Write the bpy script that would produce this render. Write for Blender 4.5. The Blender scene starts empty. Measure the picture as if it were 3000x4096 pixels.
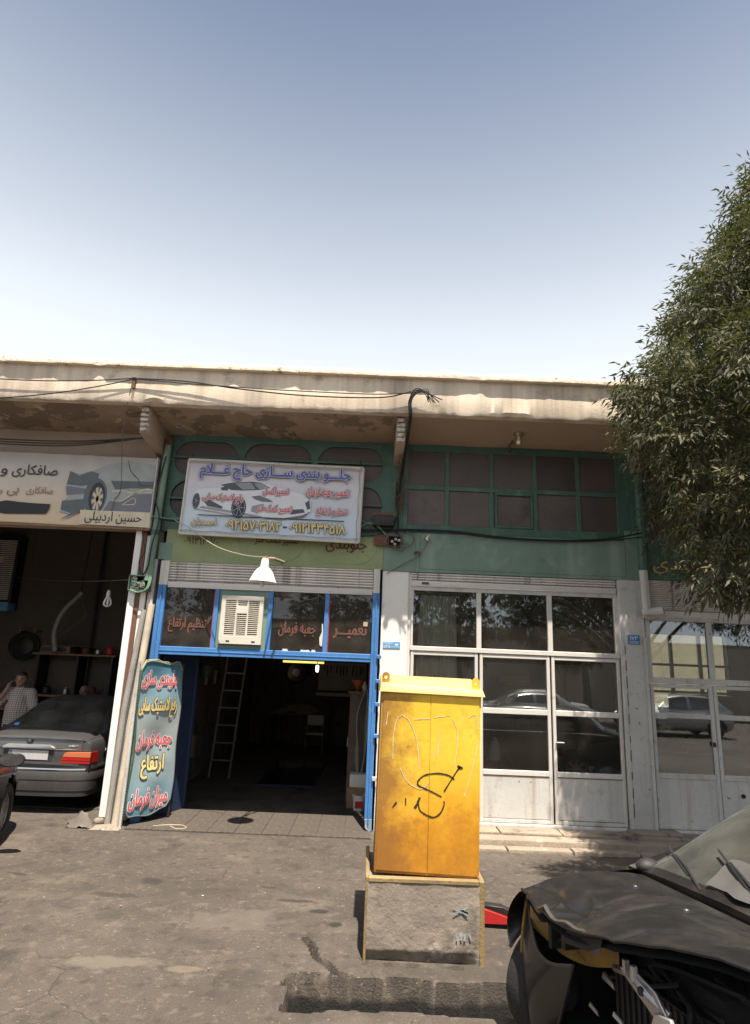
import bpy, bmesh, math, random
import numpy as np
from mathutils import Vector, Matrix
from mathutils.geometry import delaunay_2d_cdt
random.seed(7)
SC = bpy.context.scene
COL = SC.collection
R = math.radians
# ------------------------------------------------------------------ camera
cam = bpy.data.cameras.new('camera'); camo = bpy.data.objects.new('camera', cam); COL.objects.link(camo)
PITCH, ROLL = math.atan(607 / 2480), R(2.3)
_x = Vector((1, 0, 0)); _u = Vector((0, -math.sin(PITCH), math.cos(PITCH))); _f = Vector((0, math.cos(PITCH), math.sin(PITCH)))
_r = math.cos(ROLL) * _x + math.sin(ROLL) * _u; _up = -math.sin(ROLL) * _x + math.cos(ROLL) * _u
camo.matrix_world = Matrix(((_r.x, _up.x, -_f.x, 0), (_r.y, _up.y, -_f.y, 0), (_r.z, _up.z, -_f.z, 2.1), (0, 0, 0, 1)))
cam.sensor_fit = 'AUTO'; cam.sensor_width = 36; cam.lens = 620 / 1024 * 36; cam.clip_end = 500; cam.clip_start = .05
SC.camera = camo
# ------------------------------------------------------------------ sky and sun
TO_SUN = Vector((0.235, -1.14, 3.1)).normalized()
EL = math.asin(TO_SUN.z); AZ = math.atan2(TO_SUN.x, TO_SUN.y)
W = bpy.data.worlds.new('World'); SC.world = W; W.use_nodes = True
wn = W.node_tree; wn.nodes.clear()
sky = wn.nodes.new('ShaderNodeTexSky'); sky.sky_type = 'NISHITA'; sky.sun_disc = False
sky.sun_elevation = EL; sky.sun_rotation = AZ; sky.altitude = 300; sky.air_density = 0.9; sky.dust_density = 1.6; sky.ozone_density = 1.0
bg = wn.nodes.new('ShaderNodeBackground'); bg.inputs[1].default_value = 0.055
wo = wn.nodes.new('ShaderNodeOutputWorld')
# summer dust haze: the same pale veil all round, thick toward the horizon and thinning overhead
wtc = wn.nodes.new('ShaderNodeTexCoord'); wsp = wn.nodes.new('ShaderNodeSeparateXYZ'); wn.links.new(wtc.outputs['Generated'], wsp.inputs[0])
wcr = wn.nodes.new('ShaderNodeValToRGB'); wn.links.new(wsp.outputs[2], wcr.inputs[0]); wcr.color_ramp.interpolation = 'B_SPLINE'
for i_, (q_, v_) in enumerate(((.30, 1.0), (.44, 1.0), (.56, .60), (.70, .30), (.86, .0))):
    e_ = wcr.color_ramp.elements[i_] if i_ < 2 else wcr.color_ramp.elements.new(q_)
    e_.position = q_; e_.color = (v_, v_, v_, 1)
whz = wn.nodes.new('ShaderNodeMix'); whz.data_type = 'RGBA'; wn.links.new(wcr.outputs[0], whz.inputs[0]); wn.links.new(sky.outputs[0], whz.inputs[6]); whz.inputs[7].default_value = (7.3, 7.75, 8.2, 1)
wn.links.new(whz.outputs[2], bg.inputs[0]); wn.links.new(bg.outputs[0], wo.inputs[0])
sun = bpy.data.lights.new('sun', 'SUN'); sun.energy = 4.2; sun.angle = R(.53); sun.color = (1, .91, .78)
suno = bpy.data.objects.new('sun', sun); COL.objects.link(suno); suno.rotation_euler = TO_SUN.to_track_quat('Z', 'Y').to_euler()
suno.location = (3, -10, 30)
vs = SC.view_settings; vs.view_transform = 'Standard'; vs.look = 'None'; vs.exposure = 1.3; vs.gamma = 1; vs.use_curve_mapping = False
SC.cycles.max_bounces = 10; SC.cycles.transparent_max_bounces = 16; SC.cycles.use_denoising = True
# ------------------------------------------------------------------ materials
MATS = {}
def mat(name, col, rough=.7, metal=0, var=.12, vs=3., bump=.15, bs=45., spots=(), streak=None, spec=.5, emit=None, coat=0, hue=None):
    """weathered surface: col with broad tone variation, spots = [(colour, threshold, scale, softness)], streak = (colour, amount, scale)"""
    m = bpy.data.materials.new(name); m.use_nodes = True; nt = m.node_tree; N = nt.nodes; L = nt.links
    p = N['Principled BSDF']; p.inputs['Roughness'].default_value = rough; p.inputs['Metallic'].default_value = metal
    p.inputs['Specular IOR Level'].default_value = spec
    if coat: p.inputs['Coat Weight'].default_value = coat; p.inputs['Coat Roughness'].default_value = .08
    tc = N.new('ShaderNodeTexCoord')
    def noise(sc, det=5, ro=.6, st=None):
        n = N.new('ShaderNodeTexNoise'); n.inputs['Scale'].default_value = sc; n.inputs['Detail'].default_value = det; n.inputs['Roughness'].default_value = ro
        src = tc.outputs['Object']
        if st:
            mp = N.new('ShaderNodeMapping'); mp.inputs['Scale'].default_value = st; L.new(src, mp.inputs[0]); src = mp.outputs[0]
        L.new(src, n.inputs['Vector']); return n.outputs['Fac']
    def ramp(f, a, b):
        r = N.new('ShaderNodeMapRange'); r.inputs[1].default_value = a; r.inputs[2].default_value = b; L.new(f, r.inputs[0]); return r.outputs[0]
    def mix(f, a, b):
        x = N.new('ShaderNodeMix'); x.data_type = 'RGBA'
        if isinstance(f, float): x.inputs[0].default_value = f
        else: L.new(f, x.inputs[0])
        for i, c in ((6, a), (7, b)):
            if isinstance(c, (tuple, list)): x.inputs[i].default_value = (c[0], c[1], c[2], 1)
            else: L.new(c, x.inputs[i])
        return x.outputs[2]
    c2 = hue if hue else tuple(min(1, c * (1 + var)) for c in col); c1 = tuple(c * (1 - var) for c in col)
    c = mix(ramp(noise(vs), .32, .68), c1, c2)
    c = mix(ramp(noise(vs * 9, 3), .3, .7), c, mix(.5, c, c1))
    if streak:
        f = ramp(noise(streak[2], 4, .65, (1, 1, .06)), .62 - .25 * streak[1], .82); c = mix(f, c, streak[0])
    for (sc_, th, ss, soft) in spots:
        c = mix(ramp(noise(ss, 6, .65), th, th + soft), c, sc_)
    L.new(c, p.inputs['Base Color'])
    if bump:
        b = N.new('ShaderNodeBump'); b.inputs['Strength'].default_value = bump; b.inputs['Distance'].default_value = .02
        L.new(noise(bs, 6, .6), b.inputs['Height']); L.new(b.outputs[0], p.inputs['Normal'])
    rr = N.new('ShaderNodeMapRange'); rr.inputs[3].default_value = max(.02, rough * .8); rr.inputs[4].default_value = min(1, rough * 1.2)
    L.new(noise(vs * 4, 4), rr.inputs[0]); L.new(rr.outputs[0], p.inputs['Roughness'])
    if emit: p.inputs['Emission Color'].default_value = (*emit[:3], 1); p.inputs['Emission Strength'].default_value = emit[3]
    MATS[name] = m; return m
def glass(name, tint=(.9, .95, .93), dirt=.1, dcol=(.35, .32, .28), refl=1.0, dscale=3.):
    m = bpy.data.materials.new(name); m.use_nodes = True; nt = m.node_tree; N = nt.nodes; L = nt.links; N.clear()
    o = N.new('ShaderNodeOutputMaterial'); t = N.new('ShaderNodeBsdfTransparent'); t.inputs[0].default_value = (*tint, 1)
    g = N.new('ShaderNodeBsdfGlossy'); g.inputs['Roughness'].default_value = .015; g.inputs[0].default_value = (.95, .97, 1, 1)
    fr = N.new('ShaderNodeFresnel'); fr.inputs[0].default_value = 1.55
    mu = N.new('ShaderNodeMath'); mu.operation = 'MULTIPLY'; mu.inputs[1].default_value = 1.7 * refl; mu.use_clamp = True; L.new(fr.outputs[0], mu.inputs[0])
    mx = N.new('ShaderNodeMixShader'); L.new(mu.outputs[0], mx.inputs[0]); L.new(t.outputs[0], mx.inputs[1]); L.new(g.outputs[0], mx.inputs[2])
    d = N.new('ShaderNodeBsdfDiffuse'); d.inputs[0].default_value = (*dcol, 1)
    tc = N.new('ShaderNodeTexCoord'); n = N.new('ShaderNodeTexNoise'); n.inputs['Scale'].default_value = dscale; n.inputs['Detail'].default_value = 6; L.new(tc.outputs['Object'], n.inputs['Vector'])
    mr = N.new('ShaderNodeMapRange'); mr.inputs[1].default_value = .3; mr.inputs[2].default_value = .8; mr.inputs[3].default_value = dirt * .4; mr.inputs[4].default_value = dirt * 1.6; L.new(n.outputs['Fac'], mr.inputs[0])
    m2 = N.new('ShaderNodeMixShader'); L.new(mr.outputs[0], m2.inputs[0]); L.new(mx.outputs[0], m2.inputs[1]); L.new(d.outputs[0], m2.inputs[2])
    L.new(m2.outputs[0], o.inputs[0]); MATS[name] = m; return m
# ------------------------------------------------------------------ mesh helpers
class MB:
    def __init__(s): s.v = []; s.f = []
    def add(s, vs, fs):
        b = len(s.v); s.v += [tuple(v) for v in vs]; s.f += [tuple(i + b for i in f) for f in fs]; return s
    def box(s, x0, x1, y0, y1, z0, z1):
        return s.add([(x0, y0, z0), (x1, y0, z0), (x1, y1, z0), (x0, y1, z0), (x0, y0, z1), (x1, y0, z1), (x1, y1, z1), (x0, y1, z1)],
                     [(0, 3, 2, 1), (4, 5, 6, 7), (0, 1, 5, 4), (1, 2, 6, 5), (2, 3, 7, 6), (3, 0, 4, 7)])
    def hexa(s, p): return s.add(p, [(0, 3, 2, 1), (4, 5, 6, 7), (0, 1, 5, 4), (1, 2, 6, 5), (2, 3, 7, 6), (3, 0, 4, 7)])
    def prism(s, poly, y0, y1):                    # poly in (x, z), extruded along y
        n = len(poly); a = [(x, y0, z) for x, z in poly] + [(x, y1, z) for x, z in poly]
        return s.add(a, [tuple(range(n)), tuple(range(2 * n - 1, n - 1, -1))] + [(i, i + n, (i + 1) % n + n, (i + 1) % n) for i in range(n)])
    def prism_z(s, poly, z0, z1):
        n = len(poly); a = [(x, y, z0) for x, y in poly] + [(x, y, z1) for x, y in poly]
        return s.add(a, [tuple(range(n - 1, -1, -1)), tuple(range(n, 2 * n))] + [(i, (i + 1) % n, (i + 1) % n + n, i + n) for i in range(n)])
    def prism_x(s, poly, x0, x1):                  # poly in (y, z)
        n = len(poly); a = [(x0, y, z) for y, z in poly] + [(x1, y, z) for y, z in poly]
        return s.add(a, [tuple(range(n - 1, -1, -1)), tuple(range(n, 2 * n))] + [(i, (i + 1) % n, (i + 1) % n + n, i + n) for i in range(n)])
    def tube(s, pts, r, n=8, closed=False):
        P = [Vector(p) for p in pts]; m = len(P); rs = [float(q) for q in r] if isinstance(r, (list, tuple)) else [float(r)] * m
        ring = []; up = None
        for i in range(m):
            if closed: t = (P[(i + 1) % m] - P[i - 1])
            else: t = P[min(i + 1, m - 1)] - P[max(i - 1, 0)]
            if t.length < 1e-9: t = Vector((0, 0, 1))
            t.normalize()
            if up is None: up = t.orthogonal()
            a = up - t * up.dot(t)
            if a.length < 1e-6: a = t.orthogonal()
            a.normalize(); up = a; b = t.cross(a)
            ring.append([P[i] + rs[i] * (math.cos(2 * math.pi * k / n) * a + math.sin(2 * math.pi * k / n) * b) for k in range(n)])
        vs = [v for q in ring for v in q]; fs = []
        for i in range(m if closed else m - 1):
            j = (i + 1) % m
            for k in range(n): fs.append((i * n + k, i * n + (k + 1) % n, j * n + (k + 1) % n, j * n + k))
        if not closed: fs += [tuple(range(n - 1, -1, -1)), tuple((m - 1) * n + k for k in range(n))]
        return s.add(vs, fs)
    def lathe(s, prof, c=(0, 0, 0), n=20, axis='z'):
        vs = []; m = len(prof)
        for r, h in prof:
            for k in range(n):
                a = 2 * math.pi * k / n; p = (r * math.cos(a), r * math.sin(a), h)
                if axis == 'y': p = (p[0], h, p[1])
                if axis == 'x': p = (h, p[0], p[1])
                vs.append((p[0] + c[0], p[1] + c[1], p[2] + c[2]))
        return s.add(vs, [(i * n + k, i * n + (k + 1) % n, (i + 1) * n + (k + 1) % n, (i + 1) * n + k) for i in range(m - 1) for k in range(n)])
    def ball(s, c, r, n=10, m=7):
        rx, ry, rz = r if isinstance(r, (tuple, list)) else (r, r, r); vs = []; fs = []
        for i in range(m + 1):
            t = math.pi * i / m
            for k in range(n): vs.append((c[0] + rx * math.sin(t) * math.cos(2 * math.pi * k / n), c[1] + ry * math.sin(t) * math.sin(2 * math.pi * k / n), c[2] + rz * math.cos(t)))
        for i in range(m):
            for k in range(n): fs.append((i * n + k, (i + 1) * n + k, (i + 1) * n + (k + 1) % n, i * n + (k + 1) % n))
        return s.add(vs, fs)
    def sheet(s, fn, nu, nv):                      # fn(u,v) on [0,1]^2
        vs = [fn(i / nu, j / nv) for i in range(nu + 1) for j in range(nv + 1)]
        return s.add(vs, [(i * (nv + 1) + j, (i + 1) * (nv + 1) + j, (i + 1) * (nv + 1) + j + 1, i * (nv + 1) + j + 1) for i in range(nu) for j in range(nv)])
    def xf(s, M):
        s.v = [tuple(M @ Vector(v)) for v in s.v]; return s
    def build(s, name, m, parent=None, bev=0, smooth=35, loc=None, thick=0):
        me = bpy.data.meshes.new(name); off = WPOS.get(parent.name, Vector((0, 0, 0))) if parent is not None else Vector((0, 0, 0))
        me.from_pydata([tuple(Vector(v) - off) for v in s.v], [], s.f)
        b = bmesh.new(); b.from_mesh(me); bmesh.ops.remove_doubles(b, verts=b.verts, dist=1e-5) if smooth else None
        bmesh.ops.recalc_face_normals(b, faces=b.faces)
        if bev:
            es = [e for e in b.edges if len(e.link_faces) == 2 and e.calc_face_angle(0) > .6]
            bmesh.ops.bevel(b, geom=es, offset=bev, segments=2 if bev > .006 else 1, affect='EDGES', profile=.5, clamp_overlap=True)
        b.to_mesh(me); b.free()
        if smooth: me.shade_smooth(); me.set_sharp_from_angle(angle=R(smooth))
        me.materials.append(MATS[m] if isinstance(m, str) else m)
        return link(name, me, parent, loc)
WPOS = {}
def link(name, me, parent=None, loc=None):
    o = bpy.data.objects.new(name, me); COL.objects.link(o)
    if parent is not None: o.parent = parent; WPOS[o.name] = WPOS.get(parent.name, Vector((0, 0, 0)))
    else: WPOS[o.name] = Vector((0, 0, 0))
    if loc is not None: o.location = loc; WPOS[o.name] = WPOS[o.name] + Vector(loc)
    return o
def thing(name, label, cat, loc=(0, 0, 0), rz=0, group=None, local=False):
    """an Empty at the thing's base; children given in world coordinates unless local"""
    o = bpy.data.objects.new(name, None); COL.objects.link(o); o.location = loc; o.rotation_euler = (0, 0, rz); o.empty_display_size = .1
    o['label'] = label; o['category'] = cat
    if group: o['group'] = group
    WPOS[o.name] = Vector((0, 0, 0)) if local else Vector(loc)
    return o
def tag(o, label, cat, group=None):
    o['label'] = label; o['category'] = cat
    if group: o['group'] = group
    return o
def struct(o): o['kind'] = 'structure'; return o
def B(name, x0, x1, y0, y1, z0, z1, m, parent=None, bev=.004): return MB().box(x0, x1, y0, y1, z0, z1).build(name, m, parent, bev)
def cat_rom(pts, n=8):
    P = [Vector(p) for p in pts]; P = [P[0] * 2 - P[1]] + P + [P[-1] * 2 - P[-2]]; out = []
    for i in range(1, len(P) - 2):
        for k in range(n):
            t = k / n; a, b, c, d = P[i - 1:i + 3]
            out.append(.5 * ((2 * b) + (c - a) * t + (2 * a - 5 * b + 4 * c - d) * t * t + (3 * b - a - 3 * c + d) * t ** 3))
    out.append(P[-2]); return out
def sag(a, b, d, n=10):
    a = Vector(a); b = Vector(b); return [a.lerp(b, i / n) - Vector((0, 0, d * 4 * (i / n) * (1 - i / n))) for i in range(n + 1)]
_rn = np.random.RandomState(3)
_perm = _rn.rand(256, 256)
def vnoise(x, y):                                   # smooth value noise
    x = np.asarray(x, float); y = np.asarray(y, float); xi = np.floor(x).astype(int); yi = np.floor(y).astype(int); fx = x - xi; fy = y - yi
    fx = fx * fx * (3 - 2 * fx); fy = fy * fy * (3 - 2 * fy); g = lambda a, b: _perm[a % 256, b % 256]
    return (g(xi, yi) * (1 - fx) + g(xi + 1, yi) * fx) * (1 - fy) + (g(xi, yi + 1) * (1 - fx) + g(xi + 1, yi + 1) * fx) * fy - .5
def fbm(x, y, o=4): return sum(vnoise(x * 2 ** i + 17 * i, y * 2 ** i + 31 * i) / 2 ** i for i in range(o))
# ------------------------------------------------------------------ Persian lettering
_AR = {'ا': 0xFE8D, 'ب': 0xFE8F, 'ت': 0xFE95, 'ج': 0xFE9D, 'ح': 0xFEA1, 'د': 0xFEA9, 'ر': 0xFEAD, 'ز': 0xFEAF, 'س': 0xFEB1, 'ص': 0xFEB9, 'ظ': 0xFEC5, 'ع': 0xFEC9, 'غ': 0xFECD,
       'ف': 0xFED1, 'ق': 0xFED5, 'ل': 0xFEDD, 'م': 0xFEE1, 'ن': 0xFEE5, 'ه': 0xFEE9, 'و': 0xFEED, 'ی': 0xFBFC, 'ک': 0xFB8E, 'گ': 0xFB92}
_RIGHT = set('ادرزو')
def shape(s):
    s = s.replace('لا', '\x01'); out = []; n = len(s)
    J = lambda c: c in _AR or c in '\x01ـ'
    for i, c in enumerate(s):
        if not J(c): out.append(c); continue
        prev = i > 0 and J(s[i - 1]) and s[i - 1] not in _RIGHT and s[i - 1] != '\x01'
        nxt = i < n - 1 and J(s[i + 1]) and c not in _RIGHT and c != '\x01'
        if c == 'ـ': out.append(c); continue
        if c == '\x01': out.append(chr(0xFEFB + (1 if prev else 0))); continue
        b = _AR[c]
        if c in _RIGHT: out.append(chr(b + (1 if prev else 0))); continue
        k = 3 if prev and nxt else 1 if prev else 2 if nxt else 0
        out.append(chr(b + k))
    r = ''.join(reversed(out)); res = ''; num = ''
    for c in r:                                     # digits keep their left-to-right order
        if '\u06f0' <= c <= '\u06f9': num = c + num
        else: res += num + c; num = ''
    return res + num
_TM = {}
def text_mesh(s):
    """glyph outlines triangulated with a non-zero winding rule (the curve filler drops overlapping contours)"""
    if s in _TM: return _TM[s]
    c = bpy.data.curves.new('lettering', 'FONT'); c.body = shape(s) if any('\u0600' < q for q in s) else s; c.size = 1; c.resolution_u = 2; c.fill_mode = 'NONE'
    o = bpy.data.objects.new('lettering', c); COL.objects.link(o); bpy.context.view_layer.update()
    me = o.to_mesh(); P = np.array([(q.co.x, q.co.y) for q in me.vertices]); E = set(tuple(sorted(e.vertices)) for e in me.edges); o.to_mesh_clear()
    bpy.data.objects.remove(o); bpy.data.curves.remove(c)
    loops = []; st = 0
    for i in range(len(P)):
        if (i, i + 1) not in E: loops.append(list(range(st, i + 1))); st = i + 1
    ed = [(l[k], l[(k + 1) % len(l)]) for l in loops for k in range(len(l)) if len(l) > 2]
    V, _, Fc, _, _, _ = delaunay_2d_cdt([Vector(p) for p in P], ed, [], 0, 1e-6)
    V = [(v.x, v.y, 0) for v in V]; Q = np.array(V)[:, :2]; C = np.array([Q[list(f)].mean(0) for f in Fc])
    A = P[[e[0] for e in ed]]; D = P[[e[1] for e in ed]]
    up = (A[None, :, 1] <= C[:, None, 1]) & (D[None, :, 1] > C[:, None, 1]); dn = (A[None, :, 1] > C[:, None, 1]) & (D[None, :, 1] <= C[:, None, 1])
    cr = (D[None, :, 0] - A[None, :, 0]) * (C[:, None, 1] - A[None, :, 1]) - (C[:, None, 0] - A[None, :, 0]) * (D[None, :, 1] - A[None, :, 1])
    wn_ = (up & (cr > 0)).sum(1) - (dn & (cr < 0)).sum(1)
    f = [tuple(fc) for fc, w in zip(Fc, wn_) if w != 0]; _TM[s] = (V, f); return V, f
def text(parent, s, box, plane, m, bold=.012, outline=(), name='lettering', label=None):
    """flat lettering fitted into box=(u0,u1,v0,v1); plane(u,v,d) maps to 3D, d = distance in front of the face; bold and outline thicken the stroke"""
    v, f = text_mesh(s); u0, u1, v0, v1 = box
    xs = [q[0] for q in v]; ys = [q[1] for q in v]; ax, bx, ay, by = min(xs), max(xs), min(ys), max(ys); kx = (u1 - u0) / (bx - ax); ky = (v1 - v0) / (by - ay); ks = (kx * ky) ** .5
    k = .0016 * len(outline)
    def layer(nm, b, d, mm):
        mb = MB(); b = max(0, b); n = 1 if b < .004 else (6 if b < .03 else 10)
        for i in range(n):
            a = 2 * math.pi * i / n + .4; du, dv = (0, 0) if n == 1 else (b * ks * math.cos(a), b * ks * math.sin(a))
            mb.add([plane(u0 + (q[0] - ax) * kx + du, v0 + (q[1] - ay) * ky + dv, d + i * .00008) for q in v], f)
        return mb.build(nm, mm, parent, smooth=0)
    for i, (bo, om) in enumerate(outline): layer('lettering_outline', bo, .004 + k - .0016 * (i + 1), om)
    return layer(name, bold, .004 + k, m)
def flat(y, dx=0): return lambda u, v, d: (u + dx, y - d, v)
def ribbon(pts, w, plane, d=.004):                  # flat painted stroke through (u,v) points
    P = cat_rom([(p[0], p[1], 0) for p in pts], 6); mb = MB(); vs = []
    for i, p in enumerate(P):
        t = (P[min(i + 1, len(P) - 1)] - P[max(i - 1, 0)]); t.normalize(); n = Vector((-t.y, t.x, 0)); ww = w * (.75 + .5 * random.random())
        vs += [plane(p.x + n.x * ww / 2, p.y + n.y * ww / 2, d), plane(p.x - n.x * ww / 2, p.y - n.y * ww / 2, d)]
    return mb.add(vs, [(2 * i, 2 * i + 1, 2 * i + 3, 2 * i + 2) for i in range(len(P) - 1)])
def poly(pts, plane, d=.003): return MB().add([plane(u, v, d) for u, v in pts], [tuple(range(len(pts)))])
# ------------------------------------------------------------------ palette
mat('plaster', (.76, .64, .50), .92, var=.12, vs=1.6, bump=.22, bs=38, streak=((.22, .17, .13), .75, 2.6), spots=[((.42, .34, .26), .60, 2.6, .10), ((.13, .10, .08), .70, 7, .05), ((.62, .58, .52), .66, 5, .04)])
mat('plaster_cap', (.78, .67, .54), .92, var=.15, bump=.6, bs=24, spots=[((.22, .17, .13), .60, 6, .08), ((.08, .065, .05), .70, 12, .06)])
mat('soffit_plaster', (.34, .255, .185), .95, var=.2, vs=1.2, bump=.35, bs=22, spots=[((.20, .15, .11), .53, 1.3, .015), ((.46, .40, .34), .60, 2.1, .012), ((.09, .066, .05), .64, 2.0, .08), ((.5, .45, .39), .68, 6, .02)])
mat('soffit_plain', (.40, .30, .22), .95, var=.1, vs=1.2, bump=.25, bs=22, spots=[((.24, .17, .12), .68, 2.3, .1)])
mat('broken_brick', (.62, .55, .47), .95, var=.3, vs=18, bump=.8, bs=30, spots=[((.16, .10, .07), .56, 16, .06)])
mat('tan_wall', (.40, .31, .24), .93, var=.12, vs=1.2, bump=.3, bs=20, spots=[((.20, .15, .11), .66, 1.5, .14)])
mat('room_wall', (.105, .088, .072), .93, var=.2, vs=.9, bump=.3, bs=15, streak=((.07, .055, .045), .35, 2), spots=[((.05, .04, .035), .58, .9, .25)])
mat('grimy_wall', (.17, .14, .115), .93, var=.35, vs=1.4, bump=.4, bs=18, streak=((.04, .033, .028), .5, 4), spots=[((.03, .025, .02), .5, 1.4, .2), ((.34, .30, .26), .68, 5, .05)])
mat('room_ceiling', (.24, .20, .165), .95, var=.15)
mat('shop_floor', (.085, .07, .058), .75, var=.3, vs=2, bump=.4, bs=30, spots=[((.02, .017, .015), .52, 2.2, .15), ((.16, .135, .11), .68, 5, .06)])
mat('threshold_tile', (.10, .081, .064), .85, var=.2, vs=5, bump=.3, spots=[((.06, .05, .04), .58, 5, .1)])
mat('step_concrete', (.29, .235, .18), .92, var=.22, vs=2.2, bump=.6, bs=26, spots=[((.13, .105, .085), .55, 2.4, .07), ((.5, .42, .34), .66, 4, .05)])
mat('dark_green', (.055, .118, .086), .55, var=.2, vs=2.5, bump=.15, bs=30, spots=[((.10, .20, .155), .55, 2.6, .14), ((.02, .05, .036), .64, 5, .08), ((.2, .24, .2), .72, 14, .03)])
mat('green_panel', (.17, .255, .205), .6, var=.14, vs=1.3, bump=.12, bs=20, streak=((.30, .38, .33), .3, 2.2), spots=[((.29, .37, .31), .54, 1.6, .2), ((.10, .18, .135), .62, 3.5, .12), ((.36, .40, .36), .68, 9, .05)])
mat('light_green', (.27, .31, .15), .65, var=.15, vs=2, bump=.1, spots=[((.34, .36, .22), .62, 4, .1), ((.07, .12, .05), .7, 9, .05)])
mat('brown_pane', (.084, .064, .055), .5, var=.22, vs=1.8, bump=.05, spots=[((.035, .027, .024), .6, 3, .1), ((.10, .08, .07), .72, 8, .1)])
mat('brown_pane_pale', (.115, .092, .082), .55, var=.25, vs=2.2, bump=.05, spots=[((.06, .046, .04), .55, 2, .15)])
mat('brown_pane_deep', (.062, .046, .039), .45, var=.25, vs=1.5, bump=.05, spots=[((.11, .09, .08), .66, 4, .1)])
mat('dark_pane', (.02, .016, .014), .4, var=.2, bump=.05)
mat('white_wall', (.80, .77, .72), .8, var=.05, vs=2, bump=.15, bs=30, spots=[((.55, .50, .44), .66, 3, .12), ((.2, .17, .14), .77, 16, .03)])
mat('white_paint', (.62, .59, .545), .5, var=.08, vs=2.5, bump=.1, bs=40, spots=[((.45, .40, .34), .63, 5, .08), ((.13, .075, .04), .715, 13, .04)])
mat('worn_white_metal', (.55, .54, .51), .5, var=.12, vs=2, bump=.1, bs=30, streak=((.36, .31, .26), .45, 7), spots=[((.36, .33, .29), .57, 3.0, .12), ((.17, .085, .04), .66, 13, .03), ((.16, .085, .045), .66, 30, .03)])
mat('shutter_metal', (.74, .70, .64), .5, .05, var=.18, vs=3, bump=.1, streak=((.12, .09, .07), .3, 9), spots=[((.07, .055, .045), .64, 7, .05), ((.2, .11, .06), .71, 16, .03)])
mat('blue_paint', (.062, .20, .47), .45, var=.14, vs=3, bump=.1, bs=30, spots=[((.10, .25, .52), .64, 6, .08), ((.34, .36, .38), .745, 22, .02), ((.05, .05, .06), .73, 13, .04)])
mat('blue_grey_worn', (.22, .33, .47), .6, var=.25, vs=5, bump=.2, spots=[((.40, .40, .38), .55, 6, .06), ((.14, .10, .07), .68, 10, .05)])
mat('brown_strip', (.16, .075, .05), .6, var=.15)
mat('grey_pipe', (.30, .285, .26), .55, var=.18, vs=4, bump=.15, spots=[((.18, .16, .14), .6, 6, .1), ((.55, .52, .48), .7, 9, .04)])
mat('cream_pipe', (.52, .44, .34), .6, var=.15, vs=4, bump=.12, spots=[((.36, .28, .2), .62, 5, .1)])
mat('black_rubber', (.018, .017, .017), .75, var=.2, bump=.2)
mat('cable_black', (.014, .013, .013), .6, var=.1, bump=0)
mat('cable_grey', (.13, .115, .10), .6, var=.1, bump=0)
mat('cable_green', (.14, .24, .14), .55, var=.1, bump=0)
mat('cable_cream', (.42, .34, .24), .6, var=.1, bump=0)
mat('rust', (.16, .08, .045), .85, var=.35, vs=9, bump=.4, spots=[((.08, .035, .02), .55, 12, .1)])
mat('dark_metal', (.04, .036, .034), .5, .5, var=.2)
mat('steel', (.45, .43, .41), .35, .9, var=.15, vs=6, bump=.1)
mat('aluminium', (.55, .53, .50), .4, .8, var=.15)
mat('brass', (.55, .45, .33), .35, .8, var=.2)
mat('red_paint', (.42, .02, .018), .45, var=.15, bump=.05)
mat('orange_plastic', (.55, .12, .03), .5, var=.15)
mat('white_plastic', (.62, .60, .56), .45, var=.08)
mat('cardboard', (.20, .135, .08), .9, var=.15, vs=4)
mat('wood', (.24, .15, .085), .8, var=.25, vs=3, bump=.2)
mat('cloth_grey', (.26, .235, .205), .95, var=.12, vs=4, bump=.3, bs=80)
mat('paper', (.6, .57, .52), .9, var=.08)
mat('blackish', (.012, .011, .011), .8, var=.2)
glass('window_glass', (.82, .85, .83), .06, (.30, .27, .23), 1.7, 2.2)
glass('dusty_glass', (.55, .53, .48), .16, (.22, .19, .16), .8, 3.)
glass('car_glass', (.50, .56, .53), .14, (.36, .36, .32), 1.6, 3.)
# ------------------------------------------------------------------ ground
def axis(segs):
    out = []
    for a, b, s in segs: out += list(np.arange(a, b - 1e-6, s))
    return np.array(out + [segs[-1][1]])
gx = axis([(-80, -20, 20), (-20, -8, 3), (-8, -3.95, .13), (-3.95, -1.85, .1), (-1.85, -1.84, .01), (-1.84, -.86, .07), (-.86, -.85, .01), (-.85, 1.5, .018), (1.5, 5, .12), (5, 8, .5), (8, 20, 4), (20, 80, 20)])
gy = axis([(-60, -12, 12), (-12, 2, 1.4), (2, 4.15, .14), (4.15, 5.6, .018), (5.6, 9.0, .07), (9., 11.45, .35), (11.45, 11.46, .01), (11.46, 14.2, .4), (14.2, 14.21, .01), (14.21, 20, 1.2), (20, 80, 20)])
X, Y = np.meshgrid(gx, gy, indexing='ij')
sm = lambda t: np.clip(t, 0, 1) ** 2 * (3 - 2 * np.clip(t, 0, 1))
fade = sm((8.3 - Y) / .6) * sm((Y - 1.5) / 1)
Z = (fbm(X * .8, Y * .8, 3) * .035 + fbm(X * 4, Y * 4, 3) * .008) * fade
Z += .02 * sm((fbm(X * 1.1 + 3, Y * 1.6 + 9, 3) - .05) / .03) * fade * .6           # patched layers of asphalt with low edges
wob = fbm(X * 3.1, Y * 3.1, 4) * .10
chan = sm((X + .47 + wob * 1.1 + .8 * np.abs(Y - 4.66) ** 2) / .05) * sm((4.885 + wob * .45 - Y) / .03) * sm((Y - 4.43 + wob * .7) / .04) * sm((2.6 - X) / .2)
Z -= chan * (.40 + .02 * fbm(X * 3, Y * 3, 2))
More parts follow.
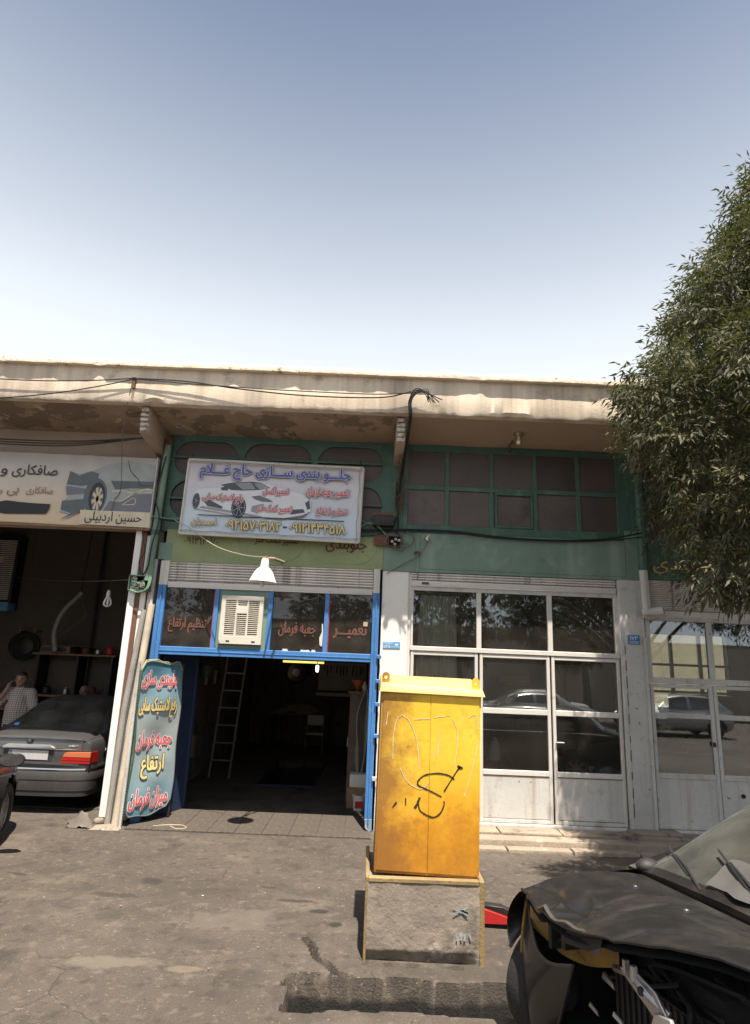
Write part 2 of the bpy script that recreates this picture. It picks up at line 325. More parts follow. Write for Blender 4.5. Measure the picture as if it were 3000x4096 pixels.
def crack(pts, w, d):
    global Z
    D = np.full(X.shape, 9.)
    for (ax, ay), (bx, by) in zip(pts[:-1], pts[1:]):
        vx, vy = bx - ax, by - ay; t = np.clip(((X - ax) * vx + (Y - ay) * vy) / (vx * vx + vy * vy), 0, 1)
        D = np.minimum(D, np.hypot(X - ax - t * vx, Y - ay - t * vy))
    D = D + wob * .12
    Z = Z - d * sm((w - D) / (w * .6))
crack([(-.40, 5.45), (-.33, 5.3), (-.30, 5.15), (-.2, 5.06), (-.15, 4.95), (-.06, 4.90), (-.02, 4.87)], .024, .10)
crack([(-.47, 4.78), (-.43, 4.88), (-.33, 4.91), (-.2, 4.89)], .035, .12)
crack([(.07, 5.10), (.3, 5.085), (.55, 5.10), (.74, 5.09)], .03, .05)
Z = np.where((X > -1.846) & (X < -.854) & (Y > 11.455) & (Y < 14.205), -1.3, Z)
nx, ny = X.shape
me = bpy.data.meshes.new('ground'); me.from_pydata(np.stack([X, Y, Z], -1).reshape(-1, 3).tolist(), [], [(i * ny + j, (i + 1) * ny + j, (i + 1) * ny + j + 1, i * ny + j + 1) for i in range(nx - 1) for j in range(ny - 1)])
me.shade_smooth(); me.set_sharp_from_angle(angle=R(38))
def ground_mat():
    m = mat('ground_asphalt', (.088, .0715, .057), .93, var=.22, vs=.7, bump=.55, bs=60,
            spots=[((.135, .110, .087), .55, 1.1, .16), ((.043, .036, .030), .575, 1.7, .12), ((.16, .135, .105), .69, 6, .05), ((.022, .019, .017), .68, 4.2, .04)])
    nt = m.node_tree; N = nt.nodes; L = nt.links; p = N['Principled BSDF']; cur = p.inputs['Base Color'].links[0].from_socket
    tc = N.new('ShaderNodeTexCoord'); nz = N.new('ShaderNodeTexNoise'); nz.inputs['Scale'].default_value = 7; nz.inputs['Detail'].default_value = 6; L.new(tc.outputs['Object'], nz.inputs['Vector'])
    # fine aggregate
    ag = N.new('ShaderNodeTexNoise'); ag.inputs['Scale'].default_value = 190; ag.inputs['Detail'].default_value = 2; L.new(tc.outputs['Object'], ag.inputs['Vector'])
    amr = N.new('ShaderNodeMapRange'); amr.inputs[1].default_value = .35; amr.inputs[2].default_value = .7; amr.inputs[3].default_value = .65; amr.inputs[4].default_value = 1.35; L.new(ag.outputs['Fac'], amr.inputs[0])
    am = N.new('ShaderNodeMix'); am.data_type = 'RGBA'; am.blend_type = 'MULTIPLY'; am.inputs[0].default_value = 1; L.new(cur, am.inputs[6]); L.new(amr.outputs[0], am.inputs[7]); cur = am.outputs[2]
    # hairline cracks and coarse grit
    wv = N.new('ShaderNodeMix'); wv.data_type = 'VECTOR'; wv.inputs[0].default_value = .18; L.new(tc.outputs['Object'], wv.inputs[4]); n3 = N.new('ShaderNodeTexNoise'); n3.inputs['Scale'].default_value = 2.2; n3.inputs['Detail'].default_value = 5; L.new(tc.outputs['Object'], n3.inputs['Vector']); L.new(n3.outputs['Color'], wv.inputs[5])
    vo = N.new('ShaderNodeTexVoronoi'); vo.feature = 'DISTANCE_TO_EDGE'; vo.inputs['Scale'].default_value = 1.35; L.new(wv.outputs[1], vo.inputs['Vector'])
    cr = N.new('ShaderNodeMapRange'); cr.inputs[1].default_value = .010; cr.inputs[2].default_value = .002; L.new(vo.outputs['Distance'], cr.inputs[0])
    mk = N.new('ShaderNodeMapRange'); mk.inputs[1].default_value = .50; mk.inputs[2].default_value = .58; mk.inputs[4].default_value = .5; n4 = N.new('ShaderNodeTexNoise'); n4.inputs['Scale'].default_value = .8; L.new(tc.outputs['Object'], n4.inputs['Vector']); L.new(n4.outputs['Fac'], mk.inputs[0])
    mm = N.new('ShaderNodeMath'); mm.operation = 'MULTIPLY'; L.new(cr.outputs[0], mm.inputs[0]); L.new(mk.outputs[0], mm.inputs[1])
    x = N.new('ShaderNodeMix'); x.data_type = 'RGBA'; L.new(mm.outputs[0], x.inputs[0]); L.new(cur, x.inputs[6]); x.inputs[7].default_value = (.018, .015, .012, 1); cur = x.outputs[2]
    for sc_, lo, hi, c, s in ((38, .66, .70, (.20, .17, .14), .8), (23, .70, .73, (.03, .026, .022), .8), (11, .56, .72, (.15, .125, .10), .6), (9, .57, .70, (.042, .035, .029), .65), (2.1, .55, .66, (.050, .042, .035), .55)):
        gn = N.new('ShaderNodeTexNoise'); gn.inputs['Scale'].default_value = sc_; gn.inputs['Detail'].default_value = 3; L.new(tc.outputs['Object'], gn.inputs['Vector']); gm = N.new('ShaderNodeMapRange'); gm.inputs[1].default_value = lo; gm.inputs[2].default_value = hi; gm.inputs[4].default_value = s; L.new(gn.outputs['Fac'], gm.inputs[0])
        x = N.new('ShaderNodeMix'); x.data_type = 'RGBA'; L.new(gm.outputs[0], x.inputs[0]); L.new(cur, x.inputs[6]); x.inputs[7].default_value = (*c, 1); cur = x.outputs[2]
    # spills and repairs with a shape of their own: x, y, rx, ry, colour, strength
    for cx, cy, rx, ry, c, s in [(-1.75, 5.0, .42, .10, (.15, .125, .10), .75), (-2.75, 5.05, .2, .05, (.21, .165, .12), .7), (-1.2, 4.95, .14, .06, (.20, .155, .11), .55), (-2.0, 6.6, .16, .12, (.03, .026, .022), .8), (-2.2, 6.25, .22, .06, (.035, .03, .026), .7),
                                 (-.33, 5.98, .10, .05, (.022, .02, .018), .9), (-.19, 5.72, .08, .06, (.022, .02, .018), .9), (-.55, 6.2, .18, .05, (.03, .026, .022), .8), (-.85, 6.5, .12, .04, (.035, .03, .026), .7), (-1.05, 5.75, .5, .22, (.125, .105, .085), .6),
                                 (-3.3, 6.7, .10, .04, (.03, .026, .022), .8), (-1.4, 6.35, .3, .10, (.05, .042, .035), .6), (.95, 5.02, .9, .16, (.045, .038, .032), .6), (1.35, 4.75, .35, .12, (.03, .026, .022), .8), (-2.9, 6.15, .5, .12, (.115, .095, .076), .5)]:
        mp = N.new('ShaderNodeMapping'); mp.vector_type = 'TEXTURE'; mp.inputs['Location'].default_value = (cx, cy, 0); mp.inputs['Scale'].default_value = (rx, ry, 9); L.new(tc.outputs['Object'], mp.inputs[0])
        ln = N.new('ShaderNodeVectorMath'); ln.operation = 'LENGTH'; L.new(mp.outputs[0], ln.inputs[0])
        ad = N.new('ShaderNodeMath'); ad.operation = 'MULTIPLY_ADD'; ad.inputs[1].default_value = 1.9; L.new(nz.outputs['Fac'], ad.inputs[0]); L.new(ln.outputs['Value'], ad.inputs[2])
        mr = N.new('ShaderNodeMapRange'); mr.inputs[1].default_value = 1.95; mr.inputs[2].default_value = 1.55; mr.inputs[3].default_value = 0; mr.inputs[4].default_value = s; L.new(ad.outputs[0], mr.inputs[0])
        x = N.new('ShaderNodeMix'); x.data_type = 'RGBA'; L.new(mr.outputs[0], x.inputs[0]); L.new(cur, x.inputs[6]); x.inputs[7].default_value = (*c, 1); cur = x.outputs[2]
    sz = N.new('ShaderNodeSeparateXYZ'); L.new(tc.outputs['Object'], sz.inputs[0])          # damp silt in the bottom of the gutter
    dm = N.new('ShaderNodeMath'); dm.operation = 'MULTIPLY_ADD'; dm.inputs[1].default_value = .10; L.new(nz.outputs['Fac'], dm.inputs[0]); L.new(sz.outputs[2], dm.inputs[2])
    dr_ = N.new('ShaderNodeMapRange'); dr_.inputs[1].default_value = -.05; dr_.inputs[2].default_value = -.09; L.new(dm.outputs[0], dr_.inputs[0])
    x = N.new('ShaderNodeMix'); x.data_type = 'RGBA'; L.new(dr_.outputs[0], x.inputs[0]); L.new(cur, x.inputs[6]); x.inputs[7].default_value = (.012, .0105, .009, 1); cur = x.outputs[2]
    L.new(cur, p.inputs['Base Color']); return m
me.materials.append(ground_mat()); struct(link('ground', me))
# floors and thresholds
def slabs(name, x0, x1, y0, y1, z, holes=()):
    mb = MB()
    mb.box(x0, x1, y0, y1, -.05, z); return mb
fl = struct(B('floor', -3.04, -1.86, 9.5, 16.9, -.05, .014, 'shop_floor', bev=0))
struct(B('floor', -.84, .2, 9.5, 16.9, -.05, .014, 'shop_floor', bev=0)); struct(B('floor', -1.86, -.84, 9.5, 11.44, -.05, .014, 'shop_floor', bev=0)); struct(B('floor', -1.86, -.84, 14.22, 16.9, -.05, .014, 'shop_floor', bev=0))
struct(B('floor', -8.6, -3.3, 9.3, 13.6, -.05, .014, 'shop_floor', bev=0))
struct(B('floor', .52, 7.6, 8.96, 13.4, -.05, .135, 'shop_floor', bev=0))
thr = struct(B('threshold', -2.95, .12, 8.36, 9.5, -.06, .006, 'ground_asphalt', bev=0))
k = 0; tile = None                                   # threshold paving tiles laid in rows
for j in range(4):
    for i in range(9):
        x0 = -2.93 + i * .338; y0 = 8.37 + j * .283
        if tile is None: tile = MB().box(0, .333, 0, .278, 0, .012).build('paving_tile', 'ground_asphalt', thr, .003, loc=(x0, y0, .006))
        else: link('paving_tile', tile.data, thr, (x0, y0, .006 + random.uniform(-.002, .002)))
# raised concrete step in front of the glazed doors
st = struct(B('pavement', .56, 8, 8.2, 8.78, -.1, .10, 'step_concrete', bev=.02))
xs = [.57, 1.28, 1.72, 2.5, 3.3, 3.98, 4.8, 5.7, 6.9, 7.95]
for a, b in zip(xs[:-1], xs[1:]):
    B('slab', a + .008, b - .008, 8.42, 8.775, .09, .132 + random.uniform(-.006, .004), 'step_concrete', st, .012)
    B('slab', a + .02, b + .0, 8.05, 8.30, -.05, .035 + random.uniform(-.008, .008), 'step_concrete', st, .012)
B('slab', 3.40, 4.06, 8.5, 8.77, .12, .168, 'step_concrete', st, .03)
# ------------------------------------------------------------------ the building
F = 8.75
bd = thing('shop_building', 'low concrete workshop row with overhanging cream parapet and brackets', 'building', (0, 8.75, 0))
def loft_x(fn, x0, x1, dx, name, m, parent, smooth=30):
    xs = np.arange(x0, x1 + 1e-6, dx); mb = MB(); secs = [fn(x) for x in xs]; n = len(secs[0])
    vs = [(x, y, z) for x, s in zip(xs, secs) for y, z in s]; fs = []
    for i in range(len(xs) - 1):
        for k in range(n): fs.append((i * n + k, i * n + (k + 1) % n, (i + 1) * n + (k + 1) % n, (i + 1) * n + k))
    fs += [tuple(range(n)), tuple((len(xs) - 1) * n + k for k in range(n))]
    return mb.add(vs, fs).build(name, m, parent, smooth=smooth)
def f1(x):
    n = float(fbm(x * 6, 1.3, 4)); c = max(0, float(fbm(x * 2.3, 7.7, 3)) - .2) * .16; d = float(fbm(x * 4, 4.4, 3)) * .004; e = float(fbm(x * .9, 9, 2)) * .012
    return [(7.765 + d + c * .8, 5.385 + n * .022 + c + e), (7.752 + d, 5.42 + c + e), (7.75 + d * .6, 5.62), (7.752 + d * .7, 5.875), (7.93, 5.875), (7.93, 5.40)]
loft_x(f1, -11, 11, .04, 'fascia', 'plaster', bd)
def f2(x):
    n = float(fbm(x * 11, 21.3, 4)) * .013; c = max(0, float(fbm(x * 2.9, 3.7, 3)) - .2) * .10; e = float(fbm(x * .7, 19, 2)) * .010
    return [(7.668 + c + n * .3, 5.872 + n * .4 + e), (7.662 + c, 5.92 + e), (7.675 + c, 5.955 + n - c * .4 + e), (7.75, 5.972 + n * .7 - c * .3 + e), (7.98, 5.975), (7.98, 5.878)]
loft_x(f2, -11, 11, .04, 'parapet_cap', 'plaster_cap', bd)
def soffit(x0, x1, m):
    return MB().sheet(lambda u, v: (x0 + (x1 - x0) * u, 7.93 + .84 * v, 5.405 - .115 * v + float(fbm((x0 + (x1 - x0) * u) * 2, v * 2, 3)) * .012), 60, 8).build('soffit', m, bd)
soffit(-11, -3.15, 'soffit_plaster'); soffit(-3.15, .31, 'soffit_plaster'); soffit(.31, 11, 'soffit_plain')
B('roof_slab', -11, 11, 7.935, 13.45, 5.44, 5.62, 'plaster', bd, 0)
B('roof_slab', -11, 3.9, 13.45, 17.2, 5.44, 5.62, 'plaster', bd, 0)
for cx in (-6.75, -3.19, .31, 3.80, 7.35):           # cantilever brackets with a broken brick end
    c = MB().prism_x([(7.97, 5.40), (7.97, 5.04), (8.02, 5.02), (8.77, 4.94), (8.77, 5.29)], cx - .062, cx + .062).build('bracket', 'soffit_plain', bd, .008)
    mb = MB()
    for k in range(5):
        z = 5.045 + k * .07; mb.box(cx - .058 + random.uniform(0, .015), cx + .058 - random.uniform(0, .02), 7.935 - random.uniform(0, .02), 7.972, z, z + random.uniform(.045, .062))
    mb.build('broken_brick_end', 'broken_brick', c, .006)
# walls between and above the shops
B('wall', -11, -3.27, F + .02, F + .2, 4.0, 5.33, 'tan_wall', bd, 0)
B('lintel', -11, -3.27, F + .0, F + .22, 3.84, 4.0, 'tan_wall', bd, .01)
B('wall', -3.27, -3.02, F + .01, 17.0, 0, 5.45, 'grimy_wall', bd, 0)
B('wall', .16, .52, F + .03, 17.0, 0, 5.45, 'grimy_wall', bd, 0)
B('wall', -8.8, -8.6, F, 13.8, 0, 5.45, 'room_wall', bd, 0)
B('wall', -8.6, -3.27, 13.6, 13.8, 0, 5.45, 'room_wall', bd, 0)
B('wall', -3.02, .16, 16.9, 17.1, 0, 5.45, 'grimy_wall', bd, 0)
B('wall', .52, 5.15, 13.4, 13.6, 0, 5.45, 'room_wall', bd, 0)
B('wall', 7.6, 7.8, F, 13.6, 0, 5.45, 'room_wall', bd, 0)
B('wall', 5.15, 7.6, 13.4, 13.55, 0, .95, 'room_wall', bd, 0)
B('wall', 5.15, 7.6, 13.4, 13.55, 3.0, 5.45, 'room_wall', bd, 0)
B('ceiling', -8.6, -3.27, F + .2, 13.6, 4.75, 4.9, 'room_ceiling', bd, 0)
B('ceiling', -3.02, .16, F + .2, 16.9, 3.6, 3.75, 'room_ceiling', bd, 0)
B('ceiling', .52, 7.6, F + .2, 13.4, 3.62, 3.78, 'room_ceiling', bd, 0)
B('pillar', .145, .515, F - .02, F + .03, 0, 3.385, 'white_wall', bd, .006)
B('pillar_edge', .512, .56, F + .0, F + .2, 0, 3.4, 'white_paint', bd, .004)
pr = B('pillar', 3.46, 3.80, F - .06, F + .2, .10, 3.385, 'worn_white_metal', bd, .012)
B('steel_angle', 3.452, 3.50, F - .07, F - .055, .12, 2.6, 'worn_white_metal', pr, .003); B('steel_angle', 3.77, 3.812, F - .07, F - .055, .12, 2.6, 'worn_white_metal', pr, .003)
for z in np.arange(.3, 2.4, .23): B('weld_gap', 3.506, 3.516, F - .0645, F - .06, z, z + random.uniform(.08, .17), 'rust', pr, 0)
# ------------------------------------------------------------------ plate with openings
def plate(loops, y0, y1, name, m, parent, bev=0):
    b = bmesh.new(); es = []
    for lp in loops:
        vs = [b.verts.new((x, y0, z)) for x, z in lp]; es += [b.edges.new((vs[i], vs[(i + 1) % len(vs)])) for i in range(len(vs))]
    bmesh.ops.triangle_fill(b, use_beauty=True, edges=es); fs = list(b.faces)
    r = bmesh.ops.extrude_face_region(b, geom=fs); bmesh.ops.translate(b, verts=[g for g in r['geom'] if isinstance(g, bmesh.types.BMVert)], vec=(0, y1 - y0, 0))
    mb = MB(); b.verts.index_update(); mb.v = [tuple(v.co) for v in b.verts]; mb.f = [tuple(v.index for v in f.verts) for f in b.faces]; b.free()
    return mb.build(name, m, parent, bev)
def rrect(x0, x1, z0, z1, r, n=6):
    out = []
    for cx, cz, a in ((x1 - r, z1 - r, 0), (x0 + r, z1 - r, 90), (x0 + r, z0 + r, 180), (x1 - r, z0 + r, 270)):
        out += [(cx + r * math.cos(R(a + 90 * k / n)), cz + r * math.sin(R(a + 90 * k / n))) for k in range(n + 1)]
    return out
def rect(x0, x1, z0, z1): return [(x0, z0), (x1, z0), (x1, z1), (x0, z1)]
def shutter(parent, x0, x1, z0, z1, pitch, y, guide=True):
    s = MB().box(x0, x1, y + .05, y + .06, z0, z1).build('roller_shutter', 'shutter_metal', parent, 0)
    n = int((z1 - z0 - .085) / pitch); prof = [(y + .04, 0), (y + .012, pitch * .12), (y, pitch * .4), (y + .004, pitch * .72), (y + .03, pitch * .93), (y + .04, pitch * .95)]
    sl = None
    for i in range(n):
        z = z1 - (i + 1) * pitch
        if sl is None: sl = MB().prism_x(prof, x0 + .01, x1 - .01).build('slat', 'shutter_metal', s, 0, loc=(0, 0, z)); 
        else:
            o = link('slat', sl.data, s, (random.uniform(-.004, .004), random.uniform(-.003, .003), z))
    B('bottom_bar', x0 + .01, x1 - .01, y - .012, y + .03, z0, z0 + .082, 'white_paint', s, .008)
    return s
# ------------------------------------------------------------------ middle shop front (green above, blue below)
mf = thing('storefront', 'green upper wall with oval brown panes over a blue framed open garage', 'storefront', (-1.4, F, 0))
cols = [(-2.98, -2.05), (-1.96, -.97), (-.87, .09)]; rows = [(4.67, 5.205), (4.04, 4.60)]
loops = [rect(-3.05, .40, 3.83, 5.33)] + [rrect(a, b, c, d, .25) for a, b in cols for c, d in rows]
plate(loops, F - .03, F, 'upper_frame', 'dark_green', mf, .003)
for a, b in cols:
    for c, d in rows:
        p = B('pane', a - .02, b + .02, F + .003, F + .012, c - .01, d + .01, 'dark_pane' if (a < -2.5 and c < 4.5) else 'brown_pane', mf, 0)
        B('glazing_bar', a - .03, b + .03, F - .045, F - .025, c + .27, c + .30, 'dark_green', p, .003)
lg = B('light_green_panel', -2.96, .142, F - .035, F - .005, 3.405, 3.86, 'light_green', mf, .004)
B('panel_end', -3.05, -2.86, F - .038, F - .004, 3.42, 3.66, 'green_panel', mf, .003)
B('panel_trim', -2.96, .142, F - .05, F - .034, 3.392, 3.42, 'light_green', mf, .003)
for a, b in ((-1.93, -.98), (-.93, .05)): 
    MB().tube([(x, F - .037, z) for x, z in rrect(a, b, 3.46, 4.1, .28)], .004, 4, True).build('inscribed_ring', 'green_panel', lg)
B('column_panel', .144, .60, F - .034, F + .02, 3.385, 3.95, 'green_panel', mf, .004)
shutter(mf, -2.87, .02, 3.03, 3.40, .038, F - .04)
for x0, x1 in ((-2.985, -2.86), (.02, .11)):
    B('guide_rail', x0, x1, F - .06, F + .04, 3.06, 3.40, 'white_paint', mf, .004); B('guide_rail', x0 + .045, x0 + .055, F - .068, F - .058, 3.06, 3.40, 'white_paint', mf, 0)
gl = B('post', -2.99, -2.875, F - .055, F + .06, 0, 3.06, 'blue_paint', mf, .006); B('post_ridge', -2.94, -2.925, F - .075, F - .054, .2, 3.05, 'blue_paint', gl, .003)
gr = B('post', .02, .115, F - .065, F + .06, .16, 3.06, 'blue_paint', mf, .006); B('post_ridge', .062, .078, F - .085, F - .064, .1, 3.05, 'blue_paint', gr, .003)
MB().prism([(.022, .16), (.115, .16), (.118, .03), (.09, -.0), (.03, .05)], F - .067, F + .05).build('post_foot', 'blue_grey_worn', gr, .004)
for z in (2.17, 1.85, 1.55, 1.15, .62): B('hinge', .10, .165, F - .10, F - .06, z, z + .05, 'blue_paint' if z > .7 else 'worn_white_metal', gr, .006)
bm_ = B('beam', -2.875, .02, F - .05, F + .05, 2.115, 2.225, 'blue_paint', mf, .005); B('beam_ridge', -2.875, .02, F - .058, F - .048, 2.165, 2.172, 'blue_paint', bm_, .001)
for a, b in ((-2.185, -2.125), (-1.435, -1.37), (-.645, -.585)): B('mullion', a, b, F - .045, F + .03, 2.225, 3.03, 'blue_paint', mf, .004)
B('mullion_edge', -2.20, -2.187, F - .02, F + .02, 2.23, 3.0, 'red_paint', mf, 0); B('mullion_edge', -.585, -.572, F - .02, F + .02, 2.23, 3.0, 'red_paint', mf, 0)
panes = []
for a, b in ((-2.875, -2.2), (-1.37, -.645), (-.572, .02)): panes.append(B('pane', a, b, F + .0, F + .006, 2.225, 3.03, 'dusty_glass', mf, 0))
mat('window_lettering', (.42, .10, .055), .7, var=.2)
for p, s, bx in ((panes[0], 'تنظیم ارتفاع', (-2.80, -2.28, 2.42, 2.62)), (panes[1], 'جعبه فرمان', (-1.27, -.76, 2.42, 2.62)), (panes[2], 'تعمیـــر', (-.51, -.05, 2.42, 2.62))):
    text(p, s, bx, flat(F), 'window_lettering', .022)
    text(p, s, bx, lambda u, v, d: (u, F - .006, v), 'brown_pane', 0, name='lettering_core')
for x, z, w in ((-1.2, 2.245, .08), (-.95, 2.24, .14), (-.8, 2.245, .06)): 
    MB().prism([(x, 2.226), (x + w, 2.226), (x + w * .8, z + .01), (x + w * .4, z + .004), (x + .01, z + .012)], F - .012, F - .002).build('putty', 'white_paint', panes[1])
MB().prism([(-.69, 2.32), (-.655, 2.30), (-.65, 2.5), (-.66, 2.62), (-.675, 2.6), (-.668, 2.5), (-.70, 2.42)], F - .01, F - .002).build('putty', 'white_paint', panes[1])
B('yellow_note', -.10, -.04, F - .012, F - .004, 2.60, 2.66, 'cable_cream', panes[2], 0)
mat('old_lettering', (.12, .035, .03), .7, var=.2)
text(lg, 'جلوبندی', (-.68, -.10, 3.62, 3.84), flat(F - .035), 'old_lettering', .02); text(lg, 'تعمیر کمک فنر', (-1.70, -1.07, 3.68, 3.84), flat(F - .035), 'old_lettering', .008); text(lg, '۰۹۱۲۱۴۰۷۰', (-2.70, -2.22, 3.65, 3.75), flat(F - .035), 'old_lettering', 0)
# evaporative cooler fitted into the second light
ac = thing('window_cooler', 'rusty cream louvred cooler panel set in blue window frame', 'cooler', (-1.78, F, 2.225))
B('surround', -2.125, -1.435, F - .02, F + .03, 2.226, 3.03, 'green_panel', ac, .004)
mat('cooler_cream', (.62, .58, .50), .55, var=.1, vs=4, bump=.1, spots=[((.26, .12, .06), .66, 9, .04), ((.4, .34, .27), .6, 4, .1)])
xs3 = [(-2.01, -1.87), (-1.845, -1.715), (-1.69, -1.55)]
plate([rect(-2.075, -1.49, 2.285, 2.945)] + [rect(a, b, 2.40, 2.88) if i != 1 else rect(a, b, 2.40, 2.70) for i, (a, b) in enumerate(xs3)] + [rect(xs3[1][0], xs3[1][1], 2.80, 2.88)], F - .085, F - .05, 'face_plate', 'cooler_cream', ac, .006)
B('dark_back', -2.07, -1.495, F - .045, F - .035, 2.29, 2.94, 'rust', ac, 0)
for sx0, sx1 in ((-2.075, -2.06), (-1.505, -1.49)): B('side_return', sx0, sx1, F - .052, F - .02, 2.285, 2.945, 'cooler_cream', ac, 0)
sl = None
for i, (a, b) in enumerate(xs3):
    for k in range(18):
        z = 2.405 + k * .0265
        if i == 1 and 2.69 < z < 2.80: continue
        if sl is None: sl = MB().hexa([(0, F - .082, 0), (.14, F - .082, 0), (.14, F - .055, .012), (0, F - .055, .012), (0, F - .083, .006), (.14, F - .083, .006), (.14, F - .056, .018), (0, F - .056, .018)]).build('louvre', 'cooler_cream', ac, 0, loc=(a, 0, z))
        else: link('louvre', sl.data, ac, (a, 0, z))
for x in (-1.97, -1.62): B('latch_hole', x, x + .05, F - .0875, F - .084, 2.315, 2.335, 'blackish', ac, 0)
# ------------------------------------------------------------------ right shop front: ten brown panes, shutter, white glazed doors
rf = thing('storefront', 'green wall with ten square brown panes above white glazed doors', 'storefront', (2.0, F, 0))
gx_ = [(.47, 1.01), (1.07, 1.66), (1.72, 2.30), (2.36, 2.93), (2.99, 3.52)]; gz_ = [(4.665, 5.19), (4.07, 4.60)]
loops = [rect(.40, 3.72, 3.95, 5.33)] + [rect(a, b, c, d) for a, b in gx_ for c, d in gz_]
plate(loops, F - .03, F + .01, 'upper_frame', 'dark_green', rf, .005)
for a, b in gx_:
    for c, d in gz_: B('pane', a - .01, b + .01, F - .004 + random.uniform(-.003, .003), F + .004, c - .01, d + .01, random.choice(['brown_pane', 'brown_pane_pale', 'brown_pane_deep']), rf, 0)
for x0, x1, z0, z1 in ((1.74, 2.29, 4.56, 4.60), (1.74, 2.29, 4.07, 4.11), (1.74, 1.77, 4.11, 4.56), (2.26, 2.29, 4.11, 4.56)): B('vent_sash', x0, x1, F - .042, F - .006, z0, z1, 'dark_green', rf, .004)
gp = B('lower_panel', .60, 3.72, F - .032, F + .02, 3.385, 3.95, 'green_panel', rf, .003)
for x0, x1, z0, z1 in ((.66, 3.60, 3.43, 3.434), (.66, .664, 3.43, 3.93), (3.596, 3.60, 3.43, 3.93), (1.10, 1.22, 3.81, 3.815), (1.10, 1.104, 3.815, 3.93), (1.216, 1.22, 3.815, 3.93)): B('panel_seam', x0, x1, F - .0365, F - .031, z0, z1, 'dark_green', gp, 0)
text(gp, '۱۴', (1.13, 1.19, 3.85, 3.92), flat(F - .032), 'green_panel', .01, [(.03, 'dark_green')])
B('panel_patch', 3.60, 3.85, F - .034, F + .02, 3.387, 4.1, 'green_panel', rf, .003)
shutter(rf, .545, 3.45, 3.185, 3.42, .036, F - .02)
B('red_sticker', .70, .80, F - .042, F - .034, 3.215, 3.245, 'rust', rf, 0)
dz0 = .15
def frame_piece(x0, x1, z0, z1, d=0, m='white_paint', parent=None, name='frame_bar'): return B(name, x0, x1, F - .015 - d, F + .045 + d * .2, z0, z1, m, parent, .005)
dr = [(.555, 1.505), (1.505, 2.49), (2.49, 3.455)]
rz = [(2.35, 3.14, 'fanlight'), (1.58, 2.29, None), (.80, 1.52, None)]
tr = B('transom', .555, 3.455, F - .03, F + .05, 2.30, 2.362, 'white_paint', rf, .006)
B('head', .555, 3.455, F - .01, F + .05, 3.13, 3.19, 'worn_white_metal', rf, .004)
for x in (.56, 1.475, 2.465, 3.40): B('mullion', x, x + (.065 if x > .6 else .03), F - .022, F + .045, 2.362, 3.13, 'white_paint', rf, .005)
for i, (a, b) in enumerate(dr):
    B('pane', a + .03, b - .01, F + .008, F + .014, 2.36, 3.135, 'window_glass', rf, 0)
    lf = B('door_leaf', a + .012, a + .055, F - .02, F + .04, .17, 2.295, 'white_paint', rf, .006); e = -.012
    frame_piece(b - .055, b - .012, .17, 2.295, .004, parent=lf, name='stile'); frame_piece(a + .055, b - .055, 2.245, 2.293, .002, parent=lf, name='rail')
    frame_piece(a + .055, b - .055, 1.515, 1.585, .002, parent=lf, name='rail'); frame_piece(a + .055, b - .055, .745, .808, .002, parent=lf, name='rail'); frame_piece(a + .055, b - .055, .17, .215, .002, 'worn_white_metal', lf, 'rail')
    B('pane', a + .05, b - .05, F + .006, F + .012, 1.58, 2.25, 'window_glass', lf, 0); B('pane', a + .05, b - .05, F + .006, F + .012, .80, 1.52, 'window_glass', lf, 0)
    B('kick_panel', a + .05, b - .05, F - .006, F + .02, .21, .75, 'worn_white_metal', lf, .003)
    B('panel_edge', a + .056, b - .056, F - .012, F - .004, .735, .744, 'rust', lf, 0); B('panel_edge', a + .056, b - .056, F - .010, F - .004, .216, .223, 'rust', lf, 0)
B('door_handle', 2.53, 2.64, F - .055, F - .02, 1.17, 1.185, 'steel', rf, .003)
B('door_sill', .55, 3.46, F - .06, F + .06, .12, .165, 'worn_white_metal', rf, .008)
# ------------------------------------------------------------------ far right shop front
ff = thing('storefront', 'shaded green wall and half lowered shutter above grey glazed doors behind tree', 'storefront', (5.6, F, 0))
fx = [(3.98, 4.6), (4.67, 5.3), (5.37, 6.0), (6.07, 6.7), (6.77, 7.4)]
plate([rect(3.722, 7.6, 3.95, 5.33)] + [rect(a, b, c, d) for a, b in fx for c, d in gz_], F - .03, F + .01, 'upper_frame', 'dark_green', ff, .005)
for a, b in fx:
    for c, d in gz_: B('pane', a - .01, b + .01, F - .004, F + .004, c - .01, d + .01, 'brown_pane', ff, 0)
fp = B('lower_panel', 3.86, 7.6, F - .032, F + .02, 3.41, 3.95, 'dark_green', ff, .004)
mat('gold_lettering', (.42, .33, .10), .6, var=.15)
text(fp, 'جلوبندی', (3.98, 5.0, 3.50, 3.76), flat(F - .032), 'gold_lettering', .012, [(.04, 'blackish')])
shutter(ff, 3.83, 7.55, 2.895, 3.41, .026, F - .02)
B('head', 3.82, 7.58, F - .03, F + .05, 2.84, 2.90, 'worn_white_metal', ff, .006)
B('transom', 3.82, 7.58, F - .03, F + .05, 1.995, 2.075, 'worn_white_metal', ff, .006)
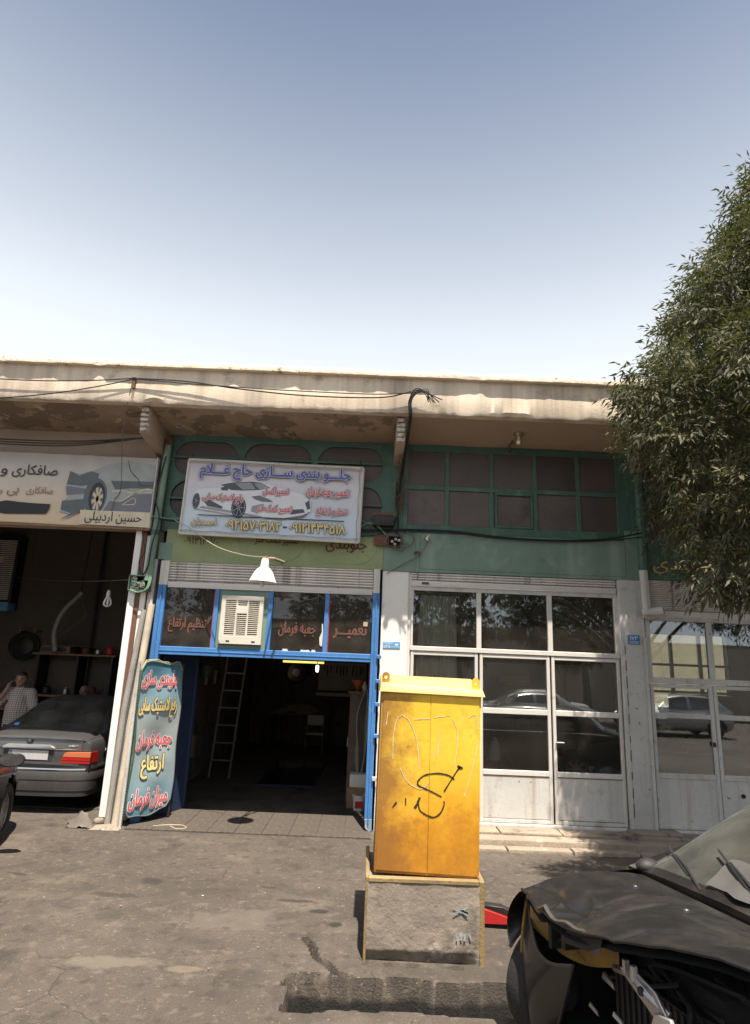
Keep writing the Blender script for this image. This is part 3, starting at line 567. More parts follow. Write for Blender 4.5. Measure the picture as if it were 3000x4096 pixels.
for i, a in enumerate((3.84, 4.70, 5.66, 6.6)):
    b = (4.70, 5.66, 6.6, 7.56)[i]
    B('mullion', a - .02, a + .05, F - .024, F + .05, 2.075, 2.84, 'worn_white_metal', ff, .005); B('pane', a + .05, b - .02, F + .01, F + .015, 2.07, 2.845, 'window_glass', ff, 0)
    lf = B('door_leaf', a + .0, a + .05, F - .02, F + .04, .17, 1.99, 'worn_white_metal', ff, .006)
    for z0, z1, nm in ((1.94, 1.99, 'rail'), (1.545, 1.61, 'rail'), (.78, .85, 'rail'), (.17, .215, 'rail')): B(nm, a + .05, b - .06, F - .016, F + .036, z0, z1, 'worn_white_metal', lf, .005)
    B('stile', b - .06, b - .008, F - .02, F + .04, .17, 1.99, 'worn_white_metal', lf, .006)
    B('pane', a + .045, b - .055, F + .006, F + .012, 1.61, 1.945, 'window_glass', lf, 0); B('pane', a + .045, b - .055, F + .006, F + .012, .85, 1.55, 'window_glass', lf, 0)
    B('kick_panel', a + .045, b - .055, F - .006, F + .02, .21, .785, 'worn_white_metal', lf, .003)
B('lock', 4.63, 4.66, F - .05, F - .02, 1.20, 1.26, 'dark_metal', ff, .004)
MB().lathe([(.0, -.004), (.028, -.004), (.028, .004), (0, .004)], (4.98, F - .012, .60), 14, 'y').build('vent_hole', 'blackish', ff)
B('door_sill', 3.82, 7.56, F - .05, F + .06, .12, .165, 'worn_white_metal', ff, .008)
# ------------------------------------------------------------------ left shop front: the open bay with its white post
lf_ = thing('storefront', 'open garage bay edged by tall white post and brown strip', 'storefront', (-3.3, F, 0))
B('post', -3.375, -3.285, F - .1, F + .0, .06, 3.86, 'white_wall', lf_, .006)
B('brown_strip', -3.285, -3.225, F - .075, F + .005, .05, 3.86, 'brown_strip', lf_, .003)
B('steel_channel', -3.225, -3.15, F - .06, F + .0, .02, 3.75, 'white_wall', lf_, .006)
B('steel_channel', -3.125, -3.045, F - .05, F + .0, .02, 3.42, 'worn_white_metal', lf_, .006)
B('gap', -3.15, -3.125, F - .01, F + .0, .02, 3.6, 'blackish', lf_, 0)
for x, y, z in ((-3.37, F - .13, 0), (-3.31, F - .14, 0)): MB().ball((x, y, z + .02), (.05, .04, .045), 7, 5).build('mortar_lump', 'step_concrete', lf_)
# ------------------------------------------------------------------ signs
def print_mat(name, stops, z0, z1, rough=.5):
    """printed vinyl whose ink runs from one colour to another up the sheet"""
    m = mat(name, (.5, .5, .5), rough, var=.05, vs=3, bump=.08, bs=12); nt = m.node_tree; N = nt.nodes; L = nt.links; p = N['Principled BSDF']
    tc = N.new('ShaderNodeTexCoord'); sp = N.new('ShaderNodeSeparateXYZ'); L.new(tc.outputs['Object'], sp.inputs[0])
    mr = N.new('ShaderNodeMapRange'); mr.inputs[1].default_value = z0; mr.inputs[2].default_value = z1; L.new(sp.outputs[2], mr.inputs[0])
    cr = N.new('ShaderNodeValToRGB'); L.new(mr.outputs[0], cr.inputs[0]); e = cr.color_ramp.elements
    e[0].position, e[0].color = stops[0][0], (*stops[0][1], 1); e[1].position, e[1].color = stops[-1][0], (*stops[-1][1], 1)
    for q, c in stops[1:-1]: k = e.new(q); k.color = (*c, 1)
    nz = N.new('ShaderNodeTexNoise'); nz.inputs['Scale'].default_value = 2.5; nz.inputs['Detail'].default_value = 5; L.new(tc.outputs['Object'], nz.inputs['Vector'])
    m2 = N.new('ShaderNodeMapRange'); m2.inputs[3].default_value = .8; m2.inputs[4].default_value = 1.1; L.new(nz.outputs['Fac'], m2.inputs[0])
    x = N.new('ShaderNodeMix'); x.data_type = 'RGBA'; x.blend_type = 'MULTIPLY'; x.inputs[0].default_value = 1; L.new(cr.outputs[0], x.inputs[6]); L.new(m2.outputs[0], x.inputs[7])
    L.new(x.outputs[2], p.inputs['Base Color']); return m
for n, c in dict(ink_blue=(.10, .11, .36), ink_white=(.78, .78, .82), ink_dark=(.03, .032, .045), ink_red=(.60, .11, .11), ink_yellow=(.70, .55, .22), ink_black=(.015, .015, .017), ink_car=(.74, .75, .78), ink_car_shade=(.30, .31, .34), ink_glass=(.09, .095, .11), ink_grey=(.17, .18, .20)).items(): mat(n, c, .55, var=.07, bump=0)
# the middle banner over the garage
YB = 8.57
s1 = thing('banner_sign', 'white vinyl banner with white sports car and large blue lettering', 'banner', (-1.47, YB, 3.77))
print_mat('banner_print', [(0, (.56, .68, .78)), (.35, (.64, .70, .77)), (.7, (.70, .68, .72)), (1, (.54, .50, .54))], 0, 1.1)
tilt = lambda x: -.012 * (x + 2.73)
def bw(u, v):
    x = -2.735 + 2.52 * u + .02 * v; return (x, YB + .012 * math.sin(7 * u + 3 * v) * math.sin(math.pi * u) - .02 * math.sin(math.pi * u) * (1 - v) * .3, 3.78 + tilt(x) + 1.09 * v)
MB().sheet(bw, 40, 16).build('vinyl_sheet', 'banner_print', s1)
B('backing_board', -2.72, -.22, YB + .03, YB + .06, 3.80, 4.83, 'white_paint', s1, .004)
mat('banner_hem', (.62, .60, .56), .7, var=.12, spots=[((.3, .26, .2), .65, 8, .1)])
for pts in ([bw(i / 20, 0) for i in range(21)], [bw(i / 20, 1) for i in range(21)], [bw(0, i / 10) for i in range(11)], [bw(1, i / 10) for i in range(11)]): MB().tube(pts, .022, 6).build('hem', 'banner_hem', s1)
MB().tube([bw(i / 30, .965 + .006 * math.sin(i)) for i in range(31)], .006, 5).xf(Matrix.Translation((0, -.03, 0))).build('edge_cord', 'cable_cream', s1)
MB().tube([bw(i / 30, .035 + .006 * math.sin(i * 1.3)) for i in range(31)], .006, 5).xf(Matrix.Translation((0, -.03, 0))).build('edge_cord', 'cable_cream', s1)
MB().tube([bw(.985 + .003 * math.sin(i), i / 20) for i in range(21)], .006, 5).xf(Matrix.Translation((0, -.03, 0))).build('edge_cord', 'cable_cream', s1)
for x in (-2.70, -.24): MB().tube([(x, YB + .01, 4.85), (x, YB + .12, 5.0)], .006, 5).build('tie_wire', 'dark_metal', s1)
pb = lambda u, v, d: (u, YB - .024 - d, v + tilt(u) * .5 + .012)
car = poly([(-2.6, 4.3), (-2.58, 4.36), (-2.53, 4.42), (-2.24, 4.45), (-2.19, 4.49), (-1.91, 4.55), (-1.67, 4.57), (-1.56, 4.53), (-1.32, 4.47), (-1.07, 4.42), (-0.98, 4.37), (-0.92, 4.29), (-0.91, 4.16), (-1.03, 4.1), (-1.32, 4.03), (-1.59, 4.02), (-1.8, 4.04), (-2.02, 4.06), (-2.27, 4.1), (-2.48, 4.12), (-2.55, 4.13)], pb, .001).build('printed_car', 'ink_car', s1, smooth=0)
def pp(pts, m, d=.003): return poly(pts, pb, d).build('printed_detail', m, car, smooth=0)
pp([(-2.22, 4.49), (-2.07, 4.53), (-1.78, 4.56), (-1.64, 4.55), (-1.51, 4.48), (-1.66, 4.44), (-1.9, 4.42), (-2.06, 4.42)], 'ink_glass', .002)
pp([(-2.02, 4.525), (-1.79, 4.545), (-1.72, 4.45), (-1.9, 4.435)], 'ink_car_shade'); pp([(-1.75, 4.53), (-1.64, 4.55), (-1.52, 4.475), (-1.66, 4.45)], 'ink_car_shade')
pp([(-2.22, 4.45), (-2.15, 4.47), (-2.1, 4.44), (-2.12, 4.41), (-2.2, 4.41)], 'ink_glass')
pp([(-2.5, 4.14), (-2.02, 4.08), (-1.6, 4.03), (-1.6, 4.06), (-2.05, 4.12), (-2.45, 4.17)], 'ink_car_shade', .002)
pp([(-1.77, 4.34), (-1.65, 4.36), (-1.49, 4.3), (-1.45, 4.27), (-1.61, 4.27), (-1.72, 4.3)], 'ink_grey'); pp([(-2.44, 4.24), (-2.35, 4.26), (-2.16, 4.17), (-2.17, 4.14), (-2.38, 4.17)], 'ink_glass')
pp([(-1.21, 4.17), (-1.02, 4.19), (-0.99, 4.14), (-1.19, 4.1)], 'ink_glass'); pp([(-1.59, 4.025), (-1.28, 4.045), (-1.03, 4.1), (-0.93, 4.14), (-1.01, 4.07), (-1.32, 4.01)], 'ink_grey'); pp([(-1.0, 4.28), (-.94, 4.32), (-.92, 4.2), (-.96, 4.18)], 'ink_glass')
pp([(-1.45, 4.45), (-1.1, 4.40), (-1.02, 4.36), (-1.35, 4.38)], 'ink_white', .002); pp([(-1.75, 4.2), (-1.6, 4.24), (-1.55, 4.16), (-1.68, 4.1), (-1.76, 4.12)], 'ink_car_shade', .002)
def ell(cx, cz, rx, rz, n=20): return [(cx + rx * math.cos(2 * math.pi * i / n), cz + rz * math.sin(2 * math.pi * i / n)) for i in range(n)]
for cx, cz, rx, rz in ((-2.545, 4.24, .052, .115), (-1.935, 4.17, .105, .155)):
    pp(ell(cx, cz, rx, rz), 'ink_dark', .0035); pp(ell(cx, cz, rx * .86, rz * .86), 'ink_car_shade', .004); pp(ell(cx, cz, rx * .79, rz * .79), 'ink_dark', .0045)
    for k in range(7):
        a = 2 * math.pi * k / 7; c, s = math.cos(a), math.sin(a)
        pp([(cx - s * rx * .05, cz + c * rz * .05), (cx + s * rx * .05, cz - c * rz * .05), (cx + c * rx * .8 + s * rx * .04, cz + s * rz * .8 - c * rz * .04), (cx + c * rx * .8 - s * rx * .04, cz + s * rz * .8 + c * rz * .04)], 'ink_car_shade', .005)
poly([(-2.5, 4.045), (-.43, 4.045), (-.43, 4.03), (-2.5, 4.03)], pb, .006).build('printed_line', 'ink_dark', s1, smooth=0)
lft = lambda k: (lambda u, v, d: pb(u, v, d + k))
text(s1, 'جلـــو بندی ســـازی حاج غـــلام', (-2.53, -.38, 4.575, 4.80), lft(.006), 'ink_blue', .045, [(.08, 'ink_white'), (.105, 'ink_dark')])
for s, bx in (('تعمیر جعبه فرمان', (-.99, -.39, 4.37, 4.52)), ('تعمیراکسل', (-1.61, -1.24, 4.36, 4.49)), ('رفع لاستیک سابی', (-2.46, -1.88, 4.22, 4.36)), ('تعمیر کمک فنر', (-1.68, -1.18, 4.1, 4.23)), ('تنظیم ارتفاع', (-.83, -.40, 4.1, 4.225))):
    text(s1, s, bx, lft(.006), 'ink_red', .034, [(.085, 'ink_white'), (.115, 'ink_grey')])
for s, bx in (('احمدیان', (-2.58, -2.23, 3.875, 3.99)), ('۰۹۲۱۵۷۰۳۱۸۲', (-2.09, -1.32, 3.85, 3.985)), ('۰۹۱۲۱۴۳۴۵۱۸', (-1.19, -.41, 3.85, 3.985))): text(s1, s, bx, lft(.006), 'ink_yellow', .025, [(.06, 'ink_dark')])
poly([(-1.29, 3.905), (-1.23, 3.905), (-1.23, 3.925), (-1.29, 3.925)], pb, .007).build('printed_dash', 'ink_dark', s1, smooth=0)
# the left banner
YL = 8.58
s2 = thing('banner_sign', 'faded cream banner showing a car wheel above the open left bay', 'banner', (-5, YL, 3.82))
mat('old_vinyl', (.52, .44, .34), .6, var=.12, vs=1.5, bump=.12, bs=6, spots=[((.40, .37, .34), .55, 1.3, .2), ((.34, .22, .13), .71, 5, .06)])
print_mat('old_banner_print', [(0, (.66, .50, .31)), (.45, (.66, .56, .44)), (.8, (.56, .52, .48)), (1, (.44, .41, .38))], 0, 1.06)
def lw(u, v):
    x = -7.2 + 4.03 * u; wr = .016 * max(0, v - .62) * math.sin(42 * u + 9 * v + 3 * math.sin(9 * u)) * 3
    return (x, YL + .01 * math.sin(9 * u) + wr * .5, 3.845 - .006 * (x + 5.3) * 1.5 + v * (1.03 + .007 * (x + 5.3)))
MB().sheet(lw, 160, 24).build('vinyl_sheet', 'old_banner_print', s2)
B('backing_board', -7.2, -3.18, YL + .035, YL + .06, 3.86, 4.86, 'wood', s2, .003); B('lower_batten', -7.2, -3.17, YL - .01, YL + .05, 3.80, 3.835, 'wood', s2, .004)
B('folded_edge', -3.182, -3.165, YL - .02, YL + .06, 3.83, 4.88, 'banner_hem', s2, .003)
for n, c in dict(old_ink=(.055, .05, .055), old_pink=(.33, .19, .17), ink_slate=(.115, .135, .145), ink_slate_light=(.36, .38, .37), ink_cream=(.66, .56, .40)).items(): mat(n, c, .6, var=.15, vs=5, bump=0)
pl_ = lambda u, v, d: (u, YL - .018 - d, v)
pc = poly([(-4.4, 4.62), (-4.25, 4.585), (-4.05, 4.65), (-3.85, 4.74), (-3.62, 4.80), (-3.4, 4.79), (-3.19, 4.76), (-3.185, 4.06), (-4.15, 4.04), (-4.43, 3.88), (-4.30, 3.98), (-4.47, 4.02), (-4.36, 4.09), (-4.44, 4.15), (-4.38, 4.24), (-4.44, 4.36), (-4.42, 4.46), (-4.3, 4.55)], pl_, .001).build('printed_car', 'ink_slate_light', s2, smooth=0)
def pq(pts, m, d=.003): return poly(pts, pl_, d).build('printed_detail', m, pc, smooth=0)
pq([(-4.40, 4.62), (-4.26, 4.56), (-4.1, 4.63), (-3.98, 4.60), (-3.99, 4.47), (-4.2, 4.40), (-4.42, 4.42)], 'ink_slate', .002); pq([(-4.42, 4.40), (-4.06, 4.36), (-4.07, 4.30), (-4.40, 4.26)], 'ink_grey', .002); pq([(-4.45, 4.18), (-4.10, 4.22), (-4.12, 4.05), (-4.44, 3.9), (-4.3, 4.0), (-4.45, 4.05)], 'ink_slate', .002)
pq([(-3.8, 4.50), (-3.185, 4.51), (-3.185, 4.40), (-3.5, 4.40), (-3.72, 4.37)], 'ink_slate', .002); pq([(-3.78, 4.2), (-3.6, 4.2), (-3.44, 4.31), (-3.185, 4.33), (-3.185, 4.06), (-3.85, 4.055)], 'ink_grey', .002)
for pts, w in (([(-3.76, 4.34), (-3.62, 4.36), (-3.45, 4.33), (-3.3, 4.39), (-3.19, 4.39)], .02), ([(-3.74, 4.21), (-3.6, 4.21), (-3.44, 4.325), (-3.19, 4.345)], .012), ([(-3.59, 4.15), (-3.44, 4.26), (-3.42, 4.17), (-3.59, 4.15)], .01)): ribbon(pts, w, pl_, .004).build('printed_detail', 'ink_cream', pc, smooth=0)
ribbon([(-3.59, 4.81), (-3.53, 4.65), (-3.41, 4.53), (-3.37, 4.45), (-3.19, 4.45)], .012, pl_, .004).build('printed_detail', 'old_ink', pc, smooth=0)
pq([(q[0] - .05, q[1]) for q in ell(-3.94, 4.26, .165, .27)], 'ink_slate', .0025); pq([(x, max(z, 4.042)) for x, z in ell(-3.965, 4.245, .115, .225, 28)], 'ink_dark', .003); pq([(x, max(z, 4.044)) for x, z in ell(-3.955, 4.225, .08, .175, 28)], 'ink_slate', .0035)
for k in range(8):
    a = 2 * math.pi * k / 8 + .3; c, s = math.cos(a), math.sin(a); q = [(-3.955 - s * .012, 4.225 + c * .02), (-3.955 + s * .012, 4.225 - c * .02), (-3.955 + c * .078 + s * .016, 4.225 + s * .172 - c * .03), (-3.955 + c * .078 - s * .016, 4.225 + s * .172 + c * .03)]
    pq([(x, max(z, 4.046)) for x, z in q], 'ink_cream', .004)
poly([(-4.17, 4.055), (-3.175, 4.055), (-3.17, 3.835), (-4.16, 3.85)], pl_, .004).build('cream_patch', 'ink_cream', s2, smooth=0)
text(s2, 'حسین اردبیلی', (-4.09, -3.29, 3.868, 4.04), lambda u, v, d: pl_(u, v, d + .003), 'old_ink', .012)
text(s2, 'صافکاری', (-5.23, -4.58, 4.50, 4.69), pl_, 'old_ink', .012); text(s2, 'و', (-5.39, -5.30, 4.50, 4.62), pl_, 'old_ink', .012); text(s2, 'صافکاری', (-4.98, -4.6, 4.24, 4.37), pl_, 'old_pink', .012); text(s2, 'بی', (-5.25, -5.09, 4.22, 4.34), pl_, 'old_pink', .012); text(s2, 'رنگ', (-5.62, -5.32, 4.23, 4.36), pl_, 'old_pink', .012)
bar = [(-6.0, 3.99), (-5.6, 4.00), (-5.21, 3.955), (-4.9, 3.965), (-4.65, 3.975), (-4.62, 4.03), (-4.605, 4.12), (-4.88, 4.125), (-5.05, 4.135), (-5.23, 4.15), (-5.32, 4.13), (-6, 4.13)]
poly(bar, pl_, .005).build('sprayed_bar', 'ink_black', s2, smooth=0); poly(ell(-5.66, 4.62, .15, .14), pl_, .005).build('sprayed_spot', 'ink_black', s2, smooth=0)
# the standing banner by the garage door
P0 = Vector((-2.985, 8.45, 0)); EX = Vector((.643, .766, 0)); EN = Vector((.766, -.643, 0))
def sp(u, v, d=0):
    w = .028 * math.sin(3.1 * v + 5 * u) + .014 * math.sin(7 * v - 6 * u) + .004 * math.sin(19 * v + 11 * u) * abs(math.sin(2.3 * v)); return tuple(P0 + EX * (u + .015 * math.sin(2 * v)) + EN * (d + w * math.sin(math.pi * min(1, max(0, u / .64)))) + Vector((0, 0, v)))
s3 = thing('standing_banner', 'tall pale blue banner on a post with red and yellow lettering', 'banner', (-2.8, 8.6, 0))
print_mat('blue_banner_print', [(0, (.10, .24, .32)), (.3, (.27, .36, .39)), (.6, (.33, .37, .37)), (.85, (.17, .33, .40)), (1, (.03, .13, .20))], .05, 2.02)
def cz(u, v):
    e = .10 * (max(0, abs(u - .5) - .38) / .12) ** 2; zz = .08 + .07 * u + .02 * math.sin(9 * u); return sp(.64 * u + .012 * math.sin(11 * v) * (2 * u - 1), zz + e + (2.0 + .02 * math.sin(7 * u) - zz - 2 * e) * v)
MB().sheet(cz, 32, 110).build('vinyl_sheet', 'blue_banner_print', s3)
for nm, pts, r, m in (('green_hem', [cz(0, i / 30) for i in range(31)], .02, 'dark_green'), ('edge_cord', [cz(1, i / 30) for i in range(31)], .006, 'cable_grey'), ('edge_cord', [cz(i / 12, 0) for i in range(13)], .008, 'cable_grey'), ('edge_cord', [cz(i / 12, 1) for i in range(13)], .014, 'cable_green'), ('edge_cord', [tuple(Vector(cz(i / 12, 1)) + Vector((0, 0, .02 + .008 * math.sin(i * 2)))) for i in range(13)], .009, 'cable_cream')): MB().tube(pts, r, 7).build(nm, m, s3)
post = MB().tube([sp(-.03, 0), sp(-.03, 2.02)], .022, 8).build('support_post', 'worn_white_metal', s3)
mb = MB()
for i in range(60):
    q = Vector(sp(-.03, .03 + i * .033)) + EN * .021; mb.ball(tuple(q), .007, 5, 4)
mb.build('perforation', 'blackish', post)
MB().tube([sp(.66, 0, -.03), sp(.66, 2.0, -.03)], .02, 8).build('support_post', 'dark_metal', s3)
for s, bx, m, o in (('جلوبندی سازی', (.03, .55, 1.66, 1.90), 'ink_red', 'ink_white'), ('رفع لاستیک سابی', (.02, .57, 1.29, 1.56), 'ink_yellow', 'ink_black'), ('جعبه فرمان', (.04, .55, .89, 1.13), 'ink_red', 'ink_white'), ('ارتفاع', (.14, .47, .55, .83), 'ink_yellow', 'ink_black'), ('میزان فرمان', (.03, .58, .18, .43), 'ink_red', 'ink_white')):
    text(s3, s, bx, lambda u, v, d: sp(u, v, d + .008), m, .034, [(.07, o)])
# ------------------------------------------------------------------ number plates of the shops
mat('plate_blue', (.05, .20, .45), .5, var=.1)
o = thing('address_plate', 'small light blue address plate on sunlit white pillar', 'plate', (.30, F - .025, 2.32)); mat('plate_sky', (.12, .34, .58), .5, var=.1)
B('plate', .18, .42, F - .028, F - .0195, 2.315, 2.405, 'plate_sky', o, 0); text(o, '۲۷۵۲۲', (.19, .32, 2.365, 2.40), flat(F - .028), 'ink_white', .01); text(o, '-۵۳۵۰', (.19, .32, 2.322, 2.356), flat(F - .028), 'ink_white', .01)
MB().add([(x, F - .0305, z) for x, z in ((.345, 2.385), (.365, 2.372), (.395, 2.386), (.385, 2.358), (.365, 2.352), (.35, 2.362))], [(0, 1, 2, 3, 4, 5)]).build('emblem', 'ink_white', o, smooth=0); B('printed_line', .34, .405, F - .0305, F - .029, 2.333, 2.339, 'ink_white', o, 0)
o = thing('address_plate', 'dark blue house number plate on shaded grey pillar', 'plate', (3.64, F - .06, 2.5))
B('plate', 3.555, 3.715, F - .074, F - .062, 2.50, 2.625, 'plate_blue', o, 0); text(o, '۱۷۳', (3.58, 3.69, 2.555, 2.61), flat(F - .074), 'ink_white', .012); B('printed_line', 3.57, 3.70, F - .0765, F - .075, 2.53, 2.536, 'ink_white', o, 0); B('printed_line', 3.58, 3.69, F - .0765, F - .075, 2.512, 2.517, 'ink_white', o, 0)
# ------------------------------------------------------------------ pipes
t = thing('drainpipe', 'green painted drainpipe between the left and middle shops', 'pipe', (-3.1, F - .12, 3.0))
MB().tube([(-3.065, F - .12, 5.16), (-3.09, F - .12, 4.0), (-3.125, F - .11, 3.1)], .052, 12).build('pipe', 'green_panel', t); MB().lathe([(.058, 0), (.058, .1)], (-3.067, F - .12, 5.08), 12).build('collar', 'rust', t); MB().lathe([(.056, 0), (.056, .07)], (-3.10, F - .12, 3.75), 12).build('collar', 'dark_green', t)
t = thing('drainpipe', 'green and grey drainpipe with open side spout beside right pillar', 'pipe', (3.80, F - .12, 2.9))
MB().tube([(3.80, F - .12, 4.96), (3.80, F - .12, 3.5)], .055, 12).build('pipe', 'dark_green', t); MB().tube([(3.80, F - .12, 3.52), (3.815, F - .12, 3.02), (3.83, F - .12, 2.95)], .057, 12).build('pipe', 'worn_white_metal', t)
MB().lathe([(.06, -.09), (.06, .18), (.052, .18), (.052, -.02), (0, -.02)], (0, 0, 0), 14, 'x').xf(Matrix.Translation((3.85, F - .14, 2.94)) @ Matrix.Rotation(R(-35), 4, 'Z') @ Matrix.Rotation(R(-8), 4, 'Y')).build('spout', 'worn_white_metal', t); B('bracket', 3.74, 3.92, F - .19, F - .05, 2.862, 2.877, 'worn_white_metal', t, .003)
t = tag(MB().tube([(-3.205, 8.53, .0), (-3.20, 8.60, 1.4), (-3.135, 8.68, 2.70)], .040, 10).build('leaning_pipe', 'grey_pipe'), 'grey steel pipe leaning beside the white post', 'pipe')
t = tag(MB().tube([(-3.085, 8.47, .015), (-3.07, 8.57, 1.4), (-3.035, 8.66, 2.78)], .048, 12).build('leaning_pipe', 'cream_pipe'), 'thick cream pipe leaning next to the blue standing banner', 'pipe')
# ------------------------------------------------------------------ electrical fittings
t = thing('junction_box', 'open dark green junction box full of loose wires', 'junction box', (-3.23, F - .13, 2.95))
plate([rect(-3.37, -3.08, 2.95, 3.17), rect(-3.355, -3.095, 2.965, 3.155)], F - .16, F - .06, 'box_shell', 'dark_green', t, .003); B('back_plate', -3.36, -3.09, F - .075, F - .065, 2.96, 3.16, 'blackish', t, 0)
for k in range(14):
    a = [(-3.34 + random.random() * .2, F - .1 - random.random() * .05, 2.98 + random.random() * .14) for _ in range(4)]
    MB().tube(cat_rom(a, 5), .004, 5).build('loose_wire', random.choice(['cable_green', 'cable_cream', 'steel', 'cable_black']), t)
for k in range(3): MB().tube(cat_rom([(-3.33, F - .16, 2.96 - k * .008), (-3.2, F - .18, 2.93), (-3.10 + k * .012, F - .18, 3.0), (-3.085 + k * .012, F - .15, 3.2), (-3.07, F - .13, 3.34)], 8), .009, 6).build('bundled_wire', 'cable_green', t)
t = thing('meter_box', 'small black metal box hanging beside green pane', 'meter box', (-.2, F - .1, 3.9))
B('case', -.305, -.115 + .11, F - .15, F - .03, 3.915, 4.09, 'dark_metal', t, .008); B('cover_lip', -.31, .0, F - .16, F - .145, 4.06, 4.095, 'rust', t, .004); MB().tube(cat_rom([(-.25, F - .1, 3.92), (-.15, F - .1, 3.84), (.02, F - .08, 3.86), (.06, F - .07, 3.98), (.02, F - .06, 4.3), (0.02, F - .06, 4.6)], 8), .011, 6).build('lead', 'cable_black', t)
for a in t.children: a.location.x += .28; a.location.z += .10
t = thing('fuse_box', 'rusty open fuse box with hinged lid below the cables', 'fuse box', (.2, F - .1, 3.72))
B('lid', .0, .19, F - .10, F - .085, 3.735, 3.885, 'rust', t, .004); B('lid_edge', 0, .19, F - .115, F - .10, 3.872, 3.885, 'rust', t, .002); plate([rect(.20, .385, 3.725, 3.885), rect(.212, .373, 3.737, 3.873)], F - .10, F - .035, 'box_shell', 'rust', t, .002); B('back_plate', .205, .38, F - .045, F - .037, 3.73, 3.88, 'blackish', t, 0)
for x, z in ((.31, 3.835), (.355, 3.82), (.30, 3.76), (.26, 3.80)): MB().lathe([(.008, -.012), (.018, -.012), (.018, .012), (.008, .012)], (x, F - .085, z), 10, 'y').build('fuse_holder', 'white_plastic' if z > 3.81 else 'brass', t)
MB().tube(cat_rom([(.30, F - .1, 3.75), (.31, F - .12, 3.68), (.40, F - .1, 3.67), (.44, F - .09, 3.75), (.40, F - .08, 3.86), (.41, F - .06, 3.96)], 8), .012, 7).build('hose_loop', 'cable_grey', t); MB().tube(cat_rom([(.38, F - .08, 3.83), (.45, F - .1, 3.77), (.53, F - .1, 3.76), (.57, F - .09, 3.85), (.52, F - .08, 3.93), (.45, F - .07, 3.945)], 8), .011, 7).build('hose_loop', 'cable_grey', t)
t = thing('lamp_socket', 'empty brass lamp socket dangling on green panel', 'lamp socket', (.76, F - .12, 3.80))
MB().lathe([(.0, .05), (.022, .05), (.026, .02), (.04, .015), (.044, -.03), (.04, -.035), (.036, -.02), (0, -.02)], (0, 0, 0), 14).xf(Matrix.Translation((.76, F - .11, 3.86)) @ Matrix.Rotation(R(25), 4, 'Y')).build('socket_shell', 'brass', t); MB().tube(cat_rom([(.775, F - .1, 3.84), (.72, F - .08, 3.72), (.62, F - .07, 3.60), (.45, F - .06, 3.50), (.2, F - .05, 3.34)], 8), .006, 5).build('lead', 'cable_grey', t)
MB().tube([(.58, F - .06, 3.655), (.64, F - .09, 3.66), (.66, F - .08, 3.635)], .016, 6).build('rag_end', 'rust', t)
t = thing('ceiling_lamp', 'old metal lamp holder fixed under the concrete overhang', 'lamp', (2.0, 8.3, 5.2))
MB().lathe([(.0, 0), (.075, 0), (.075, -.015), (.045, -.03), (.045, -.12), (.055, -.125), (.05, -.16), (.03, -.175), (0, -.178)], (2.0, 8.3, 5.362), 16).build('lamp_body', 'brass', t); MB().tube([(1.97, 8.5, 5.33), (1.93, 8.6, 5.27), (1.95, 8.7, 5.25)], .018, 6).build('conduit', 'rust', t)
# garage lamp: enamel shade on a bracket arm
t = thing('wall_lamp', 'white enamel lamp shade on a bracket over the garage', 'lamp', (-1.39, 7.85, 3.0))
sh = MB().lathe([(.0, .30), (.035, .30), (.045, .285), (.055, .19), (.085, .165), (.12, .12), (.16, .03), (.175, .0), (.17, .0), (.155, .03), (.115, .115), (.08, .155), (.045, .18), (0, .2)], (0, 0, 0), 28).xf(Matrix.Translation((-1.385, 7.85, 3.05)) @ Matrix.Rotation(R(2), 4, 'Y')).build('lamp_shade', 'white_wall', t); sh.data.materials[0] = mat('enamel', (.82, .80, .76), .3, var=.03, bump=0)
MB().lathe([(0, .1), (.022, .1), (.026, .02), (.02, .0), (.028, -.04), (.03, -.075), (.02, -.1), (0, -.105)], (-1.385, 7.85, 3.09), 12).build('bulb', 'white_plastic', t)
MB().tube([(-1.385, 7.85, 3.34), (-1.37, 7.95, 3.40), (-1.28, 8.72, 3.44)], .012, 6).build('bracket_arm', 'rust', t); MB().tube([(-1.40, 7.86, 3.36), (-1.30, 8.1, 3.40), (-1.2, 8.3, 3.39)], .015, 6).build('taped_joint', 'cable_cream', t)
MB().tube(cat_rom([(-1.385, 7.86, 3.37), (-1.7, 8.05, 3.42), (-2.1, 8.3, 3.55), (-2.45, 8.45, 3.75), (-2.63, 8.50, 3.87), (-2.8, 8.55, 3.95), (-2.84, 8.62, 4.0)], 8), .006, 5).build('lead', 'cable_cream', t)
# ------------------------------------------------------------------ cables
def cable(pts, r, m, label, n=8): return tag(MB().tube(cat_rom(pts, n), r, 6).build('cable', m), label, 'cable', 'cables strung along the shop row')
yw = F - .06
cable([(-.25, yw, 3.95), (.3, yw, 3.975), (1.07, yw, 3.99), (1.8, yw, 3.93), (2.6, yw, 3.915), (3.3, yw, 3.96), (3.80, F - .17, 4.05)], .013, 'cable_black', 'thick black cable running along the bottom of the ten panes')
cable([(-.25, yw - .02, 3.925), (.4, yw - .02, 3.985), (1.0, yw - .02, 3.975), (1.7, yw - .02, 3.91), (2.5, yw - .02, 3.90), (3.2, yw - .02, 3.925), (3.80, F - .18, 3.99)], .008, 'cable_black', 'thinner black cable drooping under the thick one below the ten panes')
cable([(-.3, yw - .03, 3.84), (.0, yw - .03, 3.88), (.35, yw - .03, 3.955), (.6, yw - .03, 3.97)], .008, 'cable_black', 'short black cable rising from behind banner to the fuse box')
cable([(-.22, yw - .04, 3.97), (-.1, yw - .05, 4.05), (.02, yw - .05, 4.03), (.12, yw - .04, 3.94), (.2, yw - .04, 3.86)], .010, 'cable_green', 'green cable arching from banner corner into the fuse box')
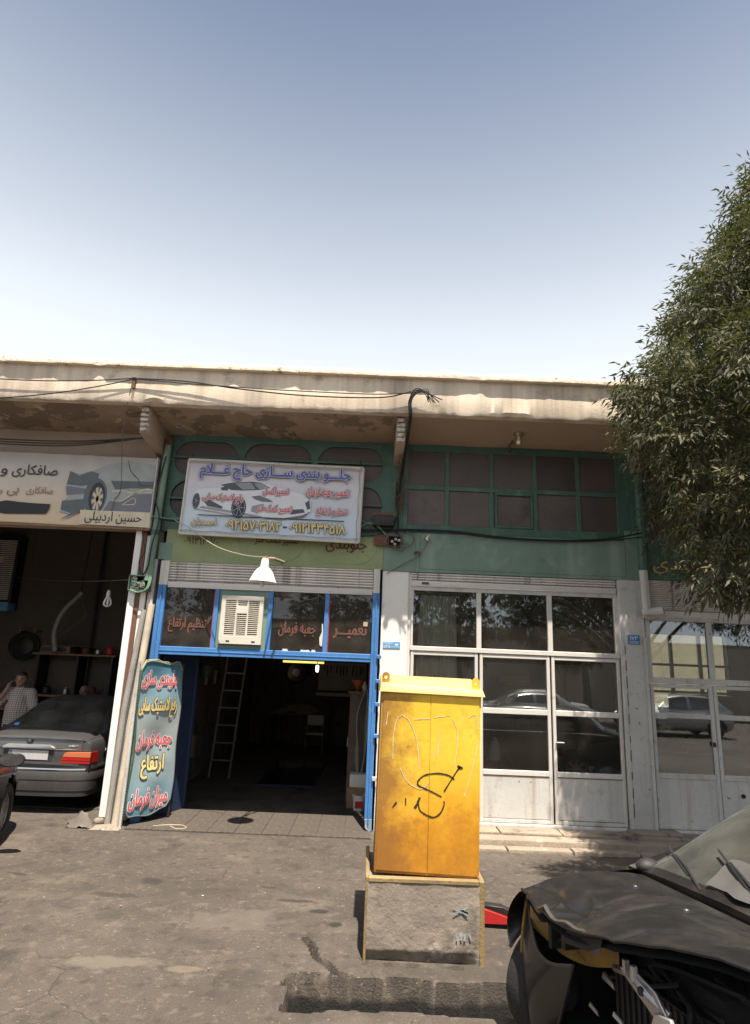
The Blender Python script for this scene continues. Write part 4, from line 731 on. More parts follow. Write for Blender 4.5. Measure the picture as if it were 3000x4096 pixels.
cable([(-3.05, yw - .08, 3.98), (-2.9, yw - .09, 3.96), (-2.72, yw - .1, 3.95), (-2.5, yw - .1, 3.95)], .014, 'cable_black', 'black cable tied around the green drainpipe')
cable([(-3.22, F - .16, 3.95), (-3.12, F - .2, 4.0), (-2.95, F - .19, 3.98), (-2.75, F - .17, 3.99)], .008, 'cable_green', 'green wire looped around the drainpipe at sign height')
cable([(-3.06, F - .18, 4.9), (-3.13, F - .19, 4.3), (-3.04, F - .2, 3.98), (-3.10, F - .19, 3.6), (-3.12, F - .18, 3.3), (-3.2, F - .15, 3.15)], .010, 'cable_black', 'black cable running down the green drainpipe into the junction box')
cable([(-3.22, F - .14, 3.9), (-3.27, F - .15, 3.78), (-3.2, F - .16, 3.5), (-3.26, F - .15, 3.36), (-3.22, F - .14, 3.18)], .007, 'cable_black', 'kinked thin wire hanging from left banner corner')
YC = 7.70
cable(sag((-6.4, YC, 5.72), (-3.31, YC, 5.70), .10, 16), .008, 'cable_black', 'upper wire drooping across the parapet toward the peg', 2)
cable(sag((-6.6, YC - .02, 5.32), (-3.31, YC, 5.69), .16, 16), .008, 'cable_black', 'lower wire drooping below the parapet edge at left', 2)
cable([(-3.31, YC, 5.70), (-2.6, YC - .01, 5.68), (-1.9, YC - .02, 5.60), (-1.0, YC - .02, 5.54), (.0, YC - .01, 5.56), (.42, YC - .02, 5.66)], .009, 'cable_black', 'wire sagging along the parapet between peg and cable bundle')
cable([(-3.30, YC, 5.69), (-2.3, YC - .03, 5.63), (-1.2, YC - .03, 5.60), (-.1, YC - .02, 5.60), (.45, YC - .03, 5.64)], .007, 'cable_black', 'second thin wire along the parapet above the middle shop')
cable([(-3.32, YC, 5.68), (-3.45, 7.9, 5.1), (-3.62, 8.5, 4.4), (-3.70, 8.54, 4.22), (-3.72, 8.54, 4.05)], .005, 'cable_grey', 'thin grey wire hanging in front of the faded banner')
for k in range(3): cable([(-6.8, 8.25, 5.0 - .03 * k), (-5.2, 8.25, 4.955 - .035 * k), (-4.2, 8.25, 4.97 - .03 * k), (-3.26, 8.25, 5.06)], .009, 'cable_black', ['topmost', 'middle', 'lowest'][k] + ' of three black wires under the left overhang')
t = thing('wire_peg', 'rusty steel peg holding wires on the parapet face', 'peg', (-3.31, 7.72, 5.62)); B('peg_plate', -3.325, -3.29, 7.70, 7.75, 5.56, 5.72, 'rust', t, .004); MB().ball((-3.31, 7.70, 5.71), .022, 7, 5).build('insulator', 'cable_grey', t)
t = thing('cable_bundle', 'frayed bundle of black cables spilling from parapet down the bracket', 'cable', (.42, 7.8, 4.0), group='cables strung along the shop row')
for k in range(9):
    j = lambda s: random.uniform(-s, s)
    MB().tube(cat_rom([(.74 + j(.12), YC - .05 + j(.03), 5.55 + j(.06)), (.60 + j(.04), YC - .05, 5.66 + j(.03)), (.47 + j(.03), YC - .04, 5.65 + j(.03)), (.41 + j(.02), YC - .02, 5.52), (.42 + j(.02), YC + .05, 5.30), (.40 + j(.02), 8.1, 5.08), (.37 + j(.02), 8.5, 4.8 + j(.05)), (.34 + j(.02), 8.62, 4.55), (.30 + j(.03), 8.66, 4.35 + j(.1))], 6), random.uniform(.006, .011), 5).build('strand', 'cable_black', t)
mb = MB()
for k in range(220):
    z = random.uniform(4.25, 5.0); y = 8.62 - max(0, z - 4.75) * 1.2; x = .36 + random.uniform(-.05, .07); d = Vector((random.uniform(-.07, .07), random.uniform(-.05, .02), random.uniform(-.09, .03))); mb.tube([(x, y, z), tuple(Vector((x, y, z)) + d)], .003, 3)
mb.build('tangled_fibre', 'rust', t)
cable([(.31, 8.66, 4.4), (.33, F - .07, 4.2), (.27, F - .07, 4.0), (.36, F - .08, 3.9)], .011, 'cable_black', 'black cable dropping from frayed bundle behind the meter box')
# ------------------------------------------------------------------ yellow street cabinet
mat('cabinet_yellow', (.76, .46, .03), .5, var=.10, vs=1.6, bump=.08, bs=25, hue=(.84, .56, .055), spots=[((.50, .24, .025), .56, 3.2, .16), ((.66, .44, .12), .60, 6, .12), ((.30, .13, .025), .66, 8, .06), ((.16, .07, .02), .70, 22, .04), ((.66, .52, .28), .72, 34, .03)])
def cabinet_wear():
    m = MATS['cabinet_yellow']; nt = m.node_tree; N = nt.nodes; L = nt.links; p = N['Principled BSDF']; cur = p.inputs['Base Color'].links[0].from_socket
    tc = N.new('ShaderNodeTexCoord'); nz = N.new('ShaderNodeTexNoise'); nz.inputs['Scale'].default_value = 2.6; nz.inputs['Detail'].default_value = 8; nz.inputs['Roughness'].default_value = .7; L.new(tc.outputs['Object'], nz.inputs['Vector'])
    sp_ = N.new('ShaderNodeSeparateXYZ'); L.new(tc.outputs['Object'], sp_.inputs[0])
    def layer(cur, axis, a, b, amp, lo, hi, col, s):      # splashed grime that gathers toward one side of the steel
        mr = N.new('ShaderNodeMapRange'); mr.inputs[1].default_value = a; mr.inputs[2].default_value = b; mr.clamp = True; L.new(sp_.outputs[axis], mr.inputs[0])
        ad = N.new('ShaderNodeMath'); ad.operation = 'MULTIPLY_ADD'; ad.inputs[1].default_value = amp; L.new(nz.outputs['Fac'], ad.inputs[0]); L.new(mr.outputs[0], ad.inputs[2])
        r = N.new('ShaderNodeMapRange'); r.inputs[1].default_value = lo; r.inputs[2].default_value = hi; r.inputs[4].default_value = s; L.new(ad.outputs[0], r.inputs[0])
        x = N.new('ShaderNodeMix'); x.data_type = 'RGBA'; L.new(r.outputs[0], x.inputs[0]); L.new(cur, x.inputs[6]); x.inputs[7].default_value = (*col, 1); return x.outputs[2]
    cur = layer(cur, 2, 1.75, .6, 1.0, .80, 1.35, (.60, .25, .008), .9)
    cur = layer(cur, 0, .12, -.42, 1.7, 1.25, 1.75, (.24, .105, .025), .85)
    cur = layer(cur, 2, 1.35, .5, 1.9, 1.40, 1.95, (.27, .115, .02), .8)
    L.new(cur, p.inputs['Base Color'])
cabinet_wear()
cb = thing('street_cabinet', 'dirty yellow steel utility cabinet with graffiti on a concrete base', 'utility cabinet', (.5, 5.3, 0))
fr = MB().hexa([(.10, 5.25, .555), (.905, 5.25, .535), (.905, 5.80, .555), (.10, 5.80, .555), (.115, 5.25, 1.90), (.925, 5.25, 1.885), (.925, 5.80, 1.91), (.115, 5.80, 1.92)]).build('cabinet_body', 'cabinet_yellow', cb, .006)
dn = MB().hexa([(.115, 5.244, .575), (.503, 5.244, .565), (.503, 5.252, .565), (.115, 5.252, .575), (.135, 5.244, 1.88), (.513, 5.244, 1.875), (.513, 5.252, 1.875), (.135, 5.252, 1.88)]).build('door', 'cabinet_yellow', cb, .002)
MB().hexa([(.508, 5.244, .565), (.892, 5.244, .552), (.892, 5.252, .552), (.508, 5.252, .565), (.518, 5.244, 1.875), (.908, 5.244, 1.868), (.908, 5.252, 1.868), (.518, 5.252, 1.875)]).build('door', 'cabinet_yellow', cb, .002)
mat('cabinet_top', (.72, .52, .20), .5, var=.1, vs=3, bump=.08, spots=[((.4, .25, .08), .66, 5, .08)])
MB().hexa([(.095, 5.215, 1.885), (.955, 5.215, 1.870), (.955, 5.86, 1.88), (.095, 5.86, 1.89), (.11, 5.235, 1.952), (.935, 5.235, 1.922), (.935, 5.84, 2.0), (.11, 5.84, 2.01)]).build('roof', 'cabinet_top', cb, .008)
for x in (.145, .885):
    z = 1.945 if x < .5 else 1.925
    plate([[(x - .032, z - .02), (x + .032, z - .02)] + [(x + .032 * math.cos(R(a)), z + .06 + .034 * math.sin(R(a))) for a in range(0, 181, 20)], [(x + .013 * math.cos(R(a)), z + .052 + .013 * math.sin(R(a))) for a in range(0, 360, 36)]], 5.27, 5.285, 'lifting_lug', 'cabinet_yellow', cb)
mat('graffiti_black', (.03, .025, .012), .6, var=.3, vs=20); mat('scratch_white', (.66, .55, .36), .7, var=.3, vs=20)
pcab = lambda u, v, d: (u, 5.243 - d, v)
g = {'g1': [(0.76, 1.34), (0.72, 1.29), (0.63, 1.15)], 'g2': [(0.71, 1.24), (0.66, 1.27), (0.57, 1.28), (0.47, 1.26), (0.42, 1.21), (0.44, 1.18), (0.52, 1.15), (0.61, 1.11)], 'g3': [(0.43, 1.05), (0.45, 1.0), (0.54, 0.96), (0.6, 0.99), (0.63, 1.05), (0.63, 1.08)], 'g4': [(0.44, 1.1), (0.42, 1.05), (0.4, 1.02)], 'g5': [(0.33, 1.09), (0.33, 1.04)], 'g6': [(0.26, 1.06), (0.23, 1.02)], 'g7': [(.735, 1.345), (.755, 1.325), (.775, 1.33)]}
for k, p in g.items(): ribbon(p, .018 if k in ('g4', 'g7') else .0105, pcab, .0025).build('graffiti_stroke', 'graffiti_black', fr, smooth=0)
for p in ([(0.17, 1.73), (0.16, 1.63)], [(0.3, 1.71), (0.25, 1.68), (0.22, 1.56), (0.22, 1.37)], [(0.28, 1.71), (0.34, 1.67), (0.4, 1.54), (0.42, 1.43), (0.43, 1.31)], [(0.38, 1.68), (0.51, 1.69)], [(0.54, 1.7), (0.67, 1.72)], [(0.69, 1.7), (0.73, 1.6), (0.73, 1.49), (0.71, 1.35)], [(0.58, 1.61), (0.58, 1.48), (0.57, 1.4)], [(0.82, 1.71), (0.88, 1.73), (0.89, 1.62)], [(0.9, 1.54), (0.87, 1.4), (0.82, 1.21), (0.79, 1.12)], [(0.28, 1.31), (0.34, 1.21), (0.45, 1.16), (0.51, 1.21)]):
    ribbon(p, .0055, pcab, .002).build('scratched_line', 'scratch_white', fr, smooth=0)
mat('base_concrete', (.28, .235, .19), .95, var=.25, vs=2.2, bump=.35, bs=35, spots=[((.14, .115, .093), .53, 2.6, .12), ((.52, .48, .42), .60, 3.4, .10), ((.08, .066, .054), .66, 5, .06), ((.42, .29, .08), .68, 3.3, .06)])
def base_face(u, v):
    x = .058 + .83 * u; z = -.06 + .592 * v; n = float(fbm(x * 9, z * 9, 4)); low = max(0, 1 - z / .09) * (.5 + float(fbm(x * 5, 3.3, 2)))
    return (x, 5.122 + n * .006 + max(0, low) * .06, z)
bs = B('plinth', .055, .895, 5.17, 5.9, -.05, .525, 'base_concrete', cb, .01)
MB().sheet(base_face, 60, 40).build('rough_face', 'base_concrete', bs)
MB().sheet(lambda u, v: (.053 + float(fbm(u * 5, v * 6, 3)) * .01, 5.15 + .75 * u, -.05 + .58 * v), 12, 12).build('rough_face', 'base_concrete', bs)
for x0, x1, y0, y1, z0, z1, nm in ((.885, .925, 5.118, 5.17, -.02, .56, 'corner_angle'), (.04, .060, 5.12, 5.17, -.02, .565, 'corner_angle'), (.060, .885, 5.116, 5.17, .528, .562, 'rim_angle'), (.038, .07, 5.17, 5.92, .52, .567, 'rim_angle'), (.895, .93, 5.17, 5.92, .51, .557, 'rim_angle')): B(nm, x0, x1, y0, y1, z0, z1, 'base_rim' if 'base_rim' in MATS else mat('base_rim', (.27, .19, .085), .8, var=.25, vs=5, bump=.3, spots=[((.2, .14, .08), .58, 6, .08), ((.12, .06, .03), .69, 9, .05)]), cb, .006)
mat('faded_blue', (.27, .31, .33), .9, var=.3, vs=14)
pbs = lambda u, v, d: (u, 5.108 - d, v)
for pts in ([(.69, .395), (.745, .37), (.80, .35), (.755, .365), (.69, .34)], [(.80, .39), (.76, .365), (.80, .33)]): ribbon(pts, .013, pbs, 0).build('faded_mark', 'faded_blue', bs, smooth=0)
for p in ([(.72, .22), (.72, .17)], [(.75, .225), (.75, .175)], [(.78, .22), (.775, .17)], [(.81, .225), (.82, .18)]): ribbon(p, .012, pbs, 0).build('faded_mark', 'faded_blue', bs, smooth=0)
# ------------------------------------------------------------------ small things on the ground
t = thing('floor_jack', 'red steel trolley jack on the ground behind cabinet base', 'jack', (1.2, 6.0, 0))
MB().prism([(.98, .03), (1.34, .03), (1.34, .055), (1.0, .155), (.98, .155)], 5.83, 5.86).build('side_plate', 'red_paint', t, .003); MB().prism([(.98, .03), (1.34, .03), (1.34, .055), (1.0, .155), (.98, .155)], 6.03, 6.06).build('side_plate', 'red_paint', t, .003)
B('crossbar', 1.0, 1.3, 5.86, 6.03, .04, .06, 'red_paint', t, .002); MB().prism([(1.05, .09), (1.30, .07), (1.33, .09), (1.22, .135), (1.06, .15)], 5.90, 5.99).build('lifting_arm', 'dark_metal', t, .004)
for x, y in ((1.31, 5.82), (1.31, 6.07), (1.02, 5.82), (1.02, 6.07)): MB().lathe([(0, -.012), (.03, -.012), (.03, .012), (0, .012)], (x, y, .03), 14, 'y').build('wheel', 'dark_metal', t)
t = thing('crumpled_rag', 'crumpled grey cloth lying by the foot of white post', 'rag', (-3.52, 8.42, 0))
MB().sheet(lambda u, v: (-3.66 + .30 * u + .05 * math.sin(5 * v), 8.33 + .2 * v, .005 + max(0, .13 * math.sin(math.pi * u) * math.sin(math.pi * v) + .09 * float(fbm(u * 5 + 2, v * 4, 3)))), 18, 14).build('cloth', 'rag_cloth' if 'rag_cloth' in MATS else mat('rag_cloth', (.15, .13, .11), .95, var=.25, vs=9, bump=.3), t)
t = thing('mortar_pad', 'broken mortar lump at the foot of the leaning pipes', 'rubble', (-3.2, 8.4, 0))
MB().sheet(lambda u, v: (-3.34 + .36 * u, 8.30 + .26 * v, .035 * math.sin(math.pi * u) * math.sin(math.pi * v) ** .6 + .01 * float(fbm(u * 6, v * 6, 3))), 14, 10).build('mortar', 'base_concrete', t)
t = tag(MB().tube(cat_rom([(-2.42, 8.55, .018), (-2.3, 8.42, .018), (-2.2, 8.5, .018), (-2.3, 8.6, .02), (-2.5, 8.58, .018), (-2.62, 8.5, .02)], 8), .006, 5).build('wire_coil', 'cable_cream'), 'thin pale wire coiled on ground under standing banner', 'wire')
ltr = {}
for i in range(20):                                   # litter specks on the forecourt
    x = random.uniform(-3.2, 1.6); y = random.uniform(4.9, 8.2)
    if .0 < x < 1.0 and 5 < y < 6: continue
    k = random.choice([('pebble', 'base_concrete', 'small grey pebble on the forecourt'), ('paper_scrap', 'paper', 'tiny scrap of pale paper on the forecourt'), ('pebble', 'step_concrete', 'small grey pebble on the forecourt'), ('pebble', 'base_concrete', 'small grey pebble on the forecourt')])
    s = random.uniform(.004, .010); mb = MB()
    if k[0] == 'pebble': mb.ball((0, 0, 0), (s, s * .8, s * .6), 6, 4)
    else: mb.hexa([(-s, -s * .5, 0), (s, -s * .6, .003), (s, s * .6, 0), (-s, s * .5, .004), (-s, -s * .5, .002), (s, -s * .6, .005), (s, s * .6, .002), (-s, s * .5, .006)])
    o = mb.build(k[0], k[1], None, smooth=0); zz = float((fbm(x * .8, y * .8, 3) * .035 + fbm(x * 4, y * 4, 3) * .008)) + .012; o.location = (x, y, zz); o.rotation_euler = (0, 0, random.uniform(0, 6)); tag(o, k[2], 'litter', 'litter on the forecourt')
# ------------------------------------------------------------------ the tree
def leaf_mat():
    m = mat('leaf', (.078, .080, .044), .68, var=.35, vs=2.5, bump=0, hue=(.145, .142, .084), spec=.3); nt = m.node_tree; N = nt.nodes; L = nt.links; p = N['Principled BSDF']
    at_ = N.new('ShaderNodeAttribute'); at_.attribute_name = 'shade'; cur = p.inputs['Base Color'].links[0].from_socket
    x = N.new('ShaderNodeMix'); x.data_type = 'RGBA'; x.blend_type = 'MULTIPLY'; x.inputs[0].default_value = 1; L.new(cur, x.inputs[6]); L.new(at_.outputs['Color'], x.inputs[7]); L.new(x.outputs[2], p.inputs['Base Color'])
    tr_ = N.new('ShaderNodeBsdfTranslucent'); tr_.inputs[0].default_value = (.11, .13, .03, 1); mx = N.new('ShaderNodeMixShader'); mx.inputs[0].default_value = .22; o = N['Material Output']; L.new(p.outputs[0], mx.inputs[1]); L.new(tr_.outputs[0], mx.inputs[2]); L.new(mx.outputs[0], o.inputs[0])
leaf_mat(); mat('bark', (.11, .085, .065), .95, var=.25, vs=6, bump=.8, bs=18)
def foliage(lobes, per, seed, leaf=(.115, .027), nl=7, name='crown', parent=None):
    rs = np.random.RandomState(seed); V = []; Fc = []; Cc = []; base = 0
    for (cx, cy, cz_, rx, rz_) in lobes:
        n = int(per * (rx / .5) ** 2 * 1.0)
        d = rs.normal(size=(n, 3)); d /= np.linalg.norm(d, axis=1)[:, None]
        rad = rs.uniform(.25, 1.0, n) ** .5; pos = np.array([cx, cy, cz_]) + d * rad[:, None] * np.array([rx, rx * .95, rz_])
        ax = d * 1.0 + rs.normal(size=(n, 3)) * .55 + np.array([0, 0, -.55]); ax /= np.linalg.norm(ax, axis=1)[:, None]
        sd = np.cross(ax, rs.normal(size=(n, 3)) * .5 + np.array([0, 0, 1.0])); sd /= np.linalg.norm(sd, axis=1)[:, None] + 1e-9; nrm = np.cross(sd, ax)
        for k in range(nl):
            j = (k + 1) // 2; side = 0 if k == 0 else (1 if k % 2 else -1)
            along = .21 if k == 0 else .20 - j * .052; sc = rs.uniform(.75, 1.2, n)[:, None]
            st = pos + ax * along * sc; dr_ = ax * (1 if side == 0 else .75) + sd * side * .75 + nrm * rs.uniform(-.25, .1, n)[:, None] + np.array([0, 0, -.18]); dr_ /= np.linalg.norm(dr_, axis=1)[:, None]
            wd = np.cross(dr_, nrm + rs.normal(size=(n, 3)) * .25); wd /= np.linalg.norm(wd, axis=1)[:, None] + 1e-9
            up = np.cross(wd, dr_)
            l = leaf[0] * sc; w = leaf[1] * sc
            p0 = st; p1 = st + dr_ * l * .42 + wd * w * .5 + up * w * .12; p2 = st + dr_ * l - np.array([0, 0, 1]) * l * .12; p3 = st + dr_ * l * .42 - wd * w * .5 + up * w * .12; pm = st + dr_ * l * .45
            V.append(np.stack([p0, p1, p2, p3, pm], 1).reshape(-1, 3)); idx = base + np.arange(n)[:, None] * 5
            Fc.append(np.concatenate([idx + np.array([0, 1, 4]), idx + np.array([1, 2, 4]), idx + np.array([2, 3, 4]), idx + np.array([3, 0, 4])], 0)); base += n * 5
            c = rs.uniform(.6, 1.35, n); Cc.append(np.repeat(np.stack([c * rs.uniform(.9, 1.15, n), c, c * rs.uniform(.8, 1.1, n), np.ones(n)], 1), 5, 0))
    V = np.concatenate(V) - np.array(WPOS[parent.name]); Fc = np.concatenate(Fc); Cc = np.concatenate(Cc); me = bpy.data.meshes.new(name)
    me.vertices.add(len(V)); me.vertices.foreach_set('co', V.astype('f').ravel()); me.loops.add(Fc.size); me.loops.foreach_set('vertex_index', Fc.astype('i').ravel()); me.polygons.add(len(Fc)); me.polygons.foreach_set('loop_start', np.arange(0, Fc.size, 3, dtype='i')); me.update(calc_edges=True)
    a = me.color_attributes.new('shade', 'FLOAT_COLOR', 'POINT'); a.data.foreach_set('color', Cc.astype('f').ravel()); me.materials.append(MATS['leaf']); return link(name, me, parent)
tr = thing('street_tree', 'large ash tree with drooping narrow leaves at the right of the shops', 'tree', (5.0, 5.7, 0))
lobes = [(2.66, 5.55, 4.74, 0.34, 0.26), (2.95, 5.45, 4.55, 0.45, 0.4), (2.85, 5.6, 4.95, 0.36, 0.3), (3.23, 5.6, 5.35, 0.42, 0.36), (3.28, 5.55, 5.75, 0.3, 0.3), (3.52, 5.6, 5.95, 0.42, 0.4), (3.67, 5.7, 6.3, 0.3, 0.26), (3.95, 5.7, 6.5, 0.42, 0.4), (4.03, 5.8, 6.9, 0.3, 0.3), (4.18, 5.7, 7.05, 0.45, 0.4), (4.24, 5.8, 7.4, 0.3, 0.3), (2.75, 5.4, 4.18, 0.32, 0.22), (3.1, 5.35, 4.15, 0.42, 0.32), (2.95, 5.3, 3.75, 0.3, 0.25), (3.05, 5.2, 3.4, 0.34, 0.26), (2.99, 5.35, 3.02, 0.28, 0.2), (3.15, 5.15, 3.0, 0.4, 0.22), (3.5, 4.9, 2.85, 0.38, 0.28), (3.75, 4.85, 2.5, 0.3, 0.2), (3.35, 4.75, 3.6, 0.45, 0.35), (3.45, 4.5, 4.25, 0.45, 0.35), (3.3, 4.7, 4.75, 0.4, 0.3), (3.6, 5.0, 5.1, 0.5, 0.4), (3.85, 4.6, 3.2, 0.5, 0.4), (3.9, 4.7, 5.7, 0.5, 0.45), (4.1, 5.1, 6.3, 0.55, 0.45), (5.63, 4.96, 7.81, 0.68, 0.59), (7.46, 6.07, 5.43, 0.74, 0.54), (6.73, 4.94, 3.67, 0.62, 0.46), (7.3, 5.88, 4.19, 0.57, 0.58), (5.53, 4.27, 3.9, 0.7, 0.44), (5.84, 7.29, 4.18, 0.75, 0.58), (5.15, 6.41, 7.91, 0.63, 0.54), (5.64, 6.55, 7.81, 0.67, 0.59), (6.28, 6.73, 3.43, 0.58, 0.53), (7.35, 5.78, 6.49, 0.58, 0.48), (6.25, 4.16, 5.51, 0.58, 0.51), (5.35, 4.48, 7.33, 0.5, 0.56), (3.94, 7.03, 5.99, 0.5, 0.43), (5.73, 6.41, 7.88, 0.55, 0.56), (6.26, 5.4, 7.81, 0.59, 0.48), (6.8, 6.7, 6.84, 0.7, 0.57), (6.3, 5.93, 7.83, 0.52, 0.48), (4.8, 5.13, 7.69, 0.58, 0.59), (4.59, 7.14, 3.99, 0.52, 0.45), (5.26, 5.56, 8.08, 0.54, 0.43), (7.48, 5.6, 5.77, 0.6, 0.46), (6.47, 6.08, 7.68, 0.51, 0.51), (7.03, 6.84, 5.28, 0.54, 0.57), (4.75, 7.43, 5.37, 0.75, 0.57), (7.48, 5.49, 5.37, 0.62, 0.55), (3.87, 6.58, 3.84, 0.59, 0.6), (7.35, 5.33, 6.24, 0.62, 0.48), (7.08, 6.63, 4.47, 0.7, 0.58), (4.66, 6.85, 7.03, 0.69, 0.55), (4.94, 7.47, 5.53, 0.69, 0.54), (5.08, 6.52, 7.83, 0.66, 0.52), (7.47, 5.88, 5.84, 0.56, 0.54), (3.56, 6.6, 5.6, 0.45, 0.4), (3.98, 6.9, 6.3, 0.5, 0.4), (3.5, 6.8, 5.0, 0.45, 0.35), (4.44, 7.1, 6.9, 0.6, 0.5), (4.26, 6.5, 6.9, 0.4, 0.35), (4.3, 6.9, 5.4, 0.6, 0.5), (3.22, 7.05, 4.85, .26, .24), (3.3, 7.15, 5.2, .3, .28), (3.62, 7.1, 4.5, .38, .33), (3.66, 7.2, 3.9, .36, .3), (3.9, 7.15, 5.7, .4, .35), (3.9, 7.2, 4.9, .5, .4), (3.9, 7.2, 4.2, .5, .4), (4.4, 7.15, 3.8, .5, .4), (4.5, 7.15, 5.3, .55, .45), (5.0, 7.2, 4.3, .6, .4), (4.3, 7.1, 6.4, .45, .4), (5.2, 7.2, 5.9, .6, .5), (3.7, 6.4, 4.4, .5, .4)]
foliage(lobes, 270, 11, (.085, .021), parent=tr)
tk = MB(); tk.tube(cat_rom([(5.05, 5.75, -.05), (5.0, 5.72, 1.0), (4.95, 5.7, 2.2), (5.05, 5.75, 3.6), (5.2, 5.8, 5.2), (5.3, 5.8, 7.0)], 5), [.24] * 2 + list(np.linspace(.22, .05, 24)), 12); tk.build('trunk', 'bark', tr)
for l in lobes:
    a = Vector((5.0, 5.72, max(2.0, min(6.2, l[2] - 1.3)))); b = Vector(l[:3]); mid = a.lerp(b, .55) + Vector((0, 0, .25))
    MB().tube(cat_rom([a, mid, b], 5), list(np.linspace(.045, .008, 11)), 6).build('branch', 'bark', tr)
# ------------------------------------------------------------------ vehicles (local frame: x from the nose backwards, y sideways, z up)
def carpaint(name, col, metal=.5, rough=.35, dust=.0, dcol=(.28, .24, .20)):
    sp_ = [(dcol, .62 - .3 * dust, 2.2, .35)] if dust else []
    return mat(name, col, rough, metal, var=.08, vs=1.5, bump=.02, bs=8, spots=sp_, coat=.6 - .5 * dust)
mat('tyre', (.018, .017, .016), .85, var=.25, vs=10, bump=.3); mat('alloy', (.42, .41, .40), .35, .8, var=.1); mat('black_plastic', (.022, .021, .021), .6, var=.15); mat('chrome', (.62, .60, .58), .18, 1, var=.05, bump=0); mat('underbody', (.010, .010, .010), .9, var=.1); mat('seat_cloth', (.12, .105, .09), .95, var=.1)
mat('lamp_red', (.42, .018, .012), .2, var=.1, bump=0, coat=.8); mat('lamp_amber', (.55, .16, .07), .2, var=.1, bump=0, coat=.8); mat('lamp_clear', (.5, .5, .5), .12, .3, var=.05, bump=0, coat=.8)
def pchip(x, y, xi):
    x = np.asarray(x, float); h = np.diff(x); d = np.diff(y, axis=0) / h[:, None]; m = np.zeros_like(y); 
    for i in range(1, len(x) - 1):
        a, b = d[i - 1], d[i]; w1 = 2 * h[i] + h[i - 1]; w2 = h[i] + 2 * h[i - 1]; ok = a * b > 0
        m[i] = np.where(ok, (w1 + w2) / np.where(ok, w1 / np.where(a == 0, 1, a) + w2 / np.where(b == 0, 1, b), 1), 0)
    m[0], m[-1] = d[0], d[-1]; k = np.clip(np.searchsorted(x, xi, side='right') - 1, 0, len(x) - 2); t = ((xi - x[k]) / h[k])[:, None]; H = h[k][:, None]
    return (2 * t ** 3 - 3 * t ** 2 + 1) * y[k] + (t ** 3 - 2 * t ** 2 + t) * H * m[k] + (-2 * t ** 3 + 3 * t ** 2) * y[k + 1] + (t ** 3 - t ** 2) * H * m[k + 1]
def section(w, zb, belt, zt, tw):
    return [(w * .84, zb), (w * .965, zb + .09), (w, zb + .28), (w * .99, belt - .14), (w * .955, belt - .025), (w * .925, belt), ((w * .93 + tw) / 2 + .02, (belt + zt) / 2), (tw, zt - .055), (tw * .86, zt - .015), (tw * .5, zt), (0, zt + .008)]
def shell(parent, secs, paint, wheels, cfg, yoff=0, ns=.06, nk=4, zoff=0):
    """cfg: windshield=(x0,x1), rear=(x0,x1), side=[(x0,x1)...]"""
    xs = np.array([s[0] for s in secs]); A = np.array([section(*s[1:]) for s in secs]); K = A.shape[1]
    xi = np.unique(np.concatenate([np.arange(xs[0], xs[-1], ns), xs])); G = pchip(xs, A.reshape(len(xs), -1), xi).reshape(len(xi), K, 2)
    ki = np.linspace(0, K - 1, (K - 1) * nk + 1); G = np.stack([pchip(np.arange(K), g, ki) for g in G])
    S, Kf = G.shape[:2]; regs = {}
    for i in range(S - 1):
        for k in range(Kf - 1):
            xm = (xi[i] + xi[i + 1]) / 2; km = (ki[k] + ki[k + 1]) / 2; zm = G[i, k, 1]
            if any(math.hypot(xm - wx, zm - wz) < wr * 1.16 and km < 4 for wx, wz, wr in wheels): continue
            r = 'body'
            if 'windshield' in cfg and cfg['windshield'][0] < xm < cfg['windshield'][1] and km > 7.0: r = 'windshield'
            elif 'rear' in cfg and cfg['rear'][0] < xm < cfg['rear'][1] and km > 7.0: r = 'rear_window'
            elif any(a < xm < b for a, b in cfg.get('side', [])) and 5.1 < km < 6.9: r = 'side_window_%d' % [j for j, (a, b) in enumerate(cfg['side']) if a < xm < b][0]
            regs.setdefault(r, []).append((i, k))
    out = {}
    for r, fs in regs.items():
        for sgn in ((1, -1) if r.startswith('side') else (0,)):
            mb = MB()
            for sg in ((sgn,) if sgn else (1, -1)):
                for i, k in fs:
                    q = [(xi[a], sg * G[a, b, 0] + yoff, G[a, b, 1] + zoff) for a, b in ((i, k), (i + 1, k), (i + 1, k + 1), (i, k + 1))]; mb.add(q, [(0, 1, 2, 3) if sg > 0 else (3, 2, 1, 0)])
            if r == 'body':
                for e in (0, S - 1):
                    for sg in (1, -1):
                        for k in range(Kf - 1): mb.add([(xi[e], sg * G[e, k, 0] + yoff, G[e, k, 1]), (xi[e], sg * G[e, k + 1, 0] + yoff, G[e, k + 1, 1]), (xi[e], yoff, G[e, k + 1, 1]), (xi[e], yoff, G[e, k, 1])], [(0, 1, 2, 3)])
            nm = 'side_window' if r.startswith('side') else r
            out.setdefault(nm, []).append(mb.build(nm, paint if r == 'body' else 'car_glass', parent, smooth=40))
    y0, y1 = yoff - .6, yoff + .6
    B('underbody', xs[0] + .15, xs[-1] - .12, y0, y1, .2, .36, 'underbody', parent, 0)
    for wx, wz, wr in wheels:
        for sg in (1, -1): B('wheel_well', wx - wr * 1.1, wx + wr * 1.1, yoff + sg * .52 - .06, yoff + sg * .52 + .06, .2, wz + wr * 1.05, 'underbody', parent, 0)
    return out
